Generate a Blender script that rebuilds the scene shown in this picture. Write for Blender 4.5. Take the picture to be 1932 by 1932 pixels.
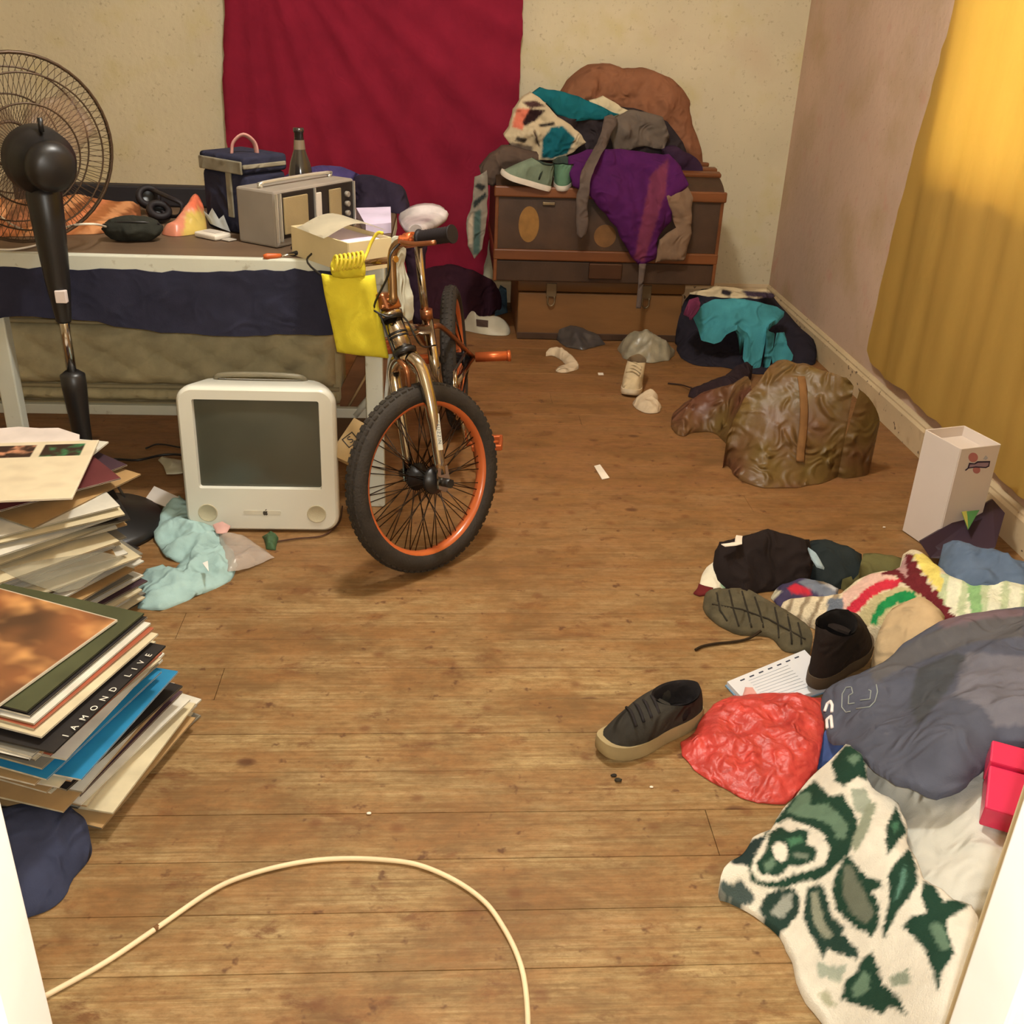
import bpy, bmesh, math, random
import numpy as np
from mathutils import Vector, Matrix, Quaternion, noise as mnoise
from mathutils.geometry import delaunay_2d_cdt
from mathutils.bvhtree import BVHTree

# ------------------------------------------------------------------ camera, world, lights, exposure
SC = bpy.context.scene
COL = SC.collection
for _o in list(bpy.data.objects):
    bpy.data.objects.remove(_o, do_unlink=True)
PI = math.pi
F_PX, IMG = 1937.0, 1932.0
PITCH, ROLL, YAW, CAM_H = math.radians(26.2), math.radians(2.4), math.radians(4.3), 1.3
CAM = Vector((0, 0, CAM_H))
FW = Vector((math.sin(YAW)*math.cos(PITCH), math.cos(YAW)*math.cos(PITCH), -math.sin(PITCH)))
_r0 = Vector((math.cos(YAW), -math.sin(YAW), 0)); _u0 = _r0.cross(FW)
RT = _r0*math.cos(ROLL) + _u0*math.sin(ROLL)
UP = _u0*math.cos(ROLL) - _r0*math.sin(ROLL)
cam_data = bpy.data.cameras.new('camera'); cam_data.sensor_width = 36; cam_data.sensor_height = 36
cam_data.sensor_fit = 'HORIZONTAL'; cam_data.lens = F_PX/IMG*36; cam_data.clip_start = 0.02
cam = bpy.data.objects.new('camera', cam_data); COL.objects.link(cam)
cam.matrix_world = Matrix(((RT.x, UP.x, -FW.x, CAM.x), (RT.y, UP.y, -FW.y, CAM.y), (RT.z, UP.z, -FW.z, CAM.z), (0, 0, 0, 1)))
SC.camera = cam

SC.view_settings.view_transform = 'Standard'; SC.view_settings.look = 'None'
SC.view_settings.gamma = 1.0; SC.view_settings.use_curve_mapping = False
SC.view_settings.exposure = 0.0

world = bpy.data.worlds.new('world'); SC.world = world; world.use_nodes = True
_bg = world.node_tree.nodes['Background']; _bg.inputs[0].default_value = (0.92, 0.95, 1.0, 1); _bg.inputs[1].default_value = 7.0

def lamp(name, kind, loc, power, col, size):
    d = bpy.data.lights.new(name, kind); d.energy = power; d.color = col
    if kind == 'POINT': d.shadow_soft_size = size
    o = bpy.data.objects.new(name, d); COL.objects.link(o); o.location = loc
    return o
# the phone's own flash, just above the lens
FLASH = lamp('phone_flash', 'POINT', (0.015, -0.02, CAM_H+0.03), 66.0, (0.98, 1.0, 1.0), 0.012)
# added fill light that lifts the whole room, unseen above the frame
FILL_POS = (0.05, 2.2, 2.40)
FILL = lamp('added_fill_light', 'POINT', FILL_POS, 102.0, (1.0, 1.0, 0.985), 0.09)

# ------------------------------------------------------------------ pixel <-> world helpers
def ray(px, py): return FW + RT*((px-966)/F_PX) - UP*((py-966)/F_PX)
def at(px, py, z=None, y=None, x=None):
    d = ray(px, py)
    t = (z-CAM_H)/d.z if z is not None else (y/d.y if y is not None else x/d.x)
    return CAM + d*t
def proj(p):
    v = Vector(p)-CAM; zc = v.dot(FW)
    return (966+F_PX*v.dot(RT)/zc, 966-F_PX*v.dot(UP)/zc)
def PZ(pts, h=0.0): return [at(p[0], p[1], z=(p[2] if len(p) > 2 else h)) for p in pts]
def PY(pts, Y): return [at(p[0], p[1], y=(p[2] if len(p) > 2 else Y)) for p in pts]
def PX(pts, X): return [at(p[0], p[1], x=(p[2] if len(p) > 2 else X)) for p in pts]

# ------------------------------------------------------------------ materials
def s2l(c):
    c = c/255.0
    return c/12.92 if c <= 0.04045 else ((c+0.055)/1.055)**2.4
def lin(rgb): return tuple(s2l(v) for v in rgb)
MATS = {}
def mat(name, rgb, rough=0.8, var=0.12, vscale=9.0, bump=0.0, bscale=60.0, metal=0.0, spec=0.3, coat=0.0,
        trans=0.0, attr=False, stretch=(1, 1, 1), rgb2=None, alpha=1.0, transl=0.0, tcol=None, bdist=0.004, sheen=0.0, wr=0.0, wscale=13.0, wdist=0.018):
    if name in MATS: return MATS[name]
    m = bpy.data.materials.new(name); m.use_nodes = True; MATS[name] = m
    nt = m.node_tree; N = nt.nodes; L = nt.links
    b = N['Principled BSDF']
    b.inputs['Roughness'].default_value = rough; b.inputs['Metallic'].default_value = metal
    b.inputs['Specular IOR Level'].default_value = spec; b.inputs['Coat Weight'].default_value = coat
    b.inputs['Coat Roughness'].default_value = 0.15
    b.inputs['Transmission Weight'].default_value = trans; b.inputs['Alpha'].default_value = alpha
    b.inputs['Sheen Weight'].default_value = sheen
    tc = N.new('ShaderNodeTexCoord'); mp = N.new('ShaderNodeMapping'); mp.inputs['Scale'].default_value = stretch
    L.new(tc.outputs['Object'], mp.inputs['Vector'])
    nz = N.new('ShaderNodeTexNoise'); nz.inputs['Scale'].default_value = vscale; nz.inputs['Detail'].default_value = 5
    L.new(mp.outputs['Vector'], nz.inputs['Vector'])
    c = lin(rgb); c2 = lin(rgb2) if rgb2 else None
    mix = N.new('ShaderNodeMix'); mix.data_type = 'RGBA'
    if attr:
        at_ = N.new('ShaderNodeAttribute'); at_.attribute_name = 'Col'
        mr = N.new('ShaderNodeMapRange'); mr.inputs['From Min'].default_value = 0.3; mr.inputs['From Max'].default_value = 0.7
        mr.inputs['To Min'].default_value = 1-var; mr.inputs['To Max'].default_value = 1+var
        L.new(nz.outputs['Fac'], mr.inputs['Value'])
        mul = N.new('ShaderNodeVectorMath'); mul.operation = 'SCALE'
        L.new(at_.outputs['Color'], mul.inputs[0]); L.new(mr.outputs[0], mul.inputs['Scale'])
        L.new(mul.outputs[0], b.inputs['Base Color'])
    else:
        lo = c if c2 else tuple(v*(1-var) for v in c); hi = c2 if c2 else tuple(min(1, v*(1+var)) for v in c)
        mix.inputs['A'].default_value = (*lo, 1); mix.inputs['B'].default_value = (*hi, 1)
        mr = N.new('ShaderNodeMapRange'); mr.inputs['From Min'].default_value = 0.32; mr.inputs['From Max'].default_value = 0.68
        L.new(nz.outputs['Fac'], mr.inputs['Value']); L.new(mr.outputs[0], mix.inputs['Factor'])
        L.new(mix.outputs['Result'], b.inputs['Base Color'])
    if bump > 0:
        n2 = N.new('ShaderNodeTexNoise'); n2.inputs['Scale'].default_value = bscale; n2.inputs['Detail'].default_value = 4
        L.new(mp.outputs['Vector'], n2.inputs['Vector'])
        bp = N.new('ShaderNodeBump'); bp.inputs['Strength'].default_value = bump; bp.inputs['Distance'].default_value = bdist
        L.new(n2.outputs['Fac'], bp.inputs['Height']); L.new(bp.outputs['Normal'], b.inputs['Normal'])
        if wr > 0:
            n3 = N.new('ShaderNodeTexNoise'); n3.inputs['Scale'].default_value = wscale; n3.inputs['Detail'].default_value = 4; n3.inputs['Distortion'].default_value = 1.6
            n3.noise_type = 'RIDGED_MULTIFRACTAL'; n3.inputs['Roughness'].default_value = 0.45
            L.new(mp.outputs['Vector'], n3.inputs['Vector'])
            b3 = N.new('ShaderNodeBump'); b3.inputs['Strength'].default_value = wr; b3.inputs['Distance'].default_value = wdist
            L.new(n3.outputs['Fac'], b3.inputs['Height']); L.new(b3.outputs['Normal'], bp.inputs['Normal'])
    if transl > 0:
        tr = N.new('ShaderNodeBsdfTranslucent'); ms = N.new('ShaderNodeMixShader'); ms.inputs[0].default_value = transl
        if tcol: tr.inputs['Color'].default_value = (*lin(tcol), 1)
        else: L.new(mix.outputs['Result'], tr.inputs['Color'])
        L.new(b.outputs[0], ms.inputs[1]); L.new(tr.outputs[0], ms.inputs[2])
        L.new(ms.outputs[0], N['Material Output'].inputs['Surface'])
    return m
def cloth_mat(name, rgb, var=0.14, bump=0.35, bscale=420.0, **k):
    return mat(name, rgb, rough=0.92, var=var, vscale=k.pop('vscale', 14), bump=bump, bscale=bscale, spec=0.15, bdist=0.0015, wr=k.pop('wr', 0.8), **k)

# ------------------------------------------------------------------ object bookkeeping
WLOC = {}
def tag(o, label=None, cat=None, group=None, kind=None):
    if label: o['label'] = label
    if cat: o['category'] = cat
    if group: o['group'] = group
    if kind: o['kind'] = kind
    return o
def thing(name, label, cat, loc, group=None):
    o = bpy.data.objects.new(name, None); COL.objects.link(o)
    o.empty_display_size = 0.05; o.location = loc; WLOC[o] = Vector(loc)
    return tag(o, label, cat, group)
def obj(name, bm, m, parent=None, smooth=False, autosmooth=None):
    """link bm (world coordinates) as one mesh object"""
    if isinstance(bm, bpy.types.Mesh):
        me = bm; vs = [v.co for v in me.vertices]
    else:
        bmesh.ops.recalc_face_normals(bm, faces=bm.faces)
        me = bpy.data.meshes.new(name); bm.to_mesh(me); bm.free(); vs = [v.co for v in me.vertices]
    if parent is None:
        xs = [v.x for v in vs]; ys = [v.y for v in vs]; zs = [v.z for v in vs]
        org = Vector(((min(xs)+max(xs))/2, (min(ys)+max(ys))/2, min(zs)))
    else:
        org = WLOC[parent]
    me.transform(Matrix.Translation(-org))
    if smooth:
        me.shade_smooth()
        if autosmooth: me.set_sharp_from_angle(angle=math.radians(autosmooth))
    for mm in (m if isinstance(m, (list, tuple)) else [m]): me.materials.append(mm)
    o = bpy.data.objects.new(name, me); COL.objects.link(o)
    if parent is None: o.location = org
    else: o.parent = parent
    WLOC[o] = org.copy()
    return o
def inst(name, me, M, parent):
    """an object sharing mesh data, M = world matrix"""
    o = bpy.data.objects.new(name, me); COL.objects.link(o)
    if parent is not None: o.parent = parent; o.matrix_local = Matrix.Translation(-WLOC[parent]) @ M
    else: o.matrix_local = M
    WLOC[o] = M.translation.copy()
    return o
def struct(o): o['kind'] = 'structure'; return o

# ------------------------------------------------------------------ shape builders (into a bmesh)
def BM(): return bmesh.new()
def xform(loc=(0, 0, 0), rot=(0, 0, 0)):
    return Matrix.Translation(loc) @ Matrix.Rotation(rot[2], 4, 'Z') @ Matrix.Rotation(rot[1], 4, 'Y') @ Matrix.Rotation(rot[0], 4, 'X')
def basis(o, X, Y, Z):
    return Matrix(((X[0], Y[0], Z[0], o[0]), (X[1], Y[1], Z[1], o[1]), (X[2], Y[2], Z[2], o[2]), (0, 0, 0, 1)))
def box(bm, c, s, M=None, bev=0.0, seg=2, mi=0):
    T = (M or Matrix()) @ Matrix.Translation(c) @ Matrix.Diagonal((s[0], s[1], s[2], 1))
    r = bmesh.ops.create_cube(bm, size=1.0, matrix=T)
    vs = r['verts']; fs = {f for v in vs for f in v.link_faces}
    for f in fs: f.material_index = mi
    if bev > 0:
        es = list({e for v in vs for e in v.link_edges})
        bmesh.ops.bevel(bm, geom=es, offset=bev, segments=seg, affect='EDGES', profile=0.5)
    return bm
def boxr(bm, a, b, bev=0.0, mi=0):
    return box(bm, ((a[0]+b[0])/2, (a[1]+b[1])/2, (a[2]+b[2])/2), (abs(b[0]-a[0]), abs(b[1]-a[1]), abs(b[2]-a[2])), None, bev, 2, mi)
def catmull(pts, n=6, closed=False):
    P = [Vector(p) for p in pts]; out = []
    N = len(P); rng = range(N if closed else N-1)
    for i in rng:
        p1 = P[i]; p2 = P[(i+1) % N]
        p0 = P[(i-1) % N] if (closed or i > 0) else p1*2-p2
        p3 = P[(i+2) % N] if (closed or i+2 < N) else p2*2-p1
        for k in range(n):
            t = k/n
            out.append(0.5*((2*p1)+(p2-p0)*t+(2*p0-5*p1+4*p2-p3)*t*t+(3*p1-p0-3*p2+p3)*t*t*t))
    if not closed: out.append(P[-1])
    return out
def tube(bm, pts, r, n=8, closed=False, cap=True, mi=0, flat=1.0):
    P = [Vector(p) for p in pts]; N = len(P)
    R = r if isinstance(r, (list, tuple)) else [r]*N
    t0 = (P[1]-P[0]).normalized()
    ref = Vector((0, 0, 1)) if abs(t0.z) < 0.9 else Vector((1, 0, 0))
    nrm = (ref - t0*ref.dot(t0)).normalized(); rings = []
    for i in range(N):
        if closed: t = (P[(i+1) % N]-P[i-1]).normalized()
        else: t = (P[min(i+1, N-1)]-P[max(i-1, 0)]).normalized()
        nrm = (nrm - t*nrm.dot(t)).normalized(); bi = t.cross(nrm)
        rings.append([bm.verts.new(P[i]+(nrm*math.cos(2*PI*k/n)*flat+bi*math.sin(2*PI*k/n))*R[i]) for k in range(n)])
    for i in range(N if closed else N-1):
        a = rings[i]; b = rings[(i+1) % N]
        for k in range(n):
            f = bm.faces.new((a[k], a[(k+1) % n], b[(k+1) % n], b[k])); f.material_index = mi; f.smooth = True
    if cap and not closed:
        bm.faces.new(rings[0][::-1]).material_index = mi; bm.faces.new(rings[-1]).material_index = mi
    return bm
def cyl(bm, a, b, r, n=16, mi=0, r2=None):
    return tube(bm, [a, b], [r, r if r2 is None else r2], n, mi=mi)
def lathe(bm, prof, M, n=24, mi=0, caps=True):
    """prof: [(radius, height)] turned round local Z"""
    rings = []
    for r, h in prof:
        rings.append([bm.verts.new(M @ Vector((r*math.cos(2*PI*k/n), r*math.sin(2*PI*k/n), h))) for k in range(n)])
    for i in range(len(prof)-1):
        for k in range(n):
            f = bm.faces.new((rings[i][k], rings[i][(k+1) % n], rings[i+1][(k+1) % n], rings[i+1][k])); f.material_index = mi; f.smooth = True
    if caps:
        if prof[0][0] > 1e-5: bm.faces.new(rings[0][::-1]).material_index = mi
        if prof[-1][0] > 1e-5: bm.faces.new(rings[-1]).material_index = mi
    return bm
def prism(bm, poly, t, M, mi=0, both=False):
    """poly: 2D outline in local XY, thickness t along local Z"""
    a = [bm.verts.new(M @ Vector((p[0], p[1], 0))) for p in poly]; b = [bm.verts.new(M @ Vector((p[0], p[1], t))) for p in poly]
    n = len(poly)
    for f in (bm.faces.new(a[::-1]), bm.faces.new(b)): f.material_index = mi
    for k in range(n): bm.faces.new((a[k], a[(k+1) % n], b[(k+1) % n], b[k])).material_index = mi
    return bm
def rrect(w, h, r, n=6):
    out = []
    for cx, cy, a0 in ((w/2-r, h/2-r, 0), (-w/2+r, h/2-r, 90), (-w/2+r, -h/2+r, 180), (w/2-r, -h/2+r, 270)):
        for k in range(n+1):
            a = math.radians(a0+90*k/n); out.append((cx+r*math.cos(a), cy+r*math.sin(a)))
    return out
def blob(bm, c, rad, sub=4, amp=0.1, freq=3.0, seed=0, flat=None, M=None, ridge=0.0, rfreq=8.0):
    """lumpy closed body, flattened at z = flat"""
    r = bmesh.ops.create_icosphere(bm, subdivisions=sub, radius=1.0)
    for v in r['verts']:
        p = v.co.normalized(); q = p*freq+Vector((seed*3.1, seed*1.7, seed))
        k = 1+amp*mnoise.fractal(q, 0.8, 2.0, 4)
        if ridge: k += ridge*(1-abs(mnoise.noise(p*rfreq+Vector((seed, 7, 3))))*2)*0.5
        w = Vector((p.x*rad[0]*k, p.y*rad[1]*k, p.z*rad[2]*k))
        w = (M @ w if M else w) + Vector(c)
        if flat is not None and w.z < flat: w.z = flat + (w.z-flat)*0.02
        v.co = w
    for f in bm.faces: f.smooth = True
    return bm

def smooth_poly(P2, n): return catmull([(p[0], p[1], p[2]) for p in P2], n, closed=True)
PLANES = {'z': (Vector((1, 0, 0)), Vector((0, 1, 0)), Vector((0, 0, 1))),
          'y': (Vector((1, 0, 0)), Vector((0, 0, 1)), Vector((0, -1, 0))),
          'x': (Vector((0, -1, 0)), Vector((0, 0, 1)), Vector((-1, 0, 0)))}
def _ss(x): x = np.clip(x, 0, 1); return x*x*(3-2*x)
def inpoly(P, xy):
    x, y = xy[:, 0], xy[:, 1]; ins = np.zeros(len(xy), bool); n = len(P); j = n-1
    for i in range(n):
        xi, yi = P[i]; xj, yj = P[j]
        c = ((yi > y) != (yj > y))
        with np.errstate(divide='ignore', invalid='ignore'):
            ins ^= c & (x < (xj-xi)*(y-yi)/(yj-yi+1e-20)+xi)
        j = i
    return ins
def edge_dist(P, xy):
    d = np.full(len(xy), 1e9); n = len(P)
    for i in range(n):
        a = P[i]; b = P[(i+1) % n]; ab = b-a; L = ab@ab+1e-18
        t = np.clip(((xy-a)@ab)/L, 0, 1); q = a+t[:, None]*ab
        d = np.minimum(d, np.hypot(*(xy-q).T))
    return d
def ramp_col(cs): return tuple(lin(cs))
def relief(name, pts, m, plane='z', step=0.02, dome=0.02, dome_w=0.05, folds=(), nz=(0.006, 9.0), rz=None, thick=0.005,
           base=None, smooth=4, paint=None, base_col=None, parent=None, seed=0, extra=None, flat_edge=False, colfn=None, jitter=0.25, crease=None, ragged=0.005):
    """a piece of cloth or a soft heap: outline pts (world) on a plane, raised by a dome, folds and crumple.
       base=None gives a sheet of the given thickness, a number gives a body that goes down to that level along the normal"""
    U, V, Nn = PLANES[plane] if isinstance(plane, str) else plane
    P3 = smooth_poly(pts, smooth) if smooth else [Vector(p) for p in pts]
    uvh = np.array([(p.dot(U), p.dot(V), p.dot(Nn)) for p in P3])
    poly = uvh[:, :2]
    # resample boundary to the step
    rs = []
    for i in range(len(uvh)):
        a = uvh[i]; b = uvh[(i+1) % len(uvh)]; k = max(1, int(np.hypot(*(b-a)[:2])/(step*1.2)))
        for q in range(k): rs.append(a+(b-a)*q/k)
    bd = np.array(rs)
    if ragged and smooth:
        for i in range(len(bd)):
            q = Vector((bd[i][0]*22, bd[i][1]*22, seed+0.5)); bd[i][0] += ragged*mnoise.noise(q)*1.6; bd[i][1] += ragged*mnoise.noise(q+Vector((9, 4, 2)))*1.6
    poly = bd[:, :2]
    lo = poly.min(0); hi = poly.max(0); rng = np.random.default_rng(seed+11)
    gx, gy = np.meshgrid(np.arange(lo[0], hi[0], step), np.arange(lo[1], hi[1], step*0.9))
    gx[::2] += step/2
    g = np.stack([gx.ravel(), gy.ravel()], 1); g += rng.uniform(-jitter, jitter, g.shape)*step
    g = g[inpoly(poly, g)]
    if len(g): g = g[edge_dist(poly, g) > step*0.55]
    allp = np.vstack([poly, g]) if len(g) else poly
    nb = len(poly)
    res = delaunay_2d_cdt([Vector(p) for p in allp], [(i, (i+1) % nb) for i in range(nb)], [], 1, 1e-7)
    vs = np.array([(v.x, v.y) for v in res[0]]); tris = [list(t) for t in res[2]]
    d = edge_dist(poly, vs)
    # base height from the outline
    h = np.zeros(len(vs)); wsum = np.zeros(len(vs))
    for b in bd:
        w = 1/((vs[:, 0]-b[0])**2+(vs[:, 1]-b[1])**2+1e-6)**1.25
        h += w*b[2]; wsum += w
    h /= wsum
    e = _ss(d/dome_w)
    disp = dome*np.sqrt(np.clip(e, 0, 1)) if dome else 0*e
    zs = np.zeros(len(vs))
    for i, (u, v) in enumerate(vs):
        a = 0.0
        if nz: a += nz[0]*mnoise.fractal(Vector((u*nz[1], v*nz[1], seed*1.37)), 0.7, 2.0, 4)
        if rz: a += rz[0]*(0.5-abs(mnoise.fractal(Vector((u*rz[1], v*rz[1], seed*2.1+5)), 0.9, 2.1, 3)))
        if crease:
            w1 = mnoise.noise(Vector((u*5, v*5, seed+3.7)))*0.25
            a += crease[0]*(min(2.2, mnoise.ridged_multi_fractal(Vector((u*crease[1]+w1*3, v*crease[1]*0.75, seed*1.9)), 0.9, 2.1, 3, 1.0, 2.0))-0.9)
        for (amp, freq, ang, warp) in folds:
            s = u*math.cos(ang)+v*math.sin(ang)
            s = s*freq+warp*mnoise.noise(Vector((u*3.1, v*3.1, seed+9.3)))
            a += amp*(math.sin(2*PI*s)*0.6+0.4*(1-2*abs(math.sin(PI*s))))
        if extra: a += extra(u, v)
        zs[i] = a
    H = h+disp+zs*(0.3+0.7*e if not flat_edge else np.ones(len(vs)))
    if base is not None: H = np.maximum(H, base+0.002)
    bm = BM()
    lay = bm.verts.layers.float_color.new('Col') if (paint is not None or colfn is not None) else None
    top = [bm.verts.new(U*u+V*v+Nn*hh) for (u, v), hh in zip(vs, H)]
    bot = [bm.verts.new(U*u+V*v+Nn*((hh-thick) if base is None else base)) for (u, v), hh in zip(vs, H)]
    cnt = {}
    for t in tris:
        bm.faces.new([top[k] for k in t]); bm.faces.new([bot[k] for k in t[::-1]])
        for k in range(3):
            ed = (t[k], t[(k+1) % 3]); cnt[ed] = cnt.get(ed, 0)+1
    for (a, b) in cnt:
        if (b, a) not in cnt:
            try: bm.faces.new((top[b], top[a], bot[a], bot[b]))
            except ValueError: pass
    for f in bm.faces: f.smooth = True
    tv = [v.co.copy() for v in top]
    bvh = BVHTree.FromPolygons([tuple(p) for p in tv], tris)
    if paint is not None or colfn is not None:
        px = np.array([proj(p) for p in tv])
        cols = np.tile(np.array(lin(base_col)), (len(tv), 1))
        if paint:
            acc = np.zeros_like(cols)
            for dx, dy in ((0, 0), (1.3, 0.6), (-1.3, -0.6), (0.6, -1.3), (-0.6, 1.3)):
                c_ = cols.copy()
                for pp, c in paint: c_[inpoly(np.array([(q[0], q[1]) for q in pp], float), px+np.array([dx, dy]))] = lin(c)
                acc += c_
            cols = acc/5
        if colfn is not None: cols = colfn(px, cols)
        for i in range(len(tv)):
            top[i][lay] = (*cols[i], 1); bot[i][lay] = (*cols[i], 1)
    o = obj(name, bm, m, parent)
    o.data.set_sharp_from_angle(angle=math.radians(80))
    o_b = (o, bvh)
    BVHS[o.name] = bvh
    return o
BVHS = {}
def hit(o, px, py, off=0.0):
    d = ray(px, py).normalized()
    loc, n, i, ds = BVHS[o.name].ray_cast(CAM, d)
    if loc is None: return None
    if n.dot(d) > 0: n = -n
    return loc+n*off
def strokes(name, o, lines, r, m, off=0.0015, n=6, flat=0.4, dens=6):
    """thin printed or sewn lines laid on the surface of a relief"""
    bm = BM(); ok = False
    for ln in lines:
        pts = []
        for a, b in zip(ln[:-1], ln[1:]):
            for k in range(dens):
                t = k/dens; h = hit(o, a[0]+(b[0]-a[0])*t, a[1]+(b[1]-a[1])*t, off)
                if h is not None: pts.append(h)
        h = hit(o, ln[-1][0], ln[-1][1], off)
        if h is not None: pts.append(h)
        if len(pts) > 1: tube(bm, pts, r, n); ok = True
    if ok: return obj(name, bm, m, o, smooth=True)
    bm.free()
def text_mesh(s, size, ext=0.0004, spacing=1.0):
    cu = bpy.data.curves.new('lettering', 'FONT'); cu.body = s; cu.size = size; cu.extrude = ext; cu.space_character = spacing
    cu.align_x = 'CENTER'; cu.align_y = 'CENTER'; cu.resolution_u = 3
    to = bpy.data.objects.new('lettering', cu); COL.objects.link(to)
    dg = bpy.context.evaluated_depsgraph_get(); dg.update()
    me = bpy.data.meshes.new_from_object(to.evaluated_get(dg)); bpy.data.objects.remove(to); bpy.data.curves.remove(cu)
    return me
def lettering(s, size, M, m, parent, name='lettering', ext=0.0004, spacing=1.0):
    me = text_mesh(s, size, ext, spacing); me.transform(M)
    return obj(name, me, m, parent)
R_ = random.Random(7)
# ================================================================== the setting
XL, XR, YB, ZC = -2.6, 1.6, 4.97, 2.6
YD = 0.66           # plane of the doorway
m_sub = mat('dark_gap', (38, 24, 14), var=0.1)
def wood_floor():
    m = bpy.data.materials.new('worn_pine_boards'); m.use_nodes = True; nt = m.node_tree; N = nt.nodes; L = nt.links
    b = N['Principled BSDF']; b.inputs['Roughness'].default_value = 0.55; b.inputs['Specular IOR Level'].default_value = 0.25
    geo = N.new('ShaderNodeNewGeometry'); oi = N.new('ShaderNodeObjectInfo')
    def vm(op, a, bb):
        n = N.new('ShaderNodeVectorMath'); n.operation = op
        for i, x in enumerate((a, bb)):
            if hasattr(x, 'links'): L.new(x, n.inputs[i])
            else: n.inputs[i].default_value = x
        return n.outputs[0]
    off = N.new('ShaderNodeCombineXYZ'); mm = N.new('ShaderNodeMath'); mm.operation = 'MULTIPLY'; mm.inputs[1].default_value = 37.0
    L.new(oi.outputs['Random'], mm.inputs[0]); L.new(mm.outputs[0], off.inputs[0]); L.new(mm.outputs[0], off.inputs[2])
    pos = vm('ADD', geo.outputs['Position'], off.outputs[0])
    def nz(v, sc, det=5, rough=0.55, dist=0.0):
        n = N.new('ShaderNodeTexNoise'); n.inputs['Scale'].default_value = sc; n.inputs['Detail'].default_value = det
        n.inputs['Roughness'].default_value = rough; n.inputs['Distortion'].default_value = dist; L.new(v, n.inputs['Vector']); return n.outputs['Fac']
    def ramp(v, stops):
        r = N.new('ShaderNodeValToRGB'); L.new(v, r.inputs[0]); e = r.color_ramp.elements
        e[0].position, e[0].color = stops[0][0], (*stops[0][1], 1); e[1].position, e[1].color = stops[-1][0], (*stops[-1][1], 1)
        for p, c in stops[1:-1]:
            q = e.new(p); q.color = (*c, 1)
        return r.outputs['Color']
    def mixc(f, a, bb, mode='MIX'):
        n = N.new('ShaderNodeMix'); n.data_type = 'RGBA'; n.blend_type = mode
        for s, x in (('Factor', f), ('A', a), ('B', bb)):
            if hasattr(x, 'links'): L.new(x, n.inputs[s])
            else: n.inputs[s].default_value = x if s == 'Factor' else (*x, 1)
        return n.outputs['Result']
    grain = nz(vm('MULTIPLY', pos, (1.1, 34, 1)), 4, 7, 0.68, 0.4)
    col = ramp(grain, [(0.3, lin((118, 92, 57))), (0.5, lin((160, 134, 90))), (0.72, lin((188, 163, 118)))])
    # rings of the pine figure
    wv = N.new('ShaderNodeTexWave'); wv.wave_type = 'BANDS'; wv.bands_direction = 'Y'; wv.inputs['Scale'].default_value = 14
    wv.inputs['Distortion'].default_value = 7; wv.inputs['Detail'].default_value = 3; wv.inputs['Detail Scale'].default_value = 0.9
    L.new(vm('MULTIPLY', pos, (0.35, 1.6, 1)), wv.inputs['Vector'])
    ringf = ramp(wv.outputs['Fac'], [(0.0, (0.22,)*3), (0.2, (0.0,)*3), (1, (0.0,)*3)])
    col = mixc(ringf, col, lin((142, 92, 44)))
    # tone of each board
    tone = ramp(oi.outputs['Random'], [(0.0, (0.90, 0.87, 0.84)), (0.5, (1.0, 1.0, 1.0)), (1.0, (1.05, 1.04, 1.01))])
    col = mixc(1.0, col, tone, 'MULTIPLY')
    wpos = geo.outputs['Position']
    # darker, redder brown growing toward the back, broken up by noise
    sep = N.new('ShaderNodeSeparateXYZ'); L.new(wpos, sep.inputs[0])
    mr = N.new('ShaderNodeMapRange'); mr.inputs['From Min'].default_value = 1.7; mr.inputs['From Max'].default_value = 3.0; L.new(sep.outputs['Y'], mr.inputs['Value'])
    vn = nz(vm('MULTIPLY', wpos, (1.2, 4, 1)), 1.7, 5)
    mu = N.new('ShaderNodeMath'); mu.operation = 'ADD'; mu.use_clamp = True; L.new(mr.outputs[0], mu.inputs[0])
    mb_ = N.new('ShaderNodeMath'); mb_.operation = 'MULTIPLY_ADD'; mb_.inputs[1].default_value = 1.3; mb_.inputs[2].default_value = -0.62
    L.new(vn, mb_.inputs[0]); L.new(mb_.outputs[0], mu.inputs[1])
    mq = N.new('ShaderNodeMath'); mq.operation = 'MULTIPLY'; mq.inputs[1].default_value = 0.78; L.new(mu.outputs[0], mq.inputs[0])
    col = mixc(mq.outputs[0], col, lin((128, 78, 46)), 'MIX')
    # grime: broad blotches, small smudges, specks and knots
    st = ramp(nz(vm('MULTIPLY', wpos, (1.3, 2.6, 1)), 2.6, 7, 0.66, 0.5), [(0.43, (0, 0, 0)), (0.62, (0.75,)*3)])
    col = mixc(st, col, lin((102, 70, 36)), 'MIX')
    sm = ramp(nz(vm('MULTIPLY', wpos, (3, 5.5, 1)), 2.4, 7, 0.7, 0.3), [(0.56, (0, 0, 0)), (0.66, (0.85,)*3)])
    col = mixc(sm, col, lin((98, 58, 30)), 'MIX')
    hue = ramp(nz(vm('MULTIPLY', wpos, (1.5, 3.5, 1)), 4.5, 6, 0.7), [(0.42, (0.0,)*3), (0.62, (0.6,)*3)])
    col = mixc(hue, col, lin((146, 102, 58)), 'MIX')
    fine = ramp(nz(vm('MULTIPLY', wpos, (0.7, 1.4, 1)), 42, 5, 0.75), [(0.42, (0.0,)*3), (0.7, (0.75,)*3)])
    col = mixc(fine, col, lin((112, 82, 46)), 'MIX')
    sp = ramp(nz(wpos, 24, 3, 0.6), [(0.64, (0, 0, 0)), (0.72, (0.8,)*3)])
    col = mixc(sp, col, lin((84, 50, 28)), 'MIX')
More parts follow.
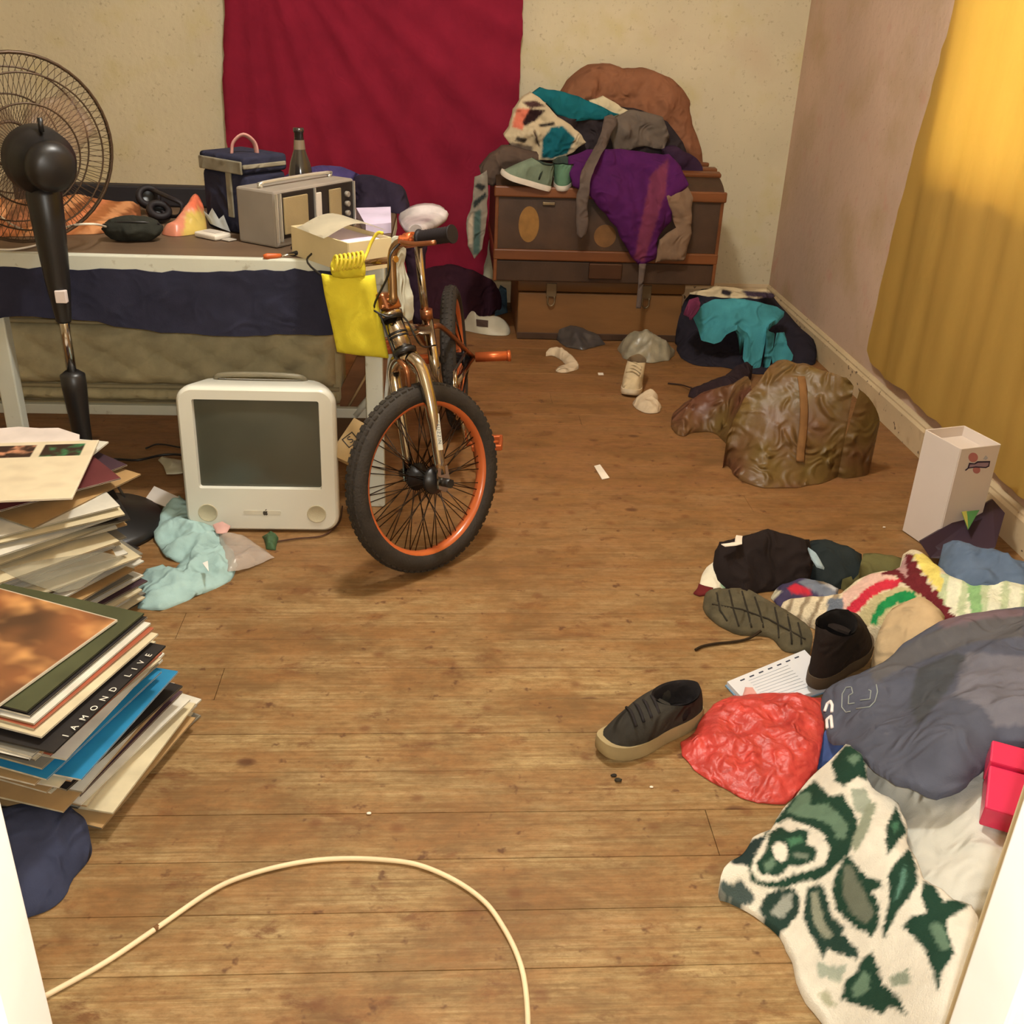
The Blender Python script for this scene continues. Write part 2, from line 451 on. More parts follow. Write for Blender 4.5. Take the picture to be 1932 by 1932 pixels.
    vo = N.new('ShaderNodeTexVoronoi'); vo.inputs['Scale'].default_value = 4.2; L.new(vm('ADD', vm('MULTIPLY', wpos, (0.8, 1.25, 1)), off.outputs[0]), vo.inputs['Vector'])
    kn = ramp(vo.outputs['Distance'], [(0.03, (0.85,)*3), (0.055, (0.5,)*3), (0.075, (0,)*3)])
    col = mixc(kn, col, lin((80, 46, 24)))
    vb = N.new('ShaderNodeTexVoronoi'); vb.inputs['Scale'].default_value = 9.0; L.new(wpos, vb.inputs['Vector'])
    k2 = ramp(vb.outputs['Distance'], [(0.05, (0.6,)*3), (0.16, (0,)*3)])
    col = mixc(k2, col, lin((104, 62, 32)))
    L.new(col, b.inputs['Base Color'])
    bp = N.new('ShaderNodeBump'); bp.inputs['Strength'].default_value = 0.25; bp.inputs['Distance'].default_value = 0.003
    L.new(grain, bp.inputs['Height']); L.new(bp.outputs['Normal'], b.inputs['Normal'])
    return m
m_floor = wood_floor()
bm = BM(); boxr(bm, (XL, -0.6, -0.06), (XR, YB, -0.022))
floor = struct(obj('floor', bm, m_sub))
rr = random.Random(3); y = -0.6; k = 0
while y < YB-0.01:
    w = 0.112
    y2 = min(y+w, YB)
    cuts = [XL]+([rr.uniform(-1.6, 1.0)] if k % 2 else [])+[XR]
    for a, b in zip(cuts[:-1], cuts[1:]):
        bm = BM(); dz = rr.uniform(-0.0006, 0.0)
        boxr(bm, (a+0.0004, y+0.0006, -0.022), (b-0.0004, y2-0.0006, dz-0.0005), bev=0.0010)
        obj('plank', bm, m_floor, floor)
    y += w; k += 1

m_wall = mat('cream_plaster', (214, 201, 168), rough=0.9, var=0.07, vscale=2.2, bump=0.5, bscale=38, bdist=0.006)
def stain_wall(m, cols):
    """mottling of old paint, on top of the noise"""
    nt = m.node_tree; N = nt.nodes; L = nt.links; b = N['Principled BSDF']
    src = b.inputs['Base Color'].links[0].from_socket
    tc = N.new('ShaderNodeTexCoord')
    for sc, lo, hi, c, f in cols:
        n = N.new('ShaderNodeTexNoise'); n.inputs['Scale'].default_value = sc; n.inputs['Detail'].default_value = 6
        L.new(tc.outputs['Object'], n.inputs['Vector'])
        r = N.new('ShaderNodeMapRange'); r.inputs['From Min'].default_value = lo; r.inputs['From Max'].default_value = hi; r.inputs['To Max'].default_value = f
        L.new(n.outputs['Fac'], r.inputs['Value'])
        x = N.new('ShaderNodeMix'); x.data_type = 'RGBA'; x.inputs['B'].default_value = (*lin(c), 1)
        L.new(r.outputs[0], x.inputs['Factor']); L.new(src, x.inputs['A']); src = x.outputs['Result']
    L.new(src, b.inputs['Base Color'])
stain_wall(m_wall, [(7, 0.55, 0.75, (204, 188, 122), 0.45), (60, 0.62, 0.75, (150, 128, 90), 0.5), (3, 0.6, 0.8, (206, 182, 150), 0.6)])
m_wallr = mat('pinkish_plaster', (204, 174, 150), rough=0.9, var=0.08, vscale=2.5, bump=0.5, bscale=30, bdist=0.006)
stain_wall(m_wallr, [(4, 0.5, 0.72, (180, 152, 112), 0.6), (9, 0.6, 0.75, (200, 146, 128), 0.5), (70, 0.62, 0.75, (140, 104, 80), 0.4)])
m_white = mat('white_gloss_paint', (250, 247, 240), rough=0.45, var=0.05, vscale=5, bump=0.15, bscale=25)
stain_wall(m_white, [(26, 0.70, 0.74, (190, 160, 130), 0.7)])
m_skirt = mat('cream_skirting_paint', (204, 180, 142), rough=0.55, var=0.08, vscale=7, bump=0.25, bscale=30)
stain_wall(m_skirt, [(46, 0.66, 0.70, (70, 44, 28), 0.9), (16, 0.6, 0.75, (168, 132, 96), 0.5)])

bm = BM(); boxr(bm, (XL-0.12, YB, -0.06), (XR+0.12, YB+0.12, ZC)); struct(obj('wall_back', bm, m_wall))
bm = BM(); boxr(bm, (XL-0.12, -0.6, -0.06), (XL, YB, ZC)); struct(obj('wall_left', bm, m_wall))
# right wall with the window opening behind the curtain
WY0, WY1, WZ0, WZ1 = 1.95, 3.46, 0.845, 2.05
bm = BM()
boxr(bm, (XR, WY1, -0.06), (XR+0.14, YB, ZC)); boxr(bm, (XR, -0.6, -0.06), (XR+0.14, WY0, ZC))
boxr(bm, (XR, WY0, -0.06), (XR+0.14, WY1, WZ0)); boxr(bm, (XR, WY0, WZ1), (XR+0.14, WY1, ZC))
struct(obj('wall_right', bm, m_wallr))
# front wall round the doorway
m_wallf = mat('front_plaster', (214, 196, 156), rough=0.9, var=0.06, vscale=3, bump=0.3, bscale=40)
DX0, DX1 = -0.40, 0.545
bm = BM()
boxr(bm, (XL, YD-0.02, -0.06), (DX0, YD+0.06, ZC)); boxr(bm, (DX1, YD-0.02, -0.06), (XR, YD+0.06, ZC)); boxr(bm, (DX0, YD-0.02, 2.05), (DX1, YD+0.06, ZC))
struct(obj('wall_front', bm, m_wallf))
bm = BM(); boxr(bm, (XL-0.12, -0.6, ZC), (XR+0.14, YB+0.12, ZC+0.08)); struct(obj('ceiling', bm, mat('ceiling_paint', (226, 214, 190), rough=0.9, var=0.05)))
bm = BM(); boxr(bm, (XL-0.12, -0.72, -0.06), (XR+0.14, -0.6, ZC)); struct(obj('wall_hall', bm, m_wallf))
# the door frame's two posts, chipped white paint
for i, (x0, x1, sgn) in enumerate(((-0.40, -0.336, 1), (0.479, 0.545, -1))):
    bm = BM(); boxr(bm, (x0, YD-0.10, 0.0), (x1, YD-0.03, 2.05), bev=0.004)
    xo = x0 if sgn > 0 else x1
    boxr(bm, (xo-0.0 if sgn > 0 else xo, YD-0.125, 0.0), (xo-0.09*sgn, YD-0.018, 2.13), bev=0.006)
    boxr(bm, (xo-0.0 if sgn > 0 else xo, YD-0.125, 0.0), (xo+0.028*sgn, YD-0.099, 2.08), bev=0.006)
    o = struct(obj('trim_%d' % (i+1), bm, m_white))
    o['label'] = 'white painted door post at the %s of the doorway, chipped' % ('left' if sgn > 0 else 'right')
# skirting boards
def skirting(name, M, L_):
    bm = BM(); prof = [(0, 0), (0.018, 0), (0.018, 0.088), (0.012, 0.098), (0.012, 0.104), (0.004, 0.115), (0, 0.115)]
    a = [bm.verts.new(M @ Vector((0, p[0], p[1]))) for p in prof]; b = [bm.verts.new(M @ Vector((L_, p[0], p[1]))) for p in prof]
    n = len(prof)
    for k in range(n): bm.faces.new((a[k], a[(k+1) % n], b[(k+1) % n], b[k]))
    bm.faces.new(a[::-1]); bm.faces.new(b)
    return struct(obj(name, bm, m_skirt))
skirting('baseboard_back', basis((XL, YB, 0), (1, 0, 0), (0, -1, 0), (0, 0, 1)), XR-XL)
skirting('baseboard_right', basis((XR, 0.75, 0), (0, 1, 0), (-1, 0, 0), (0, 0, 1)), YB-0.75)
# window: frame and panes in the opening
m_wfr = mat('window_paint', (225, 216, 196), rough=0.5, var=0.05)
m_glass = bpy.data.materials.new('window_glass'); m_glass.use_nodes = True
_n = m_glass.node_tree.nodes; _l = m_glass.node_tree.links; _t = _n.new('ShaderNodeBsdfTransparent'); _g = _n.new('ShaderNodeBsdfGlossy'); _x = _n.new('ShaderNodeMixShader')
_g.inputs['Roughness'].default_value = 0.02; _x.inputs[0].default_value = 0.06; _l.new(_t.outputs[0], _x.inputs[1]); _l.new(_g.outputs[0], _x.inputs[2]); _l.new(_x.outputs[0], _n['Material Output'].inputs['Surface'])
bm = BM(); x0 = XR+0.05; x1 = XR+0.10
for a, b in (((x0, WY0, WZ0), (x1, WY0+0.05, WZ1)), ((x0, WY1-0.05, WZ0), (x1, WY1, WZ1)), ((x0, WY0, WZ0), (x1, WY1, WZ0+0.05)), ((x0, WY0, WZ1-0.05), (x1, WY1, WZ1)),
             ((x0, (WY0+WY1)/2-0.03, WZ0), (x1, (WY0+WY1)/2+0.03, WZ1))):
    boxr(bm, a, b, bev=0.004)
win = struct(obj('window_1', bm, m_wfr, smooth=False))
for y0, y1 in ((WY0+0.05, (WY0+WY1)/2-0.03), ((WY0+WY1)/2+0.03, WY1-0.05)):
    bm = BM(); boxr(bm, (XR+0.072, y0, WZ0+0.05), (XR+0.077, y1, WZ1-0.05)); obj('pane', bm, m_glass, win)
bm = BM(); boxr(bm, (XR-0.016, WY0-0.03, WZ0-0.03), (XR+0.06, WY1, WZ0), bev=0.004); obj('window_sill', bm, m_wfr, win)

# cord and holder made up for the added fill light, out of frame
t = thing('added_fill_bulb', 'unseen bulb on a cord, added to fill the room with light', 'lamp', (FILL_POS[0], FILL_POS[1], FILL_POS[2]))
bm = BM(); tube(bm, [(FILL_POS[0], FILL_POS[1], ZC), (FILL_POS[0], FILL_POS[1], FILL_POS[2]+0.15)], 0.004, 8); obj('cord', bm, mat('fill_bulb_cord', (40, 40, 40)), t)
bm = BM(); lathe(bm, [(0.018, 0.10), (0.02, 0.16), (0.012, 0.17)], Matrix.Translation(FILL_POS), 16); obj('fill_bulb_holder', bm, mat('bakelite', (30, 26, 24), rough=0.4), t)
# ================================================================== table, mattress, cloth on its front
TZ = 0.70
TX0, TX1, TY0, TY1 = -1.76, -0.155, 2.655, 3.40
m_tbl = mat('white_enamel_frame', (198, 198, 182), rough=0.45, var=0.06, vscale=6, bump=0.1)
stain_wall(m_tbl, [(30, 0.64, 0.72, (140, 128, 104), 0.6)])
m_top = mat('brown_laminate', (96, 76, 58), rough=0.5, var=0.14, vscale=5, stretch=(0.6, 5, 1))
t = thing('work_table', 'long table with white metal frame and brown top, stacked with belongings', 'table', (TX0, TY0, 0))
bm = BM(); boxr(bm, (TX0, TY0+0.004, TZ-0.022), (TX1, TY1, TZ), bev=0.003); obj('tabletop', bm, m_top, t)
bm = BM(); boxr(bm, (TX0, TY0-0.008, TZ-0.058), (TX1, TY0+0.016, TZ+0.002), bev=0.004); obj('front_rail', bm, m_tbl, t)
bm = BM(); boxr(bm, (TX0, TY1-0.02, TZ-0.06), (TX1, TY1, TZ-0.022), bev=0.003); obj('back_rail', bm, m_tbl, t)
bm = BM(); boxr(bm, (TX1-0.02, TY0+0.016, TZ-0.06), (TX1, TY1-0.02, TZ-0.022), bev=0.003); obj('side_rail', bm, m_tbl, t)
LXL = at(13, 700, y=TY0+0.02).x-0.023
legs = [(TX1-0.056, TY0+0.004), (TX1-0.05, TY1-0.052), (LXL, TY0+0.004), (-1.74, TY0+0.004), (-1.72, TY1-0.052)]
for i, (lx, ly) in enumerate(legs):
    bm = BM(); boxr(bm, (lx, ly, 0.0), (lx+0.046, ly+0.04, TZ-0.056), bev=0.004); obj('leg', bm, m_tbl, t)
YM = 2.965; ZR = at(300, 774, y=YM).z
bm = BM(); boxr(bm, (-1.7, YM, ZR-0.017), (TX1-0.03, YM+0.022, ZR+0.014), bev=0.003); obj('lower_rail', bm, m_tbl, t)
for xx in (TX1-0.045,):
    bm = BM(); boxr(bm, (xx, TY0+0.044, ZR-0.017), (xx+0.022, TY1-0.052, ZR+0.013), bev=0.003); obj('side_stretcher', bm, m_tbl, t)
# slanted white brace at the right leg
bm = BM(); tube(bm, [(TX1-0.05, YM+0.01, ZR+0.07), (TX1-0.115, YM+0.008, ZR-0.01)], 0.012, 8); obj('brace', bm, m_tbl, t)

m_matt = mat('beige_quilted_ticking', (176, 164, 128), rough=0.85, var=0.14, vscale=16, bump=0.4, bscale=90, rgb2=None)
t = thing('mattress', 'beige quilted mattress standing on edge under the table', 'mattress', (-0.8, 3.07, 0.17))
def quilt(u, v):
    a = (u+v*1.6)*6.5; b = (u-v*1.6)*6.5
    return 0.014*(abs(math.sin(PI*a))**0.5+abs(math.sin(PI*b))**0.5)-0.014
xa, xb, ya = -1.75, at(645, 700, y=3.0).x, 3.0; zm = ZR+0.0
bm = BM(); boxr(bm, (xa, ya+0.006, zm), (xb, ya+0.15, 0.60), bev=0.03); obj('mattress_body', bm, m_matt, t, smooth=True)
for j, (z0, z1) in enumerate(((zm+0.02, zm+0.055), (zm+0.072, zm+0.25), (zm+0.268, 0.585))):
    o = relief('quilted_panel', [Vector((xa+0.02, ya, z0)), Vector((xb-0.02, ya, z0)), Vector((xb-0.02, ya, z1)), Vector((xa+0.02, ya, z1))], m_matt, 'y', step=0.011, dome=0.02, dome_w=0.03,
               nz=(0.006, 6), smooth=0, base=-(ya+0.02), extra=quilt, parent=t, seed=j)
for z in (zm+0.008, zm+0.063, zm+0.259, 0.594):
    bm = BM(); tube(bm, [(xa+0.01, ya-0.002, z), (xb-0.01, ya-0.002, z)], 0.007, 8); obj('piping', bm, mat('ticking_piping', (150, 138, 106), rough=0.8), t, smooth=True)

# navy cloth hanging under the front edge
m_navy = cloth_mat('navy_cloth', (44, 44, 60), wr=0.25)
pts = PY([(-90, 506), (100, 509), (300, 511), (500, 512), (640, 513), (652, 560), (650, 628), (560, 633), (440, 633), (330, 628), (250, 620), (150, 606), (60, 598), (-90, 596)], TY0-0.012)
o = relief('hanging_cloth', pts, m_navy, 'y', step=0.02, dome=0.0, nz=(0.005, 7), folds=[(0.003, 3.0, 0.15, 1.2)], thick=0.004, smooth=3, seed=3)
tag(o, 'navy cloth strip hanging down the front of the table', 'cloth')

# ------------------------------------------------------------------ standing fan
m_blk = mat('black_plastic', (28, 26, 26), rough=0.38, var=0.1, spec=0.5)
m_chr = mat('chrome', (205, 200, 192), rough=0.14, var=0.04, metal=1.0)
FX, FY = -0.93, 2.52
t = thing('pedestal_fan', 'black pedestal fan with wire cage in front of the table', 'fan', (FX, FY, 0))
bm = BM(); lathe(bm, [(0.0, 0.0), (0.175, 0.0), (0.18, 0.012), (0.165, 0.026), (0.10, 0.045), (0.045, 0.07), (0.034, 0.10), (0.0, 0.10)], Matrix.Translation((FX, FY, 0)), 40, caps=False); obj('base', bm, m_blk, t)
bm = BM(); lathe(bm, [(0.022, 0.09), (0.024, 0.30), (0.030, 0.40), (0.030, 0.43), (0.017, 0.44)], Matrix.Translation((FX, FY, 0)), 20); obj('lower_sleeve', bm, m_blk, t)
bm = BM(); cyl(bm, (FX, FY, 0.42), (FX, FY, 0.66), 0.0115, 16); obj('pole', bm, m_chr, t)
bm = BM(); lathe(bm, [(0.016, 0.565), (0.018, 0.57), (0.028, 0.66), (0.036, 0.78), (0.04, 0.87), (0.03, 0.89)], Matrix.Translation((FX, FY, 0)), 20); o = obj('neck', bm, m_blk, t)
bm = BM(); box(bm, (FX+0.012, FY-0.024, 0.635), (0.026, 0.016, 0.03), None, 0.002); obj('sticker', bm, mat('sticker_white', (210, 196, 190)), t)
fdir = Vector((-0.62, 0.78, 0.08)).normalized()          # the way it blows, away from us
fx = fdir.cross(Vector((0, 0, 1))).normalized(); fz = fx.cross(fdir)
HC = Vector((FX+0.014, FY-0.01, 0.94))
Mh = basis(HC-fdir*0.075, fx, fz, fdir)
bm = BM(); lathe(bm, [(0.0, 0.0), (0.036, 0.002), (0.052, 0.014), (0.058, 0.035), (0.05, 0.05), (0.074, 0.07), (0.078, 0.12), (0.06, 0.17), (0.0, 0.17)], Mh, 28, caps=False); obj('motor_housing', bm, m_blk, t)
bm = BM()
for k in range(18):
    a = 2*PI*k/18; box(bm, (0.046*math.cos(a), 0.046*math.sin(a), 0.02), (0.003, 0.003, 0.014), Mh)
obj('vent_rib', bm, m_blk, t)
bm = BM(); cyl(bm, HC-fdir*0.02+Vector((0, 0, 0.07)), HC-fdir*0.02+Vector((0, 0, 0.10)), 0.006, 10); obj('knob', bm, m_blk, t)
GC = HC+fdir*0.135
m_wire = mat('dark_wire', (78, 60, 44), rough=0.4, metal=0.3)
def cage(ax0, ax1, name):
    bm = BM(); R1 = 0.215
    def pt(r, a, f): return GC+fx*(r*math.cos(a))+fz*(r*math.sin(a))+fdir*f
    prof = [(0.05, ax1), (0.11, ax1), (0.17, ax1*0.75+ax0*0.25), (0.205, ax1*0.3+ax0*0.7), (R1, ax0)]
    for k in range(80):
        a = 2*PI*k/80; tube(bm, [pt(r, a, f) for r, f in prof], 0.0007, 4, cap=False)
    for r, f, th in ((R1, ax0, 0.0042), (0.178, ax1*0.66+ax0*0.34, 0.0022), (0.115, ax1, 0.0022), (0.052, ax1, 0.004)):
        tube(bm, [pt(r, 2*PI*k/48, f) for k in range(48)], th, 6, closed=True)
    return obj(name, bm, m_wire, t, smooth=True)
cage(0.0, -0.055, 'rear_grille'); cage(0.004, 0.075, 'front_grille')
bm = BM(); lathe(bm, [(0.0, 0.0), (0.036, 0.0), (0.036, 0.03), (0.02, 0.045), (0, 0.045)], basis(GC-fdir*0.01, fx, fz, fdir), 20, caps=False); obj('hub', bm, m_blk, t)
m_blade = mat('smoky_blade_plastic', (150, 118, 92), rough=0.3, var=0.05, alpha=0.45)
for k in range(3):
    a0 = 2*PI*k/3+0.5; bm = BM(); rows = []
    for i in range(7):
        r = 0.03+0.15*i/6; row = []
        for j in range(7):
            a = a0+(j/6-0.5)*(0.7+0.95*math.sin(PI*min(1, i/5+0.08)))
            row.append(bm.verts.new(GC+fx*(r*math.cos(a))+fz*(r*math.sin(a))+fdir*((j/6-0.5)*0.04)))
        rows.append(row)
    for i in range(6):
        for j in range(6): bm.faces.new((rows[i][j], rows[i+1][j], rows[i+1][j+1], rows[i][j+1])).smooth = True
    bmesh.ops.solidify(bm, geom=list(bm.faces), thickness=0.002)
    obj('blade', bm, m_blade, t)
bm = BM(); tube(bm, catmull([(FX+0.06, FY+0.08, 0.04), at(205, 872, z=0.006), at(260, 868, z=0.006), at(310, 858, z=0.006), at(350, 860, z=0.006), at(400, 880, z=0.006)], 6), 0.004, 6); obj('power_cord', bm, m_blk, t)

# ------------------------------------------------------------------ white CRT computer on the floor
m_em = mat('white_polycarbonate', (226, 223, 208), rough=0.3, var=0.03, vscale=4, spec=0.5, coat=0.3)
m_emg = mat('speaker_beige', (196, 186, 156), rough=0.6, bump=0.4, bscale=600)
m_scr = mat('crt_glass', (78, 78, 66), rough=0.22, var=0.05, spec=0.6)
BL, BR = at(360, 1003, z=0.0), at(634, 1006, z=0.0)
ex = (BR-BL); ex.z = 0; EW = 0.405; ex.normalize(); ez = Vector((0, 0, 1)); ey = ez.cross(ex)     # ey into the room
tilt = math.radians(-3); ezt = (ez*math.cos(tilt)+ey*math.sin(-tilt)).normalized(); eyt = ezt.cross(ex)
mid = (BL+BR)/2+Vector((0, 0, 0.004))
EH = 0.40
Mf = basis(mid+ezt*(EH/2), ex, ezt, -eyt)       # local z toward the viewer
t = thing('crt_computer', 'white all in one tube screen computer standing on the floor', 'computer', mid)
def loft(bm, secs, n_c=8, cap_first=True, cap_last=True, M=Mf, mi=0):
    rings = []
    for (w, h, r, z, oy) in secs: rings.append([bm.verts.new(M @ Vector((p[0], p[1]+oy, z))) for p in rrect(w, h, r, n_c)])
    n = len(rings[0])
    for a, b in zip(rings[:-1], rings[1:]):
        for k in range(n):
            f = bm.faces.new((a[k], a[(k+1) % n], b[(k+1) % n], b[k])); f.smooth = True; f.material_index = mi
    if cap_first: bm.faces.new(rings[0][::-1]).material_index = mi
    if cap_last: bm.faces.new(rings[-1]).material_index = mi
    return rings
bm = BM(); SW, SH, SY = 0.322, 0.245, 0.045
loft(bm, [(0.10, 0.10, 0.04, -0.42, -0.02), (0.24, 0.22, 0.09, -0.40, -0.02), (0.34, 0.33, 0.1, -0.26, -0.02), (0.39, 0.39, 0.07, -0.10, 0), (EW, EH, 0.045, -0.03, 0), (EW, EH, 0.042, -0.012, 0),
          (EW-0.006, EH-0.006, 0.04, -0.004, 0), (EW-0.016, EH-0.016, 0.037, 0.0, 0)], cap_last=False)
fr = [p for p in rrect(EW-0.016, EH-0.016, 0.037, 8)]; si = [(p[0], p[1]+SY) for p in rrect(SW, SH, 0.006, 8)]; s2 = [(p[0], p[1]+SY) for p in rrect(SW-0.006, SH-0.006, 0.006, 8)]
ra = [bm.verts.new(Mf @ Vector((p[0], p[1], 0))) for p in fr]; rb = [bm.verts.new(Mf @ Vector((p[0], p[1], 0.0))) for p in si]; rc = [bm.verts.new(Mf @ Vector((p[0], p[1], -0.014))) for p in s2]
n = len(ra)
for k in range(n):
    bm.faces.new((ra[k], ra[(k+1) % n], rb[(k+1) % n], rb[k])); bm.faces.new((rb[k], rb[(k+1) % n], rc[(k+1) % n], rc[k]))
o = obj('housing', bm, m_em, t)
bm = BM(); rows = []
for i in range(13):
    row = []
    for j in range(13):
        u = (j/12-0.5); v = (i/12-0.5); row.append(bm.verts.new(Mf @ Vector((u*(SW-0.004), v*(SH-0.004)+SY, -0.012+0.010*(1-(2*u)**2)*(1-(2*v)**2)))))
    rows.append(row)
for i in range(12):
    for j in range(12): bm.faces.new((rows[i][j], rows[i][j+1], rows[i+1][j+1], rows[i+1][j])).smooth = True
obj('screen', bm, m_scr, t)
for sx in (-1, 1):
    bm = BM(); lathe(bm, [(0.0255, 0.0), (0.0255, 0.0015), (0.024, 0.0025), (0.022, 0.001), (0.0, 0.0005)], Mf @ Matrix.Translation((sx*0.144, -0.148, 0)), 28, caps=False); obj('speaker_grille', bm, m_emg, t)
bm = BM(); prism(bm, rrect(0.10, 0.011, 0.005, 5), 0.0008, Mf @ Matrix.Translation((0.0, -0.145, 0.0))); obj('disc_slot_cover', bm, mat('pearl_plastic', (214, 208, 188), rough=0.3), t)
# the dark apple mark
ap = [(0, 0.35), (0.22, 0.45), (0.42, 0.40), (0.52, 0.28), (0.40, 0.12), (0.40, -0.08), (0.56, -0.22), (0.46, -0.45), (0.30, -0.62), (0.14, -0.58), (0, -0.54), (-0.14, -0.58), (-0.30, -0.62), (-0.46, -0.42), (-0.56, -0.12), (-0.54, 0.18), (-0.40, 0.40), (-0.20, 0.45)]
bm = BM(); prism(bm, [(p[0]*0.0115, p[1]*0.0115) for p in ap], 0.0009, Mf @ Matrix.Translation((0.008, -0.146, 0.0004)))
prism(bm, [(-0.001, 0.0062), (0.0015, 0.0102), (0.0045, 0.0112), (0.003, 0.0078)], 0.0009, Mf @ Matrix.Translation((0.008, -0.146, 0.0004)))
obj('logo', bm, mat('logo_grey', (72, 66, 58), rough=0.4), t)
bm = BM(); tube(bm, catmull([(0.12, EH/2-0.012, -0.10), (0.1, EH/2+0.008, -0.085), (0, EH/2+0.013, -0.08), (-0.1, EH/2+0.008, -0.085), (-0.12, EH/2-0.012, -0.10)], 5), 0.007, 8)
for v in bm.verts: v.co = Mf @ v.co
obj('rear_rim', bm, mat('grey_rim', (120, 112, 92), rough=0.4), t, smooth=True)
# ================================================================== bicycle
m_tire = mat('tyre_rubber', (50, 44, 38), rough=0.75, var=0.15, vscale=30, bump=0.5, bscale=160)
m_rim = mat('orange_rim', (192, 96, 48), rough=0.3, var=0.06, spec=0.5, coat=0.4)
m_org = mat('orange_anodised', (190, 98, 52), rough=0.35, var=0.08, metal=0.5)
m_cop = mat('copper_lacquer', (160, 104, 70), rough=0.28, var=0.08, metal=0.8)
m_frm = mat('chromed_frame', (196, 184, 168), rough=0.13, var=0.05, metal=1.0)
m_spk = mat('dark_spoke', (56, 42, 30), rough=0.5, metal=0.5)
m_drk = mat('dark_rubber_grip', (30, 24, 26), rough=0.6, var=0.1)
RW = 0.239
phi, lean = math.radians(43), math.radians(10)
AX = Vector((math.sin(phi)*math.cos(lean), -math.cos(phi)*math.cos(lean), math.sin(lean)))      # front axle, near end
WV = Vector((-math.sin(phi)*math.sin(lean), math.cos(phi)*math.sin(lean), math.cos(lean)))      # up in the wheel plane
WH = WV.cross(AX)
WC = Vector((-0.043, 2.335, RW*math.cos(lean)+0.004))
RA = Vector((0.035, 3.31, RW)); 
bdir = (RA-WC); bdir.z = 0; bdir.normalize()
bl = math.radians(5)
RAX = (Vector((bdir.y, -bdir.x, 0))*math.cos(bl)+Vector((0, 0, 1))*math.sin(bl)).normalized()   # right side of the picture
RV = RAX.cross(bdir); RV = RV if RV.z > 0 else -RV
bike = thing('bicycle', 'chromed small bicycle with orange rims and a yellow bag on its bars', 'bicycle', (WC.x, WC.y, 0))
def torus(bm, C, A, B, Nn, prof, n=64):
    """prof: closed section [(radius, offset along the axle)]"""
    rings = []
    for k in range(n):
        a = 2*PI*k/n; d = A*math.cos(a)+B*math.sin(a)
        rings.append([bm.verts.new(C+d*r+Nn*o) for r, o in prof])
    m = len(prof)
    for k in range(n):
        for j in range(m):
            bm.faces.new((rings[k][j], rings[(k+1) % n][j], rings[(k+1) % n][(j+1) % m], rings[k][(j+1) % m])).smooth = True
def wheel(name, C, A, B, Nn, nsp):
    bm = BM(); w = 0.0265; torus(bm, C, A, B, Nn, [(RW-w+w*math.cos(2*PI*k/14)*1.0, w*math.sin(2*PI*k/14)*0.95) for k in range(14)])
    ty = None
    rm = BM(); torus(rm, C, A, B, Nn, [(RW-0.040, 0.017), (RW-0.046, 0.017), (RW-0.054, 0.011), (RW-0.056, 0.0), (RW-0.054, -0.011), (RW-0.046, -0.017), (RW-0.040, -0.017), (RW-0.043, 0.0)])
    wh = obj(name, rm, m_rim, bike, smooth=True, autosmooth=50)
    obj('tire', bm, m_tire, wh)
    # tread blocks
    tb = BM()
    for k in range(72):
        a = 2*PI*k/72
        for s in (-1, 0, 1):
            d = A*math.cos(a+0.02*s)+B*math.sin(a+0.02*s); tg = Nn.cross(d)
            M_ = basis(C+d*(RW-0.002-0.0035*abs(s))+Nn*(0.012*s), tg, Nn, d); box(tb, (0, 0, 0), (0.013, 0.008, 0.006), M_)
    obj('tread', tb, m_tire, wh)
    Mx = basis(C, A, B, Nn)
    hb = BM(); lathe(hb, [(0.012, -0.05), (0.034, -0.038), (0.036, -0.030), (0.020, -0.022), (0.018, 0.022), (0.036, 0.030), (0.034, 0.038), (0.012, 0.05)], Mx, 20)
    lathe(hb, [(0.007, -0.068), (0.007, 0.068)], Mx, 10); obj('hub', hb, m_blk, wh)
    sp = BM(); tube(sp, [(0, 0, 0), (1, 0, 0)], 0.0013, 5); me = bpy.data.meshes.new('spoke'); sp.to_mesh(me); sp.free(); me.materials.append(m_spk)
    for k in range(nsp):
        a = 2*PI*k/nsp; s = 1 if k % 2 else -1
        a2 = a+(0.42 if (k//2) % 2 else -0.42)
        p0 = C+(A*math.cos(a)+B*math.sin(a))*0.034+Nn*(0.03*s); p1 = C+(A*math.cos(a2*0.35+a*0.65)+B*math.sin(a2*0.35+a*0.65))*(RW-0.053)
        d = p1-p0; ln = d.length; d.normalize(); q = d.orthogonal().normalized()
        inst('spoke', me, basis(p0, d*ln, q, d.cross(q)), wh)
    return wh
wheel('front_wheel', WC, WH, WV, AX, 64)
wheel('rear_wheel', RA, bdir, RV, RAX, 36)
K = WC+WV*0.283+Vector((-0.012, 0.03, 0)); HB = K+Vector((-0.008, 0.010, 0.022)); HT = Vector((-0.128, 2.452, 0.612)); BC = Vector((-0.134, 2.468, 0.652))
sdir = (HT-HB).normalized()
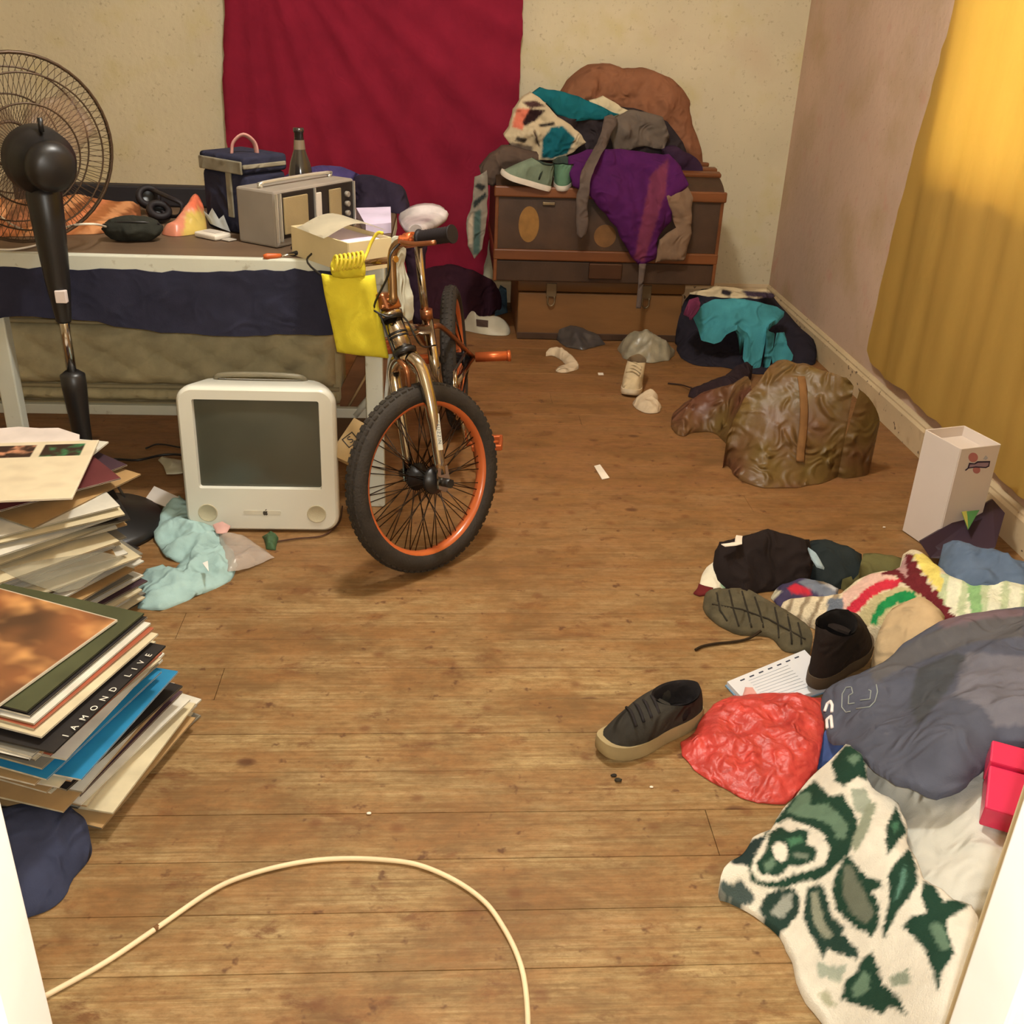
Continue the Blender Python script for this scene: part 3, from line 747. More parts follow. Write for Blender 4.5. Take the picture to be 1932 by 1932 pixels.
# fork
bm = BM()
for s in (1, -1):
    o0 = K+AX*0.012*s; 
    tube(bm, catmull([o0+WV*0.012, K+AX*0.042*s-WV*0.004, K+AX*0.058*s-WV*0.04, WC+AX*0.060*s+WV*0.16+(K-WC-WV*0.283)*0.35, WC+AX*0.060*s+WV*0.02], 5), [0.017]*6+[0.0165]*5+[0.016]*5+[0.0135]*4+[0.012], 12, mi=0)
tube(bm, [K+sdir*-0.012, K+sdir*0.03], 0.021, 16)
for s in (1, -1):
    M_ = basis(WC+AX*0.064*s, WH, WV, AX); prism(bm, [(-0.016, 0.04), (0.016, 0.04), (0.02, -0.012), (0.0, -0.026), (-0.02, -0.012)], 0.005, M_)
fk = obj('fork', bm, m_frm, bike)
bd0 = WC+AX*0.0735+WV*0.125+(K-WC-WV*0.283)*0.28
nv = (CAM-bd0).normalized(); up_ = (WV-nv*WV.dot(nv)).normalized(); M_ = basis(bd0+nv*0.004-up_*0.0, -up_, up_.cross(nv)*-1 if False else nv.cross(-up_), nv)
bm = BM(); prism(bm, rrect(0.088, 0.012, 0.002, 3), 0.0006, M_); dc = obj('decal', bm, mat('decal_silver', (186, 178, 156), rough=0.4), fk)
lettering('CEUZZIN', 0.0115, M_ @ Matrix.Translation((0, 0, 0.0012)), m_blk, fk, spacing=1.25)
for s in (1, -1):
    bm = BM(); cyl(bm, WC+AX*0.064*s, WC+AX*0.092*s, 0.012, 6); obj('axle_nut', bm, m_blk, fk)
# head tube with rings, headset
bm = BM(); cyl(bm, HB, HT, 0.0245, 20); 
frame = obj('frame_head_tube', bm, m_frm, bike)
for f in (0.0, 0.42, 0.52, 1.0):
    bm = BM(); c = HB+(HT-HB)*f; cyl(bm, c-sdir*(0.006 if f in (0, 1) else 0.003), c+sdir*(0.006 if f in (0, 1) else 0.003), 0.029 if f in (0, 1) else 0.0255, 20); obj('head_ring', bm, m_blk, frame)
bm = BM(); lathe(bm, [(0.03, 0.0), (0.031, 0.012), (0.018, 0.022), (0.017, 0.04)], basis(HT, sdir.orthogonal().normalized(), sdir.cross(sdir.orthogonal().normalized()), sdir), 20); obj('headset', bm, m_frm, frame)
SCL = Vector((-0.048, 2.95, 0.468)); BBK = Vector((-0.012, 2.845, 0.275))
bm = BM(); tube(bm, [HT-sdir*0.03, SCL-Vector((0, 0, 0.03))], 0.016, 14); obj('top_tube', bm, m_frm, frame)
bm = BM(); tube(bm, [HB+sdir*0.025, BBK], 0.0195, 14); obj('down_tube', bm, m_frm, frame)
bm = BM(); tube(bm, [BBK, SCL+Vector((-0.003, 0.002, 0.012))], 0.0155, 14); obj('seat_tube', bm, m_frm, frame)
bm = BM(); cyl(bm, BBK-RAX*0.036, BBK+RAX*0.036, 0.023, 18); obj('bottom_bracket', bm, m_frm, frame)
for s in (1, -1):
    bm = BM(); tube(bm, [BBK+RAX*0.03*s, RA+RAX*0.062*s], 0.009, 10); obj('chain_stay', bm, m_frm, frame)
    bm = BM(); tube(bm, catmull([SCL+RAX*0.014*s-Vector((0, 0, 0.02)), SCL+RAX*0.04*s+bdir*0.08-Vector((0, 0, 0.05)), RA+RAX*0.062*s], 4), 0.008, 10); obj('seat_stay', bm, m_cop, frame)
    bm = BM(); pe = RA+RAX*0.07*s; cyl(bm, pe, pe+RAX*0.115*s, 0.0165, 18); lathe(bm, [(0.0165, 0), (0.019, 0.003), (0.019, 0.012), (0.012, 0.014)], basis(pe+RAX*0.105*s, bdir, RAX.cross(bdir)*s, RAX*s), 18); obj('peg', bm, m_org, bike)
# cranks, chainring, pedals
bm = BM(); CR = BBK+RAX*0.048; Mx = basis(CR, bdir, RV, RAX)
torus(bm, CR, bdir, RV, RAX, [(0.075, 0.002), (0.066, 0.002), (0.066, -0.002), (0.075, -0.002)], 44)
for k in range(5):
    a = 2*PI*k/5; tube(bm, [CR, CR+(bdir*math.cos(a)+RV*math.sin(a))*0.068], 0.006, 6)
obj('chainring', bm, m_frm, bike)
for s, ang in ((1, math.radians(-66)), (-1, math.radians(114))):
    d = bdir*math.cos(ang)*-1+RV*math.sin(ang); c0 = BBK+RAX*0.062*s; c1 = c0+d*0.145+RAX*0.01*s
    bm = BM(); tube(bm, [c0, c0+d*0.07, c1], [0.012, 0.009, 0.011], 10, flat=0.7); ck = obj('crank', bm, m_frm, bike)
    bm = BM(); Mp = basis(c1+RAX*0.062*s, RAX, bdir, RAX.cross(bdir)); cyl(bm, c1, c1+RAX*0.10*s, 0.007, 10)
    for yy in (-0.036, 0.036): box(bm, (0, yy, 0), (0.088, 0.012, 0.018), Mp, 0.003)
    for xx in (-0.04, 0.0, 0.04): box(bm, (xx, 0, 0), (0.010, 0.07, 0.018), Mp, 0.003)
    obj('pedal', bm, m_org, bike)
# chain
bm = BM(); tube(bm, [CR+RV*0.07, RA+RAX*0.045+RV*0.03], 0.004, 6); tube(bm, [CR-RV*0.07, RA+RAX*0.045-RV*0.03], 0.004, 6); obj('chain', bm, m_blk, bike)
# seat post and saddle
bm = BM(); tube(bm, [SCL-Vector((0, 0, 0.06)), (-0.079, 2.955, 0.705)], 0.0115, 14); obj('seat_post', bm, m_frm, bike)
bm = BM(); cyl(bm, SCL+Vector((-0.003, 0.0, 0.004)), SCL+Vector((-0.006, 0, 0.032)), 0.0185, 16); obj('seat_clamp', bm, m_cop, bike)
bm = BM(); sd = -bdir; sr = RAX; su = Vector((0.0, -0.12, 1)).normalized(); S0 = Vector((-0.068, 2.985, 0.715)); rows = []
for i in range(15):
    f = i/14; w = 0.062*(1-f)**0.8*(1 if f > 0.08 else 0.7)+0.018; l = -0.10+0.245*f; row = []
    for k in range(16):
        a = 2*PI*k/16; hh = 0.028*(1-0.35*f) if math.sin(a) > 0 else 0.018
        row.append(bm.verts.new(S0+sd*l+sr*(w*math.cos(a))+su*(0.022+hh*math.sin(a)+0.02*(f-0.35)**2+(0.012 if f < 0.2 else 0))))
    rows.append(row)
for a, b in zip(rows[:-1], rows[1:]):
    for k in range(16): bm.faces.new((a[k], a[(k+1) % 16], b[(k+1) % 16], b[k])).smooth = True
bm.faces.new(rows[0][::-1]); bm.faces.new(rows[-1]); obj('saddle', bm, mat('silver_vinyl', (172, 162, 160), rough=0.3, var=0.45, vscale=14, coat=0.4), bike)
# handlebar: stem, risers, crossbar, grips, levers
hb = AX.copy(); hb.z = 0.20; hb.normalize()      # near end of the bar
fwd = hb.cross(sdir).normalized()                # toward the front of the turned wheel
bm = BM(); tube(bm, [HT+sdir*0.02, BC-sdir*0.01], 0.013, 14); box(bm, (0, 0, 0), (0.052, 0.05, 0.042), basis(BC+fwd*0.012, hb, fwd, sdir), 0.006)
for sx in (-1, 1):
    for sz in (-1, 1): cyl(bm, BC+fwd*0.03+hb*0.016*sx+sdir*0.014*sz, BC+fwd*0.044+hb*0.016*sx+sdir*0.014*sz, 0.005, 8)
obj('stem', bm, m_cop, bike)
bm = BM(); b0 = BC+fwd*0.018
bars = {}
for s in (1, -1):
    p1 = b0+hb*0.035*s; p2 = b0+hb*0.052*s+sdir*0.03; p3 = b0+hb*0.105*s+sdir*0.125; p4 = b0+hb*0.165*s+sdir*0.150-fwd*0.012; p5 = b0+hb*0.285*s+sdir*0.158-fwd*0.035
    if s < 0: p3 = b0+hb*0.12*s+sdir*0.11; p4 = b0+hb*0.20*s+sdir*0.135-fwd*0.012; p5 = b0+hb*0.33*s+sdir*0.140-fwd*0.04
    tube(bm, catmull([b0, p1, p2, p3, p4, p5], 5), 0.0112, 12); bars[s] = (p3, p4, p5)
tube(bm, [bars[1][0]-sdir*0.02, bars[-1][0]-sdir*0.02], 0.008, 10)
obj('handlebar', bm, mat('bronzed_chrome', (168, 138, 106), rough=0.2, var=0.08, metal=0.95), bike)
for s in (1, -1):
    bm = BM(); a = bars[s][1]*0.75+bars[s][2]*0.25 if s > 0 else bars[s][1]*0.4+bars[s][2]*0.6; b = bars[s][2]+(bars[s][2]-bars[s][1])*0.04; d = (b-a)
    pts_ = []; rads = []
    for i in range(25):
        pts_.append(a+d*(i/24)); rads.append(0.0185 if i % 2 else 0.0165)
    rads[0] = 0.022; rads[-1] = 0.021; rads[-2] = 0.021
    tube(bm, pts_, rads, 16); obj('grip', bm, m_drk, bike)
    dn = d.normalized(); lp = a-dn*0.03
    bm = BM(); cyl(bm, lp-dn*0.012, lp+dn*0.012, 0.0175, 14); box(bm, lp+fwd*0.018, (0.026, 0.026, 0.02), None, 0.004)
    lv = obj('brake_lever', bm, m_org if s > 0 else m_blk, bike)
    bm = BM(); tube(bm, catmull([lp+fwd*0.022, lp+fwd*0.045+dn*0.02-sdir*0.006, lp+fwd*0.05+dn*0.06-sdir*0.014, lp+fwd*0.044+dn*0.11-sdir*0.016], 4), 0.0058, 8, flat=1.0); obj('lever_blade', bm, m_blk if s < 0 else m_cop, lv, smooth=True)
# brake cables
bm = BM(); a = bars[1][1]+fwd*0.02; tube(bm, catmull([a, a+fwd*0.05-sdir*0.03, a+fwd*0.055-sdir*0.08-hb*0.03, BC+fwd*0.05-sdir*0.01, HT+fwd*0.03, HB+fwd*0.02-RAX*0.01, K+fwd*0.02], 6), 0.0026, 6)
a = bars[-1][1]+fwd*0.02; tube(bm, catmull([a, a+fwd*0.05-sdir*0.04+hb*0.04, BC+fwd*0.045-sdir*0.03, HT+RAX*0.03, HB+RAX*0.035+bdir*0.05, BBK+RV*0.15], 6), 0.0026, 6)
obj('brake_cable', bm, m_blk, bike, smooth=True)
# front caliper brake, coppery
bm = BM(); cb = K+WH*0.0-WV*0.012; 
for s in (1,): tube(bm, catmull([cb+fwd*0.03+AX*0.006*s+WV*0.02, cb+fwd*0.034+AX*0.034*s, cb+fwd*0.03+AX*0.03*s-WV*0.045, cb+fwd*0.028+AX*0.022*s-WV*0.062], 4), 0.0065, 8)
obj('caliper_brake', bm, m_cop, bike, smooth=True)
# kickstand
bm = BM(); tube(bm, catmull([BBK+bdir*0.03-RV*0.02, BBK+bdir*0.05+RAX*0.07-RV*0.10, BBK+bdir*0.06+RAX*0.115-Vector((0, 0, BBK.z-0.012))], 4), 0.0065, 8); obj('kickstand', bm, m_cop, bike, smooth=True)

# ------------------------------------------------------------------ yellow drawstring bag on the far bar
m_yel = cloth_mat('yellow_cloth', (206, 190, 52), var=0.08, wr=0.2)
yb = 2.44
pts = PY([(606, 518), (628, 522), (655, 520), (685, 523), (707, 520), (712, 560), (722, 620), (733, 676), (690, 672), (650, 667), (636, 664), (622, 600), (612, 555)], yb)
t = thing('yellow_bag', 'flat yellow cloth drawstring bag hanging from the bicycle handlebar', 'bag', at(670, 668, y=yb))
o = relief('bag_body', pts, m_yel, 'y', step=0.009, dome=0.006, dome_w=0.02, nz=(0.006, 8), folds=[(0.005, 11, 0.25, 1.0)], base=-(yb+0.012), smooth=0, parent=t, seed=5)
pn = PY([(628, 492), (645, 488), (665, 492), (682, 486), (686, 500), (690, 522), (668, 528), (645, 526), (630, 522), (626, 506)], yb-0.002)
relief('bag_neck', pn, m_yel, 'y', step=0.007, dome=0.012, dome_w=0.02, nz=(0.003, 20), folds=[(0.006, 34, 0.1, 0.6)], base=-(yb+0.015), smooth=2, parent=t, seed=6)
bm = BM()
for k in range(7):
    c = at(632+k*8, 497-k*1.2, y=yb-0.012); tube(bm, [c+Vector((0.004*math.sin(a)+0.006*math.cos(a), -0.012*math.cos(a), 0.018*math.sin(a))) for a in [2*PI*q/14 for q in range(14)]], 0.0034, 6, closed=True)
obj('cord_coil', bm, mat('yellow_cord', (214, 192, 60), rough=0.7), t, smooth=True)
bm = BM(); tube(bm, catmull([at(684, 494, y=yb), at(692, 478, y=yb+0.02), at(700, 458, y=yb+0.03), at(712, 440, y=yb+0.03), at(722, 440, y=yb+0.02)], 5), 0.004, 8); obj('drawstring', bm, mat('yellow_cord', (214, 192, 60)), t, smooth=True)
# ================================================================== things on the table
def stripes_fn(ang, freq, cols):
    def fn(px, cs):
        s = (px[:, 0]*math.cos(ang)+px[:, 1]*math.sin(ang))*freq
        for i, c in enumerate(cols):
            k = (np.floor(s).astype(int) % len(cols)) == i; cs[k] = lin(c)
        return cs
    return fn
m_vc = cloth_mat('dyed_cloth', (200, 200, 200), attr=True)
m_vcs = mat('printed_surface', (200, 200, 200), rough=0.6, attr=True, var=0.05, vscale=20)
m_vcp = mat('printed_foil', (200, 200, 200), rough=0.3, attr=True, var=0.15, vscale=20)
o = relief('folded_blanket', PZ([(-110, 452, .702), (0, 447, .702), (60, 445, .702), (120, 443, .702), (190, 440, .702), (235, 428, .702), (262, 398, .72), (256, 384, .735), (180, 381, .745), (120, 381, .745), (40, 384, .745), (-110, 388, .745)]),
           m_vc, step=0.012, dome=0.02, dome_w=0.03, nz=(0.006, 10), folds=[(0.006, 9, 0.5, 1.5)], base=TZ+0.001, base_col=(176, 108, 70),
           colfn=stripes_fn(0.9, 1/17.0, [(176, 106, 68), (150, 92, 52), (186, 128, 84), (126, 76, 44)]), seed=21)
tag(o, 'orange and brown striped blanket folded on the table behind the fan', 'blanket')
t = thing('long_black_bar', 'long black bar lying along the back edge of the table', 'bar', (-1.0, 3.37, TZ))
bm = BM(); boxr(bm, (-1.32, 3.335, TZ+0.001), (-0.62, 3.385, TZ+0.062), bev=0.006); obj('bar_body', bm, mat('matt_black', (34, 30, 32), rough=0.6), t)
for xx in (-1.315, -0.63):
    bm = BM(); boxr(bm, (xx-0.006, 3.332, TZ+0.001), (xx+0.016, 3.388, TZ+0.065), bev=0.005); obj('end_cap', bm, m_blk, t)
# headphones
hp = at(292, 388, z=TZ+0.03)
t = thing('headphones', 'black headphones lying behind the dark pouch', 'headphones', (hp.x, hp.y, TZ))
c1 = at(280, 372, z=TZ+0.05); c2 = at(300, 400, z=TZ+0.03)
for c, nn in ((c1, Vector((0.2, -0.8, 0.5))), (c2, Vector((0.3, -0.5, 0.8)))):
    nn.normalize(); a = nn.orthogonal().normalized(); M_ = basis(c, a, nn.cross(a), nn)
    bm = BM(); lathe(bm, [(0.0, -0.014), (0.030, -0.014), (0.036, -0.004), (0.036, 0.004)], M_, 20, caps=False); cu = obj('ear_cup', bm, m_blk, t)
    bm = BM(); torus(bm, c+nn*0.008, a, nn.cross(a), nn, [(0.026+0.010*math.cos(q), 0.010*math.sin(q)) for q in [2*PI*k/8 for k in range(8)]], 20); obj('ear_pad', bm, m_drk, cu)
bm = BM(); tube(bm, catmull([c1+Vector((0.01, 0.012, 0.02)), at(318, 372, z=TZ+0.07), at(343, 385, z=TZ+0.055), at(340, 405, z=TZ+0.025), at(320, 408, z=TZ+0.014), c2+Vector((0.01, 0, 0.0))], 6), 0.009, 8, flat=0.6); obj('headband', bm, m_drk, t, smooth=True)
pc = at(251, 432, z=TZ+0.03)
t = thing('pouch', 'dark green zipped pouch on the table beside the fan', 'pouch', (pc.x, pc.y, TZ))
bm = BM(); blob(bm, (pc.x, pc.y, TZ+0.031), (0.078, 0.045, 0.034), 4, 0.08, 2.0, 3, flat=TZ+0.001, M=Matrix.Rotation(0.12, 3, 'Z')); obj('pouch_body', bm, cloth_mat('dark_green_fabric', (44, 44, 38)), t)
bm = BM(); tube(bm, catmull([(pc.x-0.075, pc.y-0.006, TZ+0.04), (pc.x-0.03, pc.y-0.03, TZ+0.052), (pc.x+0.03, pc.y-0.028, TZ+0.054), (pc.x+0.07, pc.y+0.0, TZ+0.044)], 5), 0.003, 6); obj('zip', bm, m_blk, t, smooth=True)
o = relief('snack_packet', PZ([(308, 442, .702), (330, 446, .702), (360, 442, .702), (386, 437, .702), (386, 412, .73), (384, 385, .765), (372, 368, .785), (357, 371, .785), (350, 392, .76), (330, 416, .735), (312, 428, .72)]), m_vcp,
           step=0.008, dome=0.02, dome_w=0.03, nz=(0.012, 26), rz=(0.012, 30), base=TZ+0.001, base_col=(196, 122, 96), seed=8,
           paint=[([(350, 402), (372, 396), (390, 400), (390, 444), (346, 444)], (190, 162, 84)), ([(356, 366), (386, 366), (386, 396), (356, 392)], (206, 104, 74))])
tag(o, 'crumpled pink and yellow packet beside the cooler bag', 'packet')
# cooler bag
A = at(389, 429, z=TZ); B = at(464, 446, z=TZ); B = A+(B-A).normalized()*0.185
ux = (B-A).normalized(); uy = Vector((-ux.y, ux.x, 0)); hgt = 0.215
t = thing('cooler_bag', 'navy cooler bag with grey zip lid standing behind the radio', 'bag', A+ux*0.09+uy*0.075)
Mb = basis(A, ux, uy, Vector((0, 0, 1)))
m_nv = cloth_mat('navy_nylon', (42, 42, 58)); m_gz = cloth_mat('grey_trim', (128, 120, 102))
bm = BM(); box(bm, (0.0925, 0.075, 0.083), (0.185, 0.15, 0.165), Mb, 0.016, 3); obj('bag_body', bm, m_nv, t, smooth=True)
bm = BM(); box(bm, (0.0925, 0.075, 0.188), (0.190, 0.155, 0.045), Mb, 0.01, 3); ld = obj('lid', bm, m_nv, t, smooth=True)
bm = BM(); box(bm, (0.09, -0.003, 0.181), (0.178, 0.008, 0.034), Mb, 0.003); box(bm, (0.186, 0.07, 0.185), (0.008, 0.15, 0.012), Mb, 0.003); obj('zip_band', bm, m_gz, ld)
bm = BM(); tube(bm, [Mb @ Vector(q) for q in catmull([(0.10, 0.03, 0.205), (0.105, 0.035, 0.238), (0.118, 0.06, 0.258), (0.131, 0.085, 0.238), (0.135, 0.09, 0.205)], 5)], 0.009, 8, flat=0.5); obj('handle', bm, cloth_mat('dusty_pink_strap', (176, 128, 118)), ld, smooth=True)
bm = BM(); box(bm, (0.12, -0.002, 0.105), (0.022, 0.006, 0.12), Mb, 0.002); obj('side_strap', bm, m_gz, t)
o = relief('paper_scrap', [Mb @ Vector(q) for q in ((0.0, -0.012, 0.055), (0.03, -0.012, 0.04), (0.05, -0.012, 0.062), (0.075, -0.012, 0.035), (0.10, -0.014, 0.05), (0.125, -0.016, 0.008), (0.09, -0.018, 0.012), (0.04, -0.016, 0.018))], mat('blue_white_paper', (186, 192, 196), rough=0.8), 'y', step=0.008, dome=0.004, nz=(0.004, 20), thick=0.001, smooth=0)
tag(o, 'torn pale blue paper scrap against the cooler bag', 'paper')
# small white device
t = thing('white_gadget', 'small flat white plastic gadget at the table front', 'gadget', at(404, 452, z=TZ))
q = [at(371, 452, z=TZ), at(394, 441, z=TZ), at(440, 447, z=TZ), at(414, 461, z=TZ)]
dx = (q[3]-q[0]); dx.normalize(); dy = Vector((-dx.y, dx.x, 0)); M_ = basis((q[0]+q[2])/2, dx, dy, Vector((0, 0, 1)))
bm = BM(); box(bm, (-0.008, 0, 0.0085), (0.085, 0.058, 0.015), M_, 0.005, 3); obj('gadget_body', bm, mat('offwhite_plastic', (216, 206, 190), rough=0.4), t, smooth=True)
bm = BM(); box(bm, (0.05, 0.004, 0.003), (0.03, 0.03, 0.003), M_, 0.001); obj('tab', bm, mat('grey_card', (170, 160, 146)), t)
bm = BM(); box(bm, (-0.01, 0.004, 0.0165), (0.05, 0.03, 0.001), M_); obj('panel', bm, mat('pale_panel', (186, 176, 164)), t)
# radio cassette player
zt = 0.845
T0, TR, TL = at(516, 363, z=zt), at(667, 337, z=zt), at(449, 357, z=zt)
rx = (TR-T0); rl = rx.length; rx.normalize(); ry = Vector((-rx.y, rx.x, 0)); dep = 0.135
t = thing('radio', 'silver and black tabletop radio with two pale speaker panels', 'radio', (T0.x, T0.y, TZ))
Mr = basis(Vector((T0.x, T0.y, TZ+0.001)), rx, ry, Vector((0, 0, 1)))
m_sil = mat('dull_silver_plastic', (140, 130, 118), rough=0.5, var=0.08); m_blkp = mat('radio_black', (36, 30, 28), rough=0.35)
rh = zt-TZ
print('radio length', rl)
rl = min(rl, 0.40)
bm = BM(); box(bm, (rl/2, dep/2, rh/2), (rl, dep, rh), Mr, 0.006); obj('radio_case', bm, m_sil, t)
bm = BM(); box(bm, (rl/2+0.004, -0.003, rh/2+0.008), (rl-0.02, 0.008, rh-0.028), Mr, 0.002); fp = obj('front_panel', bm, m_blkp, t)
m_pan = mat('gold_grille', (156, 136, 98), rough=0.5, bump=0.5, bscale=500)
for x0, x1 in ((0.03, 0.145), (0.255, 0.315)):
    bm = BM(); box(bm, ((x0+x1)/2*rl/0.4, -0.009, rh/2+0.008), ((x1-x0)*rl/0.4, 0.006, rh-0.05), Mr, 0.002); obj('speaker_panel', bm, m_pan, fp)
bm = BM(); box(bm, (0.20*rl/0.4, -0.009, rh/2+0.014), (0.022, 0.006, rh-0.066), Mr, 0.002); obj('dial', bm, mat('dial_white', (196, 186, 172)), fp)
m_brt = mat('bright_trim', (226, 222, 210), rough=0.25, metal=0.7)
for xx in (-0.001, 0.013, 0.182*rl/0.4, rl-0.012):
    bm = BM(); box(bm, (xx, -0.009, rh/2+0.006), (0.004, 0.008, rh-0.022), Mr); obj('trim_strip', bm, m_brt, fp)
for k in range(4):
    bm = BM(); lathe(bm, [(0.008, 0), (0.008, 0.01), (0.006, 0.012)], Mr @ xform((rl*0.865, -0.006, 0.03+0.026*k), (PI/2, 0, 0)), 14); obj('knob', bm, m_sil, fp)
bm = BM(); tube(bm, [Mr @ Vector(q) for q in catmull([(0.03, dep/2, rh), (0.035, dep/2, rh+0.012), (rl-0.035, dep/2, rh+0.012), (rl-0.03, dep/2, rh)], 4)], 0.005, 8); obj('carry_handle', bm, m_brt, t, smooth=True)
# bottle
bp = at(566, 300, y=3.30); bx = bp.x
o = BM(); lathe(o, [(0.0, 0.0), (0.034, 0.002), (0.036, 0.01), (0.036, 0.12), (0.030, 0.15), (0.018, 0.185), (0.0145, 0.20), (0.0135, 0.235), (0.016, 0.237), (0.016, 0.249), (0.0, 0.249)], Matrix.Translation((bx, 3.30, TZ+0.001)), 24, caps=False)
t = thing('bottle', 'dark brown glass bottle standing at the back of the table', 'bottle', (bx, 3.30, TZ))
obj('bottle_body', o, mat('dark_glass', (46, 40, 36), rough=0.18, spec=0.6, coat=0.5), t)
bm = BM(); lathe(bm, [(0.0366, 0.03), (0.0366, 0.10)], Matrix.Translation((bx, 3.30, TZ)), 24, caps=False); obj('bottle_label', bm, mat('worn_label', (86, 74, 62)), t)
bm = BM(); lathe(bm, [(0.0178, 0.188), (0.0156, 0.215)], Matrix.Translation((bx, 3.30, TZ+0.001)), 24, caps=False); obj('neck_label', bm, mat('neck_foil', (120, 104, 84), rough=0.4), t)
# dark clothes behind the radio
o = relief('purple_cloth_heap', PZ([(520, 352, .75), (545, 326, .80), (585, 315, .815), (630, 313, .815), (665, 322, .81), (690, 345, .76), (690, 380, .705), (640, 392, .705), (560, 392, .705), (525, 380, .705)]), cloth_mat('dark_purple_cloth', (66, 56, 98)),
           step=0.012, dome=0.015, dome_w=0.04, crease=(0.008, 9), nz=(0.012, 12), folds=[(0.010, 8, 1.4, 1.2)], base=TZ+0.001, seed=13)
tag(o, 'dark purple cloth heaped behind the radio', 'cloth')
o = relief('dark_garment_heap', PZ([(668, 335, .79), (700, 330, .80), (735, 342, .79), (757, 352, .77), (770, 380, .72), (765, 402, .705), (720, 396, .705), (680, 398, .705), (662, 370, .72)]), cloth_mat('near_black_cloth', (40, 32, 46)),
           step=0.012, dome=0.02, dome_w=0.04, crease=(0.008, 9), nz=(0.014, 12), folds=[(0.008, 9, 0.4, 1.5)], base=TZ+0.001, seed=14)
tag(o, 'near black garment heaped at the right end of the table', 'clothes')
# carton with papers
zb = TZ+0.075
q0, q1, q2 = at(657, 458, z=zb), at(592, 434, z=zb), at(737, 447, z=zb)
vx = (q2-q0); vx.z = 0; wx = vx.length; vx.normalize(); vy = Vector((-vx.y, vx.x, 0)); wy = 0.25
t = thing('open_carton', 'shallow cream carton of papers at the table corner', 'box', (q0.x, q0.y, TZ))
Mc = basis(Vector((q0.x, q0.y, TZ+0.001)), vx, vy, Vector((0, 0, 1))); hb_ = 0.073
m_card = mat('cream_card', (214, 196, 152), rough=0.8, var=0.06)
wx = min(max(wx, 0.12), 0.17)
for c, s in (((wx/2, 0, hb_/2), (wx, 0.004, hb_)), ((wx/2, wy, hb_/2), (wx, 0.004, hb_)), ((0, wy/2, hb_/2), (0.004, wy, hb_)), ((wx, wy/2, hb_/2), (0.004, wy, hb_)), ((wx/2, wy/2, 0.003), (wx, wy, 0.004))):
    bm = BM(); box(bm, c, s, Mc); obj('carton_panel', bm, m_card, t)
o = BM(); box(o, (wx/2, wy/2, 0.035), (wx-0.012, wy-0.012, 0.06), Mc, 0.002); o = obj('paper_stack', o, mat('lilac_paper', (206, 192, 216), rough=0.8)); tag(o, 'lilac paper stack inside the cream carton', 'paper')
# a curling sheet on top
rows = []; bm = BM()
for i in range(13):
    f = i/12; row = []
    for j in range(5):
        g = j/4; row.append(bm.verts.new(Mc @ Vector((-0.03+0.19*f, 0.06+0.12*g, hb_+0.004+0.026*math.sin(PI*f)**1.3+0.006*g))))
    rows.append(row)
for a, b in zip(rows[:-1], rows[1:]):
    for j in range(4): bm.faces.new((a[j], a[j+1], b[j+1], b[j])).smooth = True
bmesh.ops.solidify(bm, geom=list(bm.faces), thickness=0.0015)
o = obj('curled_sheet', bm, mat('cream_paper', (216, 206, 180), rough=0.8)); tag(o, 'arched cream sheet of card lying over the open carton', 'paper')
o = relief('plastic_scrap', PZ([(556, 444, .705), (575, 425, .73), (588, 418, .745), (592, 432, .74), (590, 458, .705), (572, 455, .703)]), mat('milky_plastic', (190, 186, 166), rough=0.3, alpha=0.75), step=0.008, dome=0.012, nz=(0.006, 26), base=TZ+0.001, seed=4)
tag(o, 'milky plastic scrap between the radio and the carton', 'plastic')
bm = BM(); c = at(672, 395, z=0.72); 
o = relief('lilac_sheet', PZ([(672, 392, .73), (737, 390, .73), (738, 420, .73), (690, 424, .73)]), mat('lilac_paper', (206, 192, 216)), step=0.02, dome=0.0, nz=(0.002, 9), base=TZ+0.001, smooth=0)
tag(o, 'lilac sheets stacked behind the cream carton', 'paper')
t = thing('orange_screwdriver', 'small orange handled screwdriver at the table edge', 'tool', at(515, 484, z=TZ))
p0 = at(497, 484, z=TZ+0.008); p1 = at(530, 482, z=TZ+0.008); p2 = at(556, 480, z=TZ+0.008)
bm = BM(); tube(bm, [p0, p0*0.8+p1*0.2, p0*0.3+p1*0.7, p1], [0.005, 0.008, 0.0065, 0.005], 10); obj('handle', bm, mat('orange_plastic', (178, 86, 40), rough=0.4), t, smooth=True)
bm = BM(); tube(bm, [p1, p2], 0.0025, 8); obj('shaft', bm, m_chr, t)
# white towel hanging from the right end
o = relief('hanging_towel', PY([(736, 452, 2.72), (752, 446, 2.78), (764, 452, 2.82), (763, 498, 2.81), (771, 526, 2.80), (780, 562, 2.79), (780, 604, 2.78), (757, 608, 2.71), (748, 580, 2.70), (741, 530, 2.70), (735, 490, 2.70)], 2.72), cloth_mat('grey_white_towel', (190, 190, 172)), 'y',
           step=0.009, dome=0.006, nz=(0.004, 12), folds=[(0.004, 24, 0.1, 0.5)], thick=0.006, smooth=2, seed=9)
tag(o, 'greyish white towel hanging over the right end of the table', 'towel')
o = relief('dark_trousers', PY([(757, 448), (790, 440), (806, 470), (800, 520), (803, 570), (800, 610), (778, 612), (775, 570), (768, 520), (760, 480)], 3.42), cloth_mat('aubergine_cloth', (46, 30, 42)), 'y', step=0.012, dome=0.02, dome_w=0.03, nz=(0.006, 10), folds=[(0.006, 14, 0.1, 0.7)], base=-3.46, smooth=2, seed=10)
tag(o, 'dark aubergine trousers hanging behind the bicycle saddle', 'trousers')
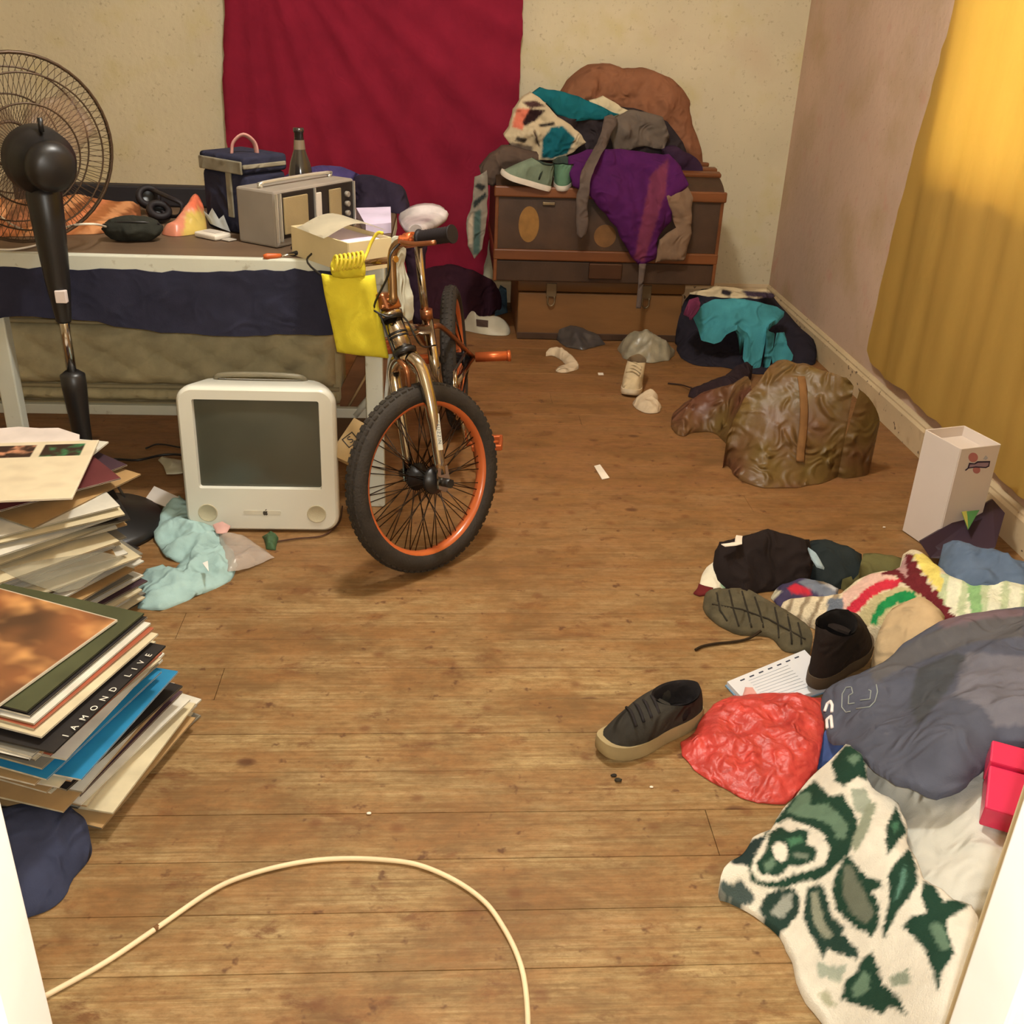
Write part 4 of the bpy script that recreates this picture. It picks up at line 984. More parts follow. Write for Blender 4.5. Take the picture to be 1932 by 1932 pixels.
# white leads on the table
for i, ln in enumerate(([(0, 408, .76), (25, 425, .755), (50, 436, .73)], [(-20, 470, .704), (20, 471, .704), (50, 467, .704), (75, 461, .704)], [(112, 432, .738), (145, 424, .768), (180, 423, .768), (200, 428, .74)])):
    bm = BM(); tube(bm, catmull(PZ(ln), 6), 0.0028, 6); o = obj('white_lead', bm, mat('white_pvc', (226, 214, 196), rough=0.4), smooth=True)
    tag(o, ['thin white lead at the far left of the table', 'thin white lead along the table front beside the fan', 'thin white lead lying on the striped blanket'][i], 'cable')

# ------------------------------------------------------------------ boxes leaning below the table
t = thing('brown_wood_panel', 'brown wooden panel leaning under the table by its right leg', 'panel', at(650, 845, y=3.03))
P4 = PY([(690, 640), (735, 640), (722, 775), (622, 775)], 3.02)
bm = BM()
f = [bm.verts.new(p) for p in P4]; b = [bm.verts.new(p+Vector((0, 0.022, 0))) for p in P4]
bm.faces.new(f); bm.faces.new(b[::-1])
for k in range(4): bm.faces.new((f[k], f[(k+1) % 4], b[(k+1) % 4], b[k]))
obj('panel_board', bm, mat('brown_veneer', (122, 82, 52), rough=0.5, var=0.2, vscale=8, stretch=(1, 1, 4)), t)
bm = BM(); d0, d1 = at(706, 682, y=3.012), at(655, 772, y=3.012); tube(bm, [d0, d1], 0.004, 6); obj('edge_strip', bm, mat('pale_edge', (176, 146, 104)), t)
bm = BM(); pl = PY([(622, 774), (722, 774), (716, 846), (622, 846)], 3.022); 
f = [bm.verts.new(p) for p in pl]; b = [bm.verts.new(p+Vector((0, 0.018, 0))) for p in pl]; bm.faces.new(f); bm.faces.new(b[::-1])
for k in range(4): bm.faces.new((f[k], f[(k+1) % 4], b[(k+1) % 4], b[k]))
obj('panel_foot', bm, mat('dark_veneer', (92, 66, 38), rough=0.6), t)
t = thing('cardboard_strip', 'tan cardboard packet printed with an S by the front wheel', 'box', at(660, 870, z=0))
P4 = [at(668, 788, y=2.60), at(700, 806, y=2.57), at(656, 872, y=2.50), at(622, 856, y=2.53)]
nrm = (P4[1]-P4[0]).cross(P4[3]-P4[0]).normalized(); nrm = nrm if nrm.y < 0 else -nrm
bm = BM(); f = [bm.verts.new(p) for p in P4]; b = [bm.verts.new(p-nrm*0.025) for p in P4]; bm.faces.new(f); bm.faces.new(b[::-1])
for k in range(4): bm.faces.new((f[k], f[(k+1) % 4], b[(k+1) % 4], b[k]))
obj('packet', bm, mat('tan_card', (168, 140, 96), rough=0.7, var=0.12, vscale=20), t)
ax_ = (P4[3]-P4[0]).normalized(); cx = (P4[0]+P4[1]+P4[2]+P4[3])/4
M_ = basis(cx+nrm*0.001, nrm.cross(-ax_)*-1, -ax_, nrm) @ Matrix.Rotation(1.2, 4, 'Z')
bm = BM(); torus(bm, Vector((0, 0, 0.0003)), Vector((1, 0, 0)), Vector((0, 1, 0)), Vector((0, 0, 1)), [(0.0245, 0.0), (0.021, 0.0), (0.021, 0.0006), (0.0245, 0.0006)], 4)
bm.transform(M_ @ Matrix.Rotation(PI/4, 4, 'Z')); obj('frame_mark', bm, m_blk, t)
lettering('S', 0.03, M_ @ Matrix.Translation((0, 0, 0.0006)), m_blk, t)
# ================================================================== red drape on the back wall
Yr = YB-0.046
def red_folds(u, v):
    # folds fan out from the upper left corner of the drape
    a = math.atan2(u+0.86, 1.75-v)
    f = 0.006*math.sin(a*46)+0.012*max(0, math.sin(a*23+0.6))**3
    w = mnoise.noise(Vector((u*4, v*1.2, 2)))
    return f*(0.5+0.5*min(1, max(0, (1.6-v))))+0.008*math.sin(u*26+w*2)*min(1, max(0.15, (v-0.2)))+0.006*w
pts = PY([(424, -330), (560, -330), (700, -330), (850, -330), (990, -330), (987, -100), (985, 40), (980, 160), (972, 230), (950, 330), (930, 430), (912, 500), (905, 545), (860, 560), (800, 545), (740, 520), (600, 490), (500, 470), (445, 450), (436, 350), (425, 240), (421, 150), (424, 0)], Yr)
t = relief('red_drape', pts, cloth_mat('crimson_cloth', (140, 32, 54), var=0.14, vscale=5, wr=0.15), 'y', step=0.022, dome=0.0, nz=(0.004, 6), extra=red_folds, thick=0.004, smooth=2, flat_edge=True, seed=2)
tag(t, 'crimson cloth hung on the back wall as a drape', 'curtain')
for v in t.data.vertices: v.co.y = min(v.co.y, YB-0.004-t.location.y)
# ================================================================== yellow curtain over the window
Xc = XR-0.032
def ycf(u, v):
    return 0.006*math.sin(u*22+1.5*mnoise.noise(Vector((u*2.5, v*0.8, 4))))+0.003*math.sin(u*51+2*mnoise.noise(Vector((u*3, v, 8))))
pts = [Vector((Xc, y, z)) for y, z in ((3.50, 2.2), (3.2, 2.2), (2.8, 2.2), (2.4, 2.2), (2.0, 2.2), (1.75, 2.2), (1.75, 1.4), (1.75, 0.6), (1.75, 0.17), (2.2, 0.165), (2.6, 0.155), (3.0, 0.16), (3.3, 0.17), (3.56, 0.17), (3.61, 0.30), (3.56, 0.8), (3.49, 1.3), (3.46, 1.8))]
m_ycur = cloth_mat('ochre_curtain', (202, 166, 86), var=0.1, vscale=3, transl=0.4, tcol=(232, 204, 124), bscale=300, wr=0.1, stretch=(1, 1, 0.25))
o = relief('ochre_curtain', pts, m_ycur, 'x', step=0.03, dome=0.0, nz=(0.003, 4), extra=ycf, thick=0.002, smooth=2, flat_edge=True, seed=6)
tag(o, 'ochre yellow curtain over the window on the right wall', 'curtain')

# ================================================================== trunks
m_tk = mat('dark_trunk_leather', (66, 46, 32), rough=0.55, var=0.3, vscale=7, bump=0.3, bscale=50)
m_sl = mat('varnished_slat', (112, 66, 36), rough=0.4, var=0.2, vscale=6, stretch=(0.4, 3, 3))
m_lt = mat('brown_trunk_board', (116, 80, 44), rough=0.55, var=0.22, vscale=5, stretch=(0.5, 2, 2), bump=0.2, bscale=40)
m_mtl = mat('tarnished_metal', (126, 108, 82), rough=0.4, var=0.2, metal=0.7)
# lower trunk
LX0, LX1, LY0, LY1, LH = 0.315, 1.03, 4.345, 4.86, 0.266
t = thing('lower_trunk', 'plain brown wooden trunk on the floor under the older trunk', 'trunk', ((LX0+LX1)/2, 4.6, 0))
bm = BM(); boxr(bm, (LX0, LY0, 0.001), (LX1, LY1, 0.205), bev=0.006); obj('trunk_body', bm, m_lt, t)
bm = BM(); boxr(bm, (LX0-0.006, LY0-0.006, 0.209), (LX1+0.006, LY1, LH), bev=0.012); lid = obj('trunk_lid', bm, m_lt, t, smooth=True, autosmooth=40)
for cx in (0.455, 0.865):
    bm = BM(); boxr(bm, (cx-0.022, LY0-0.012, 0.19), (cx+0.022, LY0-0.005, 0.248), bev=0.002); la = obj('latch', bm, m_mtl, t)
    bm = BM(); tube(bm, catmull([(cx-0.014, LY0-0.013, 0.195), (cx-0.014, LY0-0.016, 0.165), (cx, LY0-0.017, 0.153), (cx+0.014, LY0-0.016, 0.165), (cx+0.014, LY0-0.013, 0.195)], 4), 0.0035, 6); obj('hasp', bm, m_mtl, la, smooth=True)
bm = BM(); boxr(bm, (LX0+0.0, LY0-0.004, 0.0015), (LX1, LY0, 0.03), bev=0.002); obj('foot_strip', bm, m_tk, t)
# upper, older trunk with a rounded lid and slats
UX0, UX1, UY0, UY1 = 0.195, 1.145, 4.265, 4.88
t = thing('old_trunk', 'old dome lidded travelling trunk with slats and oval labels, piled with clothes', 'trunk', ((UX0+UX1)/2, 4.57, LH))
b0 = LH+0.002
bm = BM(); boxr(bm, (UX0+0.012, UY0+0.012, b0), (UX1-0.012, UY1, b0+0.088), bev=0.006); obj('trunk_body', bm, m_tk, t)
bm = BM(); boxr(bm, (UX0+0.004, UY0+0.002, b0+0.09), (UX1-0.004, UY1, b0+0.135), bev=0.006); obj('rim_slat', bm, m_sl, t)
# lid: front wall then dome
prof = [(UY0+0.008, b0+0.136), (UY0+0.008, b0+0.365)]
for k in range(1, 12):
    a = PI/2*k/11; prof.append((UY0+0.008+0.30*(1-math.cos(a)), b0+0.365+0.075*math.sin(a)))
for k in range(1, 8):
    a = PI/2*k/7; prof.append((UY0+0.308+0.30*math.sin(a), b0+0.44-0.075*(1-math.cos(a))))
prof.append((UY1, b0+0.136))
bm = BM(); A_ = [bm.verts.new((UX0+0.008, p[0], p[1])) for p in prof]; B_ = [bm.verts.new((UX1-0.008, p[0], p[1])) for p in prof]
for k in range(len(prof)): bm.faces.new((A_[k], A_[(k+1) % len(prof)], B_[(k+1) % len(prof)], B_[k]))
bm.faces.new(A_[::-1]); bm.faces.new(B_); lid = obj('trunk_lid', bm, m_tk, t, smooth=True, autosmooth=30)
for k in (1, 8, 10, 13, 16):
    p = prof[k]; q = prof[k+1]; d = Vector((0, q[0]-prof[k-1][0], q[1]-prof[k-1][1])).normalized(); nn = Vector((0, -d.z, d.y))
    M_ = basis(Vector((0, p[0], p[1])), (1, 0, 0), d, nn)
    bm = BM(); box(bm, ((UX0+UX1)/2, 0, 0.006), (UX1-UX0, 0.042, 0.018), M_, 0.006); obj('slat', bm, m_sl, lid)
for cx, cz, rx_, rz_, c in ((at(998, 424, y=UY0).x, at(998, 424, y=UY0).z, 0.042, 0.072, (136, 98, 50)), (at(1142, 446, y=UY0).x, at(1142, 446, y=UY0).z, 0.046, 0.046, (112, 78, 44))):
    bm = BM(); prism(bm, [(rx_*math.cos(2*PI*k/28), rz_*math.sin(2*PI*k/28)) for k in range(28)], 0.002, basis((cx, UY0+0.0085, cz), (1, 0, 0), (0, 0, 1), (0, -1, 0))); obj('oval_label', bm, mat('old_label_%d' % c[0], c, var=0.2, vscale=20), lid)
bm = BM(); boxr(bm, (0.60, UY0-0.004, b0+0.02), (0.74, UY0+0.014, b0+0.085), bev=0.004); obj('lock_plate', bm, mat('dark_lock', (76, 50, 34), rough=0.4, metal=0.4), t)
for xx in (UX0+0.006, UX1-0.02):
    bm = BM(); boxr(bm, (xx, UY0+0.004, b0+0.002), (xx+0.014, UY0+0.03, b0+0.36), bev=0.003); obj('corner_strip', bm, m_sl, t)
bm = BM(); c = at(1024, 384, y=UY0); boxr(bm, (c.x+0.0, UY0-0.004, c.z-0.006), (c.x+0.05, UY0+0.01, c.z+0.006), bev=0.002); obj('small_plate', bm, m_mtl, lid)

# ------------------------------------------------------------------ the clothes piled on it
def heapY(name, pts, m, Y, back, label, cat, **k):
    k.setdefault('step', 0.011); k.setdefault('crease', (0.022, 7)); k['dome'] = k.get('dome', 0.05)*0.6; k.setdefault('dome_w', 0.07); k.setdefault('smooth', 1)
    o = relief(name, PY(pts, Y), m, 'y', base=-back, **k); tag(o, label, cat); return o
heapY('brown_blanket', [(1062, 190), (1080, 158), (1105, 135), (1150, 122), (1190, 132), (1235, 133), (1275, 155), (1302, 190), (1300, 212), (1318, 270), (1330, 330), (1300, 318), (1270, 290), (1200, 262), (1120, 245), (1070, 225)], cloth_mat('rust_brown_fleece', (138, 92, 66), var=0.12),
      4.66, 4.86, 'rust brown blanket bundled on top of the clothes pile', 'blanket', dome=0.07, smooth=3, nz=(0.02, 7), folds=[(0.014, 6, 2.3, 1.5)], seed=31)
heapY('black_clothes_core', [(985, 215), (1040, 190), (1120, 200), (1200, 205), (1260, 230), (1290, 270), (1300, 306), (1200, 312), (1080, 312), (1000, 306), (960, 280)], cloth_mat('charcoal_cloth', (52, 44, 46)), 4.57, 4.61,
      'charcoal clothes in the middle of the trunk pile', 'clothes', dome=0.03, nz=(0.02, 9), seed=32)
heapY('teal_tshirt', [(1005, 178), (1020, 168), (1050, 172), (1080, 180), (1110, 192), (1140, 205), (1168, 216), (1140, 224), (1110, 226), (1080, 230), (1052, 215), (1030, 196)], cloth_mat('teal_cloth', (24, 98, 108)), 4.54, 4.60,
      'teal shirt on the upper left of the clothes pile', 'shirt', dome=0.02, nz=(0.014, 12), folds=[(0.006, 12, 0.6, 1)], seed=33)
heapY('cream_cloth_corner', [(1112, 190), (1140, 182), (1165, 195), (1188, 210), (1160, 220), (1120, 205)], cloth_mat('cream_cotton', (206, 192, 158)), 4.55, 4.585,
      'small cream cloth tucked under the rust blanket', 'cloth', dome=0.012, nz=(0.008, 14), seed=34)
heapY('grey_tshirt', [(1160, 225), (1185, 210), (1220, 212), (1250, 222), (1266, 255), (1252, 282), (1215, 276), (1185, 282), (1160, 284), (1152, 255)], cloth_mat('grey_brown_jersey', (104, 92, 82)), 4.52, 4.57,
      'grey brown jersey crumpled above the purple cloth', 'shirt', dome=0.02, nz=(0.014, 12), folds=[(0.006, 10, 1.0, 1)], seed=35)
o = relief('purple_skirt', PY([(1073, 296, 4.30), (1110, 282, 4.33), (1195, 284, 4.33), (1262, 292, 4.33), (1285, 315, 4.28), (1298, 348, 4.23), (1272, 370, 4.215), (1266, 416, 4.22), (1243, 449, 4.22), (1236, 491, 4.22), (1208, 501, 4.22), (1190, 486, 4.22), (1162, 430, 4.22), (1139, 402, 4.22), (1111, 368, 4.225), (1080, 350, 4.225), (1072, 322, 4.25)], 4.25),
           m_vc, 'y', step=0.010, dome=0.03, dome_w=0.07, crease=(0.010, 7), nz=(0.010, 9), folds=[(0.016, 6, 0.5, 1.2), (0.006, 14, 0.35, 1.0)], thick=0.012, smooth=1, seed=36, base_col=(76, 26, 80),
           paint=[([(1228, 330), (1262, 300), (1256, 360), (1232, 440), (1215, 495), (1196, 488), (1210, 420)], (108, 48, 72))])
tag(o, 'purple skirt draped down the front of the old trunk', 'skirt')
heapY('patterned_shirt', [(952, 257), (963, 243), (970, 208), (985, 190), (1003, 174), (1020, 188), (1056, 224), (1078, 236), (1108, 268), (1070, 296), (1056, 302), (1019, 302), (1005, 288), (972, 282)], m_vc, 4.46, 4.55,
      'cream, coral and teal patterned shirt on the pile above the sneakers', 'shirt', dome=0.03, step=0.006, nz=(0.012, 14), seed=37, base_col=(196, 178, 146),
      paint=[([(966, 240), (975, 205), (1000, 205), (985, 245)], (206, 112, 88)), ([(986, 230), (1000, 205), (1030, 208), (1010, 228), (990, 238)], (46, 28, 30)), ([(984, 192), (1010, 190), (1030, 200), (1000, 204)], (74, 50, 48)),
             ([(1022, 298), (1024, 262), (1040, 240), (1062, 238), (1086, 262), (1070, 290), (1040, 300)], (22, 92, 104)), ([(1006, 245), (1012, 270), (1020, 280), (1010, 245)], (50, 30, 28)),
             ([(1014, 235), (1046, 230), (1048, 236), (1022, 240)], (40, 34, 34)), ([(975, 258), (994, 262), (990, 270), (972, 266)], (66, 58, 50)), ([(960, 268), (1005, 276), (1003, 290), (965, 284)], (112, 98, 86))])
heapY('grey_brown_wrap', [(905, 318), (925, 296), (950, 278), (985, 284), (1016, 292), (1016, 316), (975, 320), (950, 330), (930, 350), (912, 345)], cloth_mat('taupe_cloth', (88, 72, 62)), 4.36, 4.46,
      'taupe cloth lying at the left corner of the old trunk', 'cloth', dome=0.03, nz=(0.012, 12), seed=38)
o = relief('patterned_scarf', PY([(897, 334), (917, 322), (921, 368), (918, 421), (910, 470), (897, 489), (882, 462), (880, 421), (891, 379)], 4.24), m_vc, 'y', step=0.006, dome=0.01, nz=(0.008, 12), folds=[(0.008, 14, 0.1, 0.8)], thick=0.008, smooth=1, seed=39, base_col=(130, 122, 110),
           paint=[([(900, 345), (917, 350), (910, 362), (896, 352)], (40, 40, 40)), ([(893, 380), (917, 362), (917, 372), (893, 395)], (40, 46, 46)), ([(895, 400), (908, 395), (905, 480), (892, 480)], (70, 92, 88)), ([(883, 420), (892, 400), (892, 460), (884, 460)], (176, 160, 140))])
tag(o, 'grey patterned scarf hanging down the left side of the trunk', 'scarf')
o = relief('grey_belt', PY([(1142, 218, 4.49), (1166, 222, 4.49), (1152, 262, 4.42), (1136, 292, 4.25), (1122, 318, 4.19), (1112, 352, 4.165), (1107, 442, 4.19), (1087, 440, 4.19), (1093, 345, 4.17), (1104, 308, 4.20), (1128, 270, 4.38)], 4.3), cloth_mat('grey_webbing', (98, 84, 76)), 'y',
           step=0.01, dome=0.004, dome_w=0.01, nz=(0.003, 12), thick=0.008, smooth=2, seed=40)
tag(o, 'long grey fabric strap hanging over the front of the old trunk', 'strap')
o = relief('beige_stocking', PY([(1257, 371, 4.21), (1296, 351, 4.24), (1308, 374, 4.22), (1306, 441, 4.225), (1292, 491, 4.222), (1236, 496, 4.218), (1243, 455, 4.22), (1276, 430, 4.225)], 4.23), cloth_mat('taupe_gauze', (122, 98, 78)), 'y', step=0.01, dome=0.008, dome_w=0.03, nz=(0.008, 14), folds=[(0.005, 12, 0.3, 1)], thick=0.008, smooth=1, seed=41)
tag(o, 'taupe gauzy cloth hanging at the right of the purple skirt', 'cloth')
o = relief('thin_strap', PY([(1206, 498), (1219, 498), (1213, 540), (1209, 582), (1200, 582), (1204, 540)], 4.214), cloth_mat('grey_webbing', (98, 84, 76)), 'y', step=0.008, dome=0.002, dome_w=0.01, nz=(0.001, 12), thick=0.004, smooth=0)
tag(o, 'thin grey strap hanging below the purple skirt onto the lower trunk', 'strap')
heapY('dark_sleeve_bundle', [(1255, 285), (1282, 278), (1308, 292), (1326, 318), (1330, 338), (1300, 345), (1272, 322), (1262, 305)], cloth_mat('dark_violet_cloth', (56, 36, 56)), 4.46, 4.55, 'dark violet sleeve bundled at the right end of the pile', 'sleeve', dome=0.02, nz=(0.01, 12), seed=42)

# ------------------------------------------------------------------ shoes
def shoe(name, label, M, L=0.27, W=0.095, up=(70, 66, 62), sole=(190, 180, 150), sole_h=0.026, collar=0.078, toe=0.05, lace=None, group=None, lining=(30, 28, 28), cat='shoe', lowsole=None):
    """local x: heel 0 to toe L, y width, z up"""
    t = thing(name, label, cat, M.translation, group)
    n = 36
    def outline(k, s=1.0):
        a = 2*PI*k/n; x = math.cos(a); y = math.sin(a)
        w = W/2*(0.80+0.20*x-0.14*math.exp(-((x+0.12)/0.35)**2))*s
        return (L/2+L/2*x*(1 if s == 1 else s), w*np.sign(y)*abs(y)**0.72)
    bm = BM(); prevr = None
    for z, s in ((0.0, 0.965), (0.006, 1.0), (sole_h*0.6, 1.0), (sole_h, 0.985)):
        rg = [bm.verts.new(M @ Vector((*[(c-L/2)*s+L/2 if i == 0 else c*s for i, c in enumerate(outline(k))], z+(0.010*max(0, (outline(k)[0]/L-0.72)/0.28)**2)))) for k in range(n)]
        if prevr:
            for k in range(n): bm.faces.new((prevr[k], prevr[(k+1) % n], rg[(k+1) % n], rg[k])).smooth = True
        else: bm.faces.new(rg[::-1])
        prevr = rg
    bm.faces.new(prevr); obj('sole', bm, mat('sole_%d_%d_%d' % sole, sole, rough=0.7, var=0.12, vscale=20), t, smooth=True, autosmooth=50)
    bm = BM(); rings = []
    cx, ca, cb = 0.30*L, 0.21*L, 0.36*W
    for i in range(13):
        tt = i/12; rg = []
        for k in range(n):
            a = 2*PI*k/n; sx, sy = outline(k); sx = (sx-L/2)*0.965+L/2; sy *= 0.95
            ex, ey = cx+ca*math.cos(a), cb*math.sin(a)
            f = max(0, math.cos(a)); th = toe*(1-(1-tt)**2.6)+(collar-toe)*tt**1.8
            sd = collar*(1-(1-tt)**1.6)*(1-0.12*abs(math.sin(a)))
            z = sole_h*0.9+(th*f+sd*(1-f))
            h = tt**(1.25 if f < 0.5 else 1.0)
            rg.append(bm.verts.new(M @ Vector((sx+(ex-sx)*h, sy+(ey-sy)*h, z))))
        rings.append(rg)
    for a_, b_ in zip(rings[:-1], rings[1:]):
        for k in range(n): bm.faces.new((a_[k], a_[(k+1) % n], b_[(k+1) % n], b_[k])).smooth = True
    obj('upper', bm, cloth_mat('upper_%d_%d_%d' % up, up, var=0.2), t)
    bm = BM(); Mi = rings and None; rr0 = []
    top = [M.inverted() @ v for v in []]
    prevr = None
    for s, dz in ((1.0, 0.004), (0.9, 0.0), (0.85, -0.03), (0.8, -collar*0.75)):
        rg = [bm.verts.new(M @ Vector((cx+ca*s*math.cos(2*PI*k/n), cb*s*math.sin(2*PI*k/n), sole_h*0.9+collar*(1-0.12*abs(math.sin(2*PI*k/n)))+dz))) for k in range(n)]
        if prevr:
            for k in range(n): bm.faces.new((prevr[k], prevr[(k+1) % n], rg[(k+1) % n], rg[k])).smooth = True
        prevr = rg
    bm.faces.new(prevr); obj('lining', bm, cloth_mat('lining_%d' % lining[0], lining), t)
    bm = BM(); prism(bm, [(0.49*L, -0.018), (0.49*L, 0.018), (0.38*L, 0.024), (0.36*L, 0.0), (0.38*L, -0.024)], 0.006, M @ Matrix.Translation((0, 0, sole_h+collar*0.86)) @ Matrix.Rotation(0.25, 4, 'Y')); obj('tongue', bm, cloth_mat('upper_%d_%d_%d' % up, up), t)
    if lace:
        for k in range(4):
            x = (0.52+0.07*k)*L; z = sole_h*0.9+collar-(collar-toe)*(k+1)*0.22+0.004
            bm = BM(); tube(bm, catmull([M @ Vector((x-0.012, -W*0.27, z-0.010)), M @ Vector((x, 0, z+0.002)), M @ Vector((x+0.008, W*0.27, z-0.010))], 4), 0.0032, 6); obj('lace', bm, cloth_mat('lace_%d' % lace[0], lace), t, smooth=True)
    return t
def shoe_on(name, label, heel, toe_p, roll=0.0, **k):
    d = toe_p-heel; L = k.pop('L', d.length); d.normalize(); side = Vector((0, 0, 1)).cross(d).normalized(); up_ = d.cross(side)
    M_ = basis(heel, d, side, up_)
    if roll: M_ = M_ @ Matrix.Rotation(roll, 4, 'X')
    return shoe(name, label, M_, L=L, **k)
zc_ = b0+0.386
shoe_on('canvas_sneaker', 'grey green canvas sneaker lying sideways on the old trunk', at(1038, 362, y=4.255), at(952, 338, y=4.25)+Vector((0, 0, 0.004)), L=0.215, W=0.09, up=(112, 124, 104), sole=(214, 202, 186), sole_h=0.022, collar=0.085, toe=0.04, lining=(60, 70, 62), group='canvas sneakers on the trunk')
shoe_on('canvas_sneaker', 'grey green canvas sneaker with its heel to us on the old trunk', at(1059, 362, y=4.24), at(1066, 331, y=4.43), L=0.22, W=0.125, up=(96, 130, 104), sole=(214, 202, 186), sole_h=0.022, collar=0.085, toe=0.04, lining=(60, 70, 62), group='canvas sneakers on the trunk')
# ================================================================== two stacks of records
LP = 0.313
def cover_mat(name, rgb, edge=None): return mat('cover_'+name, rgb, rough=0.5, var=0.18, vscale=11, rgb2=None)
EDGES = [(196, 182, 150), (206, 196, 168), (176, 160, 128), (150, 138, 112), (214, 204, 182), (120, 108, 88), (188, 170, 132), (60, 54, 46), (198, 188, 164), (160, 150, 132), (172, 138, 96)]
COVS = [('cream', (206, 192, 158)), ('black', (40, 36, 34)), ('tan', (172, 138, 92)), ('grey', (128, 122, 108)), ('rust', (158, 84, 58)), ('olive', (74, 76, 50)), ('blue', (40, 124, 166)), ('wine', (104, 52, 52)), ('white', (214, 208, 192)), ('plum', (70, 50, 58))]
m_vinyl = mat('vinyl', (22, 20, 20), rough=0.25, spec=0.5)
_sleeves = {}
def sleeve_mesh(ci, ei, sag=0.0, thick=0.0034):
    key = (ci, ei, round(sag, 3))
    if key in _sleeves: return _sleeves[key]
    bm = BM(); n = 6; h = LP/2
    # two card panels, joined at the spine (x = -h), mouth open at x = +h, sagging a little toward +x
    def z(x, top): 
        o = (x+h)/LP; return -sag*o*o+((thick*(0.75+0.25*math.sin(PI*o))) if top else 0.0)
    grid = {}
    for top in (0, 1):
        for lay in (0, 1):
            for i in range(n+1):
                for j in (0, 1):
                    x = -h+LP*i/n; yy = -h if j == 0 else h
                    zz = z(x, top)+(0.0006 if (lay == 1) else 0.0)*(1 if top else 1)
                    grid[(top, lay, i, j)] = bm.verts.new((x, yy, zz))
        for i in range(n):
            g = grid
            f = bm.faces.new((g[(top, 1, i, 0)], g[(top, 1, i+1, 0)], g[(top, 1, i+1, 1)], g[(top, 1, i, 1)])); f.material_index = 0
            f = bm.faces.new((g[(top, 0, i, 0)], g[(top, 0, i, 1)], g[(top, 0, i+1, 1)], g[(top, 0, i+1, 0)])); f.material_index = 0
            for j in (0, 1):
                f = bm.faces.new((g[(top, 0, i, j)], g[(top, 0, i+1, j)], g[(top, 1, i+1, j)], g[(top, 1, i, j)])); f.material_index = 1
        f = bm.faces.new((grid[(top, 0, n, 0)], grid[(top, 0, n, 1)], grid[(top, 1, n, 1)], grid[(top, 1, n, 0)])); f.material_index = 1
    f = bm.faces.new((grid[(0, 0, 0, 0)], grid[(0, 0, 0, 1)], grid[(1, 1, 0, 1)], grid[(1, 1, 0, 0)])); f.material_index = 1
    for j in (0, 1):      # closed long sides
        for i in range(n):
            f = bm.faces.new((grid[(0, 1, i, j)], grid[(0, 1, i+1, j)], grid[(1, 0, i+1, j)], grid[(1, 0, i, j)])); f.material_index = 1
    bmesh.ops.recalc_face_normals(bm, faces=bm.faces)
    me = bpy.data.meshes.new('record_sleeve'); bm.to_mesh(me); bm.free()
    me.materials.append(cover_mat(*COVS[ci])); e = EDGES[ei]; me.materials.append(mat('edge_%d' % ei, e, rough=0.8, var=0.25, vscale=30))
    _sleeves[key] = me; return me
m_disc_me = None
def disc_mesh():
    global m_disc_me
    if m_disc_me: return m_disc_me
    bm = BM(); lathe(bm, [(0.0, 0.0), (0.150, 0.0), (0.150, 0.0016), (0.05, 0.0018), (0.0, 0.0018)], Matrix(), 40, caps=False)
    me = bpy.data.meshes.new('vinyl_record'); bm.to_mesh(me); bm.free(); me.materials.append(m_vinyl); m_disc_me = me; return me
def record(corner, ang, z, ci, ei, label, group, tiltx=0.0, tilty=0.0, sag=0.0, out=0.0, at_corner=True, thick=0.0034):
    """corner = world xy of the sleeve's right hand corner; ang = direction of its near edge, the sleeve lies to the left of it"""
    d1 = Vector((math.cos(ang), math.sin(ang), 0)); d2 = Vector((d1.y, -d1.x, 0))       # d2 points away to the left/back of d1
    c = Vector((corner[0], corner[1], z))+d1*(LP/2)+d2*(LP/2)
    M = basis(c, -d2, -d1, Vector((0, 0, 1)))
    if M.to_3x3().determinant() < 0: M = basis(c, -d2, d1, Vector((0, 0, 1)))
    M = M @ Matrix.Rotation(tiltx, 4, 'X') @ Matrix.Rotation(tilty, 4, 'Y')
    o = inst('record_sleeve', sleeve_mesh(ci, ei, sag, thick), M, None); tag(o, label, 'record', group)
    if out > 0:
        v = bpy.data.objects.new('vinyl_record', disc_mesh()); COL.objects.link(v); v.parent = o; v.matrix_local = Matrix.Translation((out, 0, 0.001-sag*0.3))
        WLOC[v] = M.translation
    return o, M
FG, BG = 'records in the near stack', 'records in the far stack'
rr = random.Random(12)
ORD = 'lowest second third fourth fifth sixth seventh eighth ninth tenth eleventh twelfth thirteenth fourteenth fifteenth sixteenth seventeenth eighteenth nineteenth twentieth'.split()
def ordn(i): return ORD[i] if i < 20 else 'twenty '+['first', 'second', 'third', 'fourth', 'fifth', 'sixth', 'seventh', 'eighth', 'ninth'][i-21] if 20 < i < 30 else ('twentieth' if i == 20 else 'thirty '+['', 'first', 'second', 'third', 'fourth', 'fifth'][i-30] if i > 30 else 'thirtieth')
cname = {i: c[0] for i, c in enumerate(COVS)}
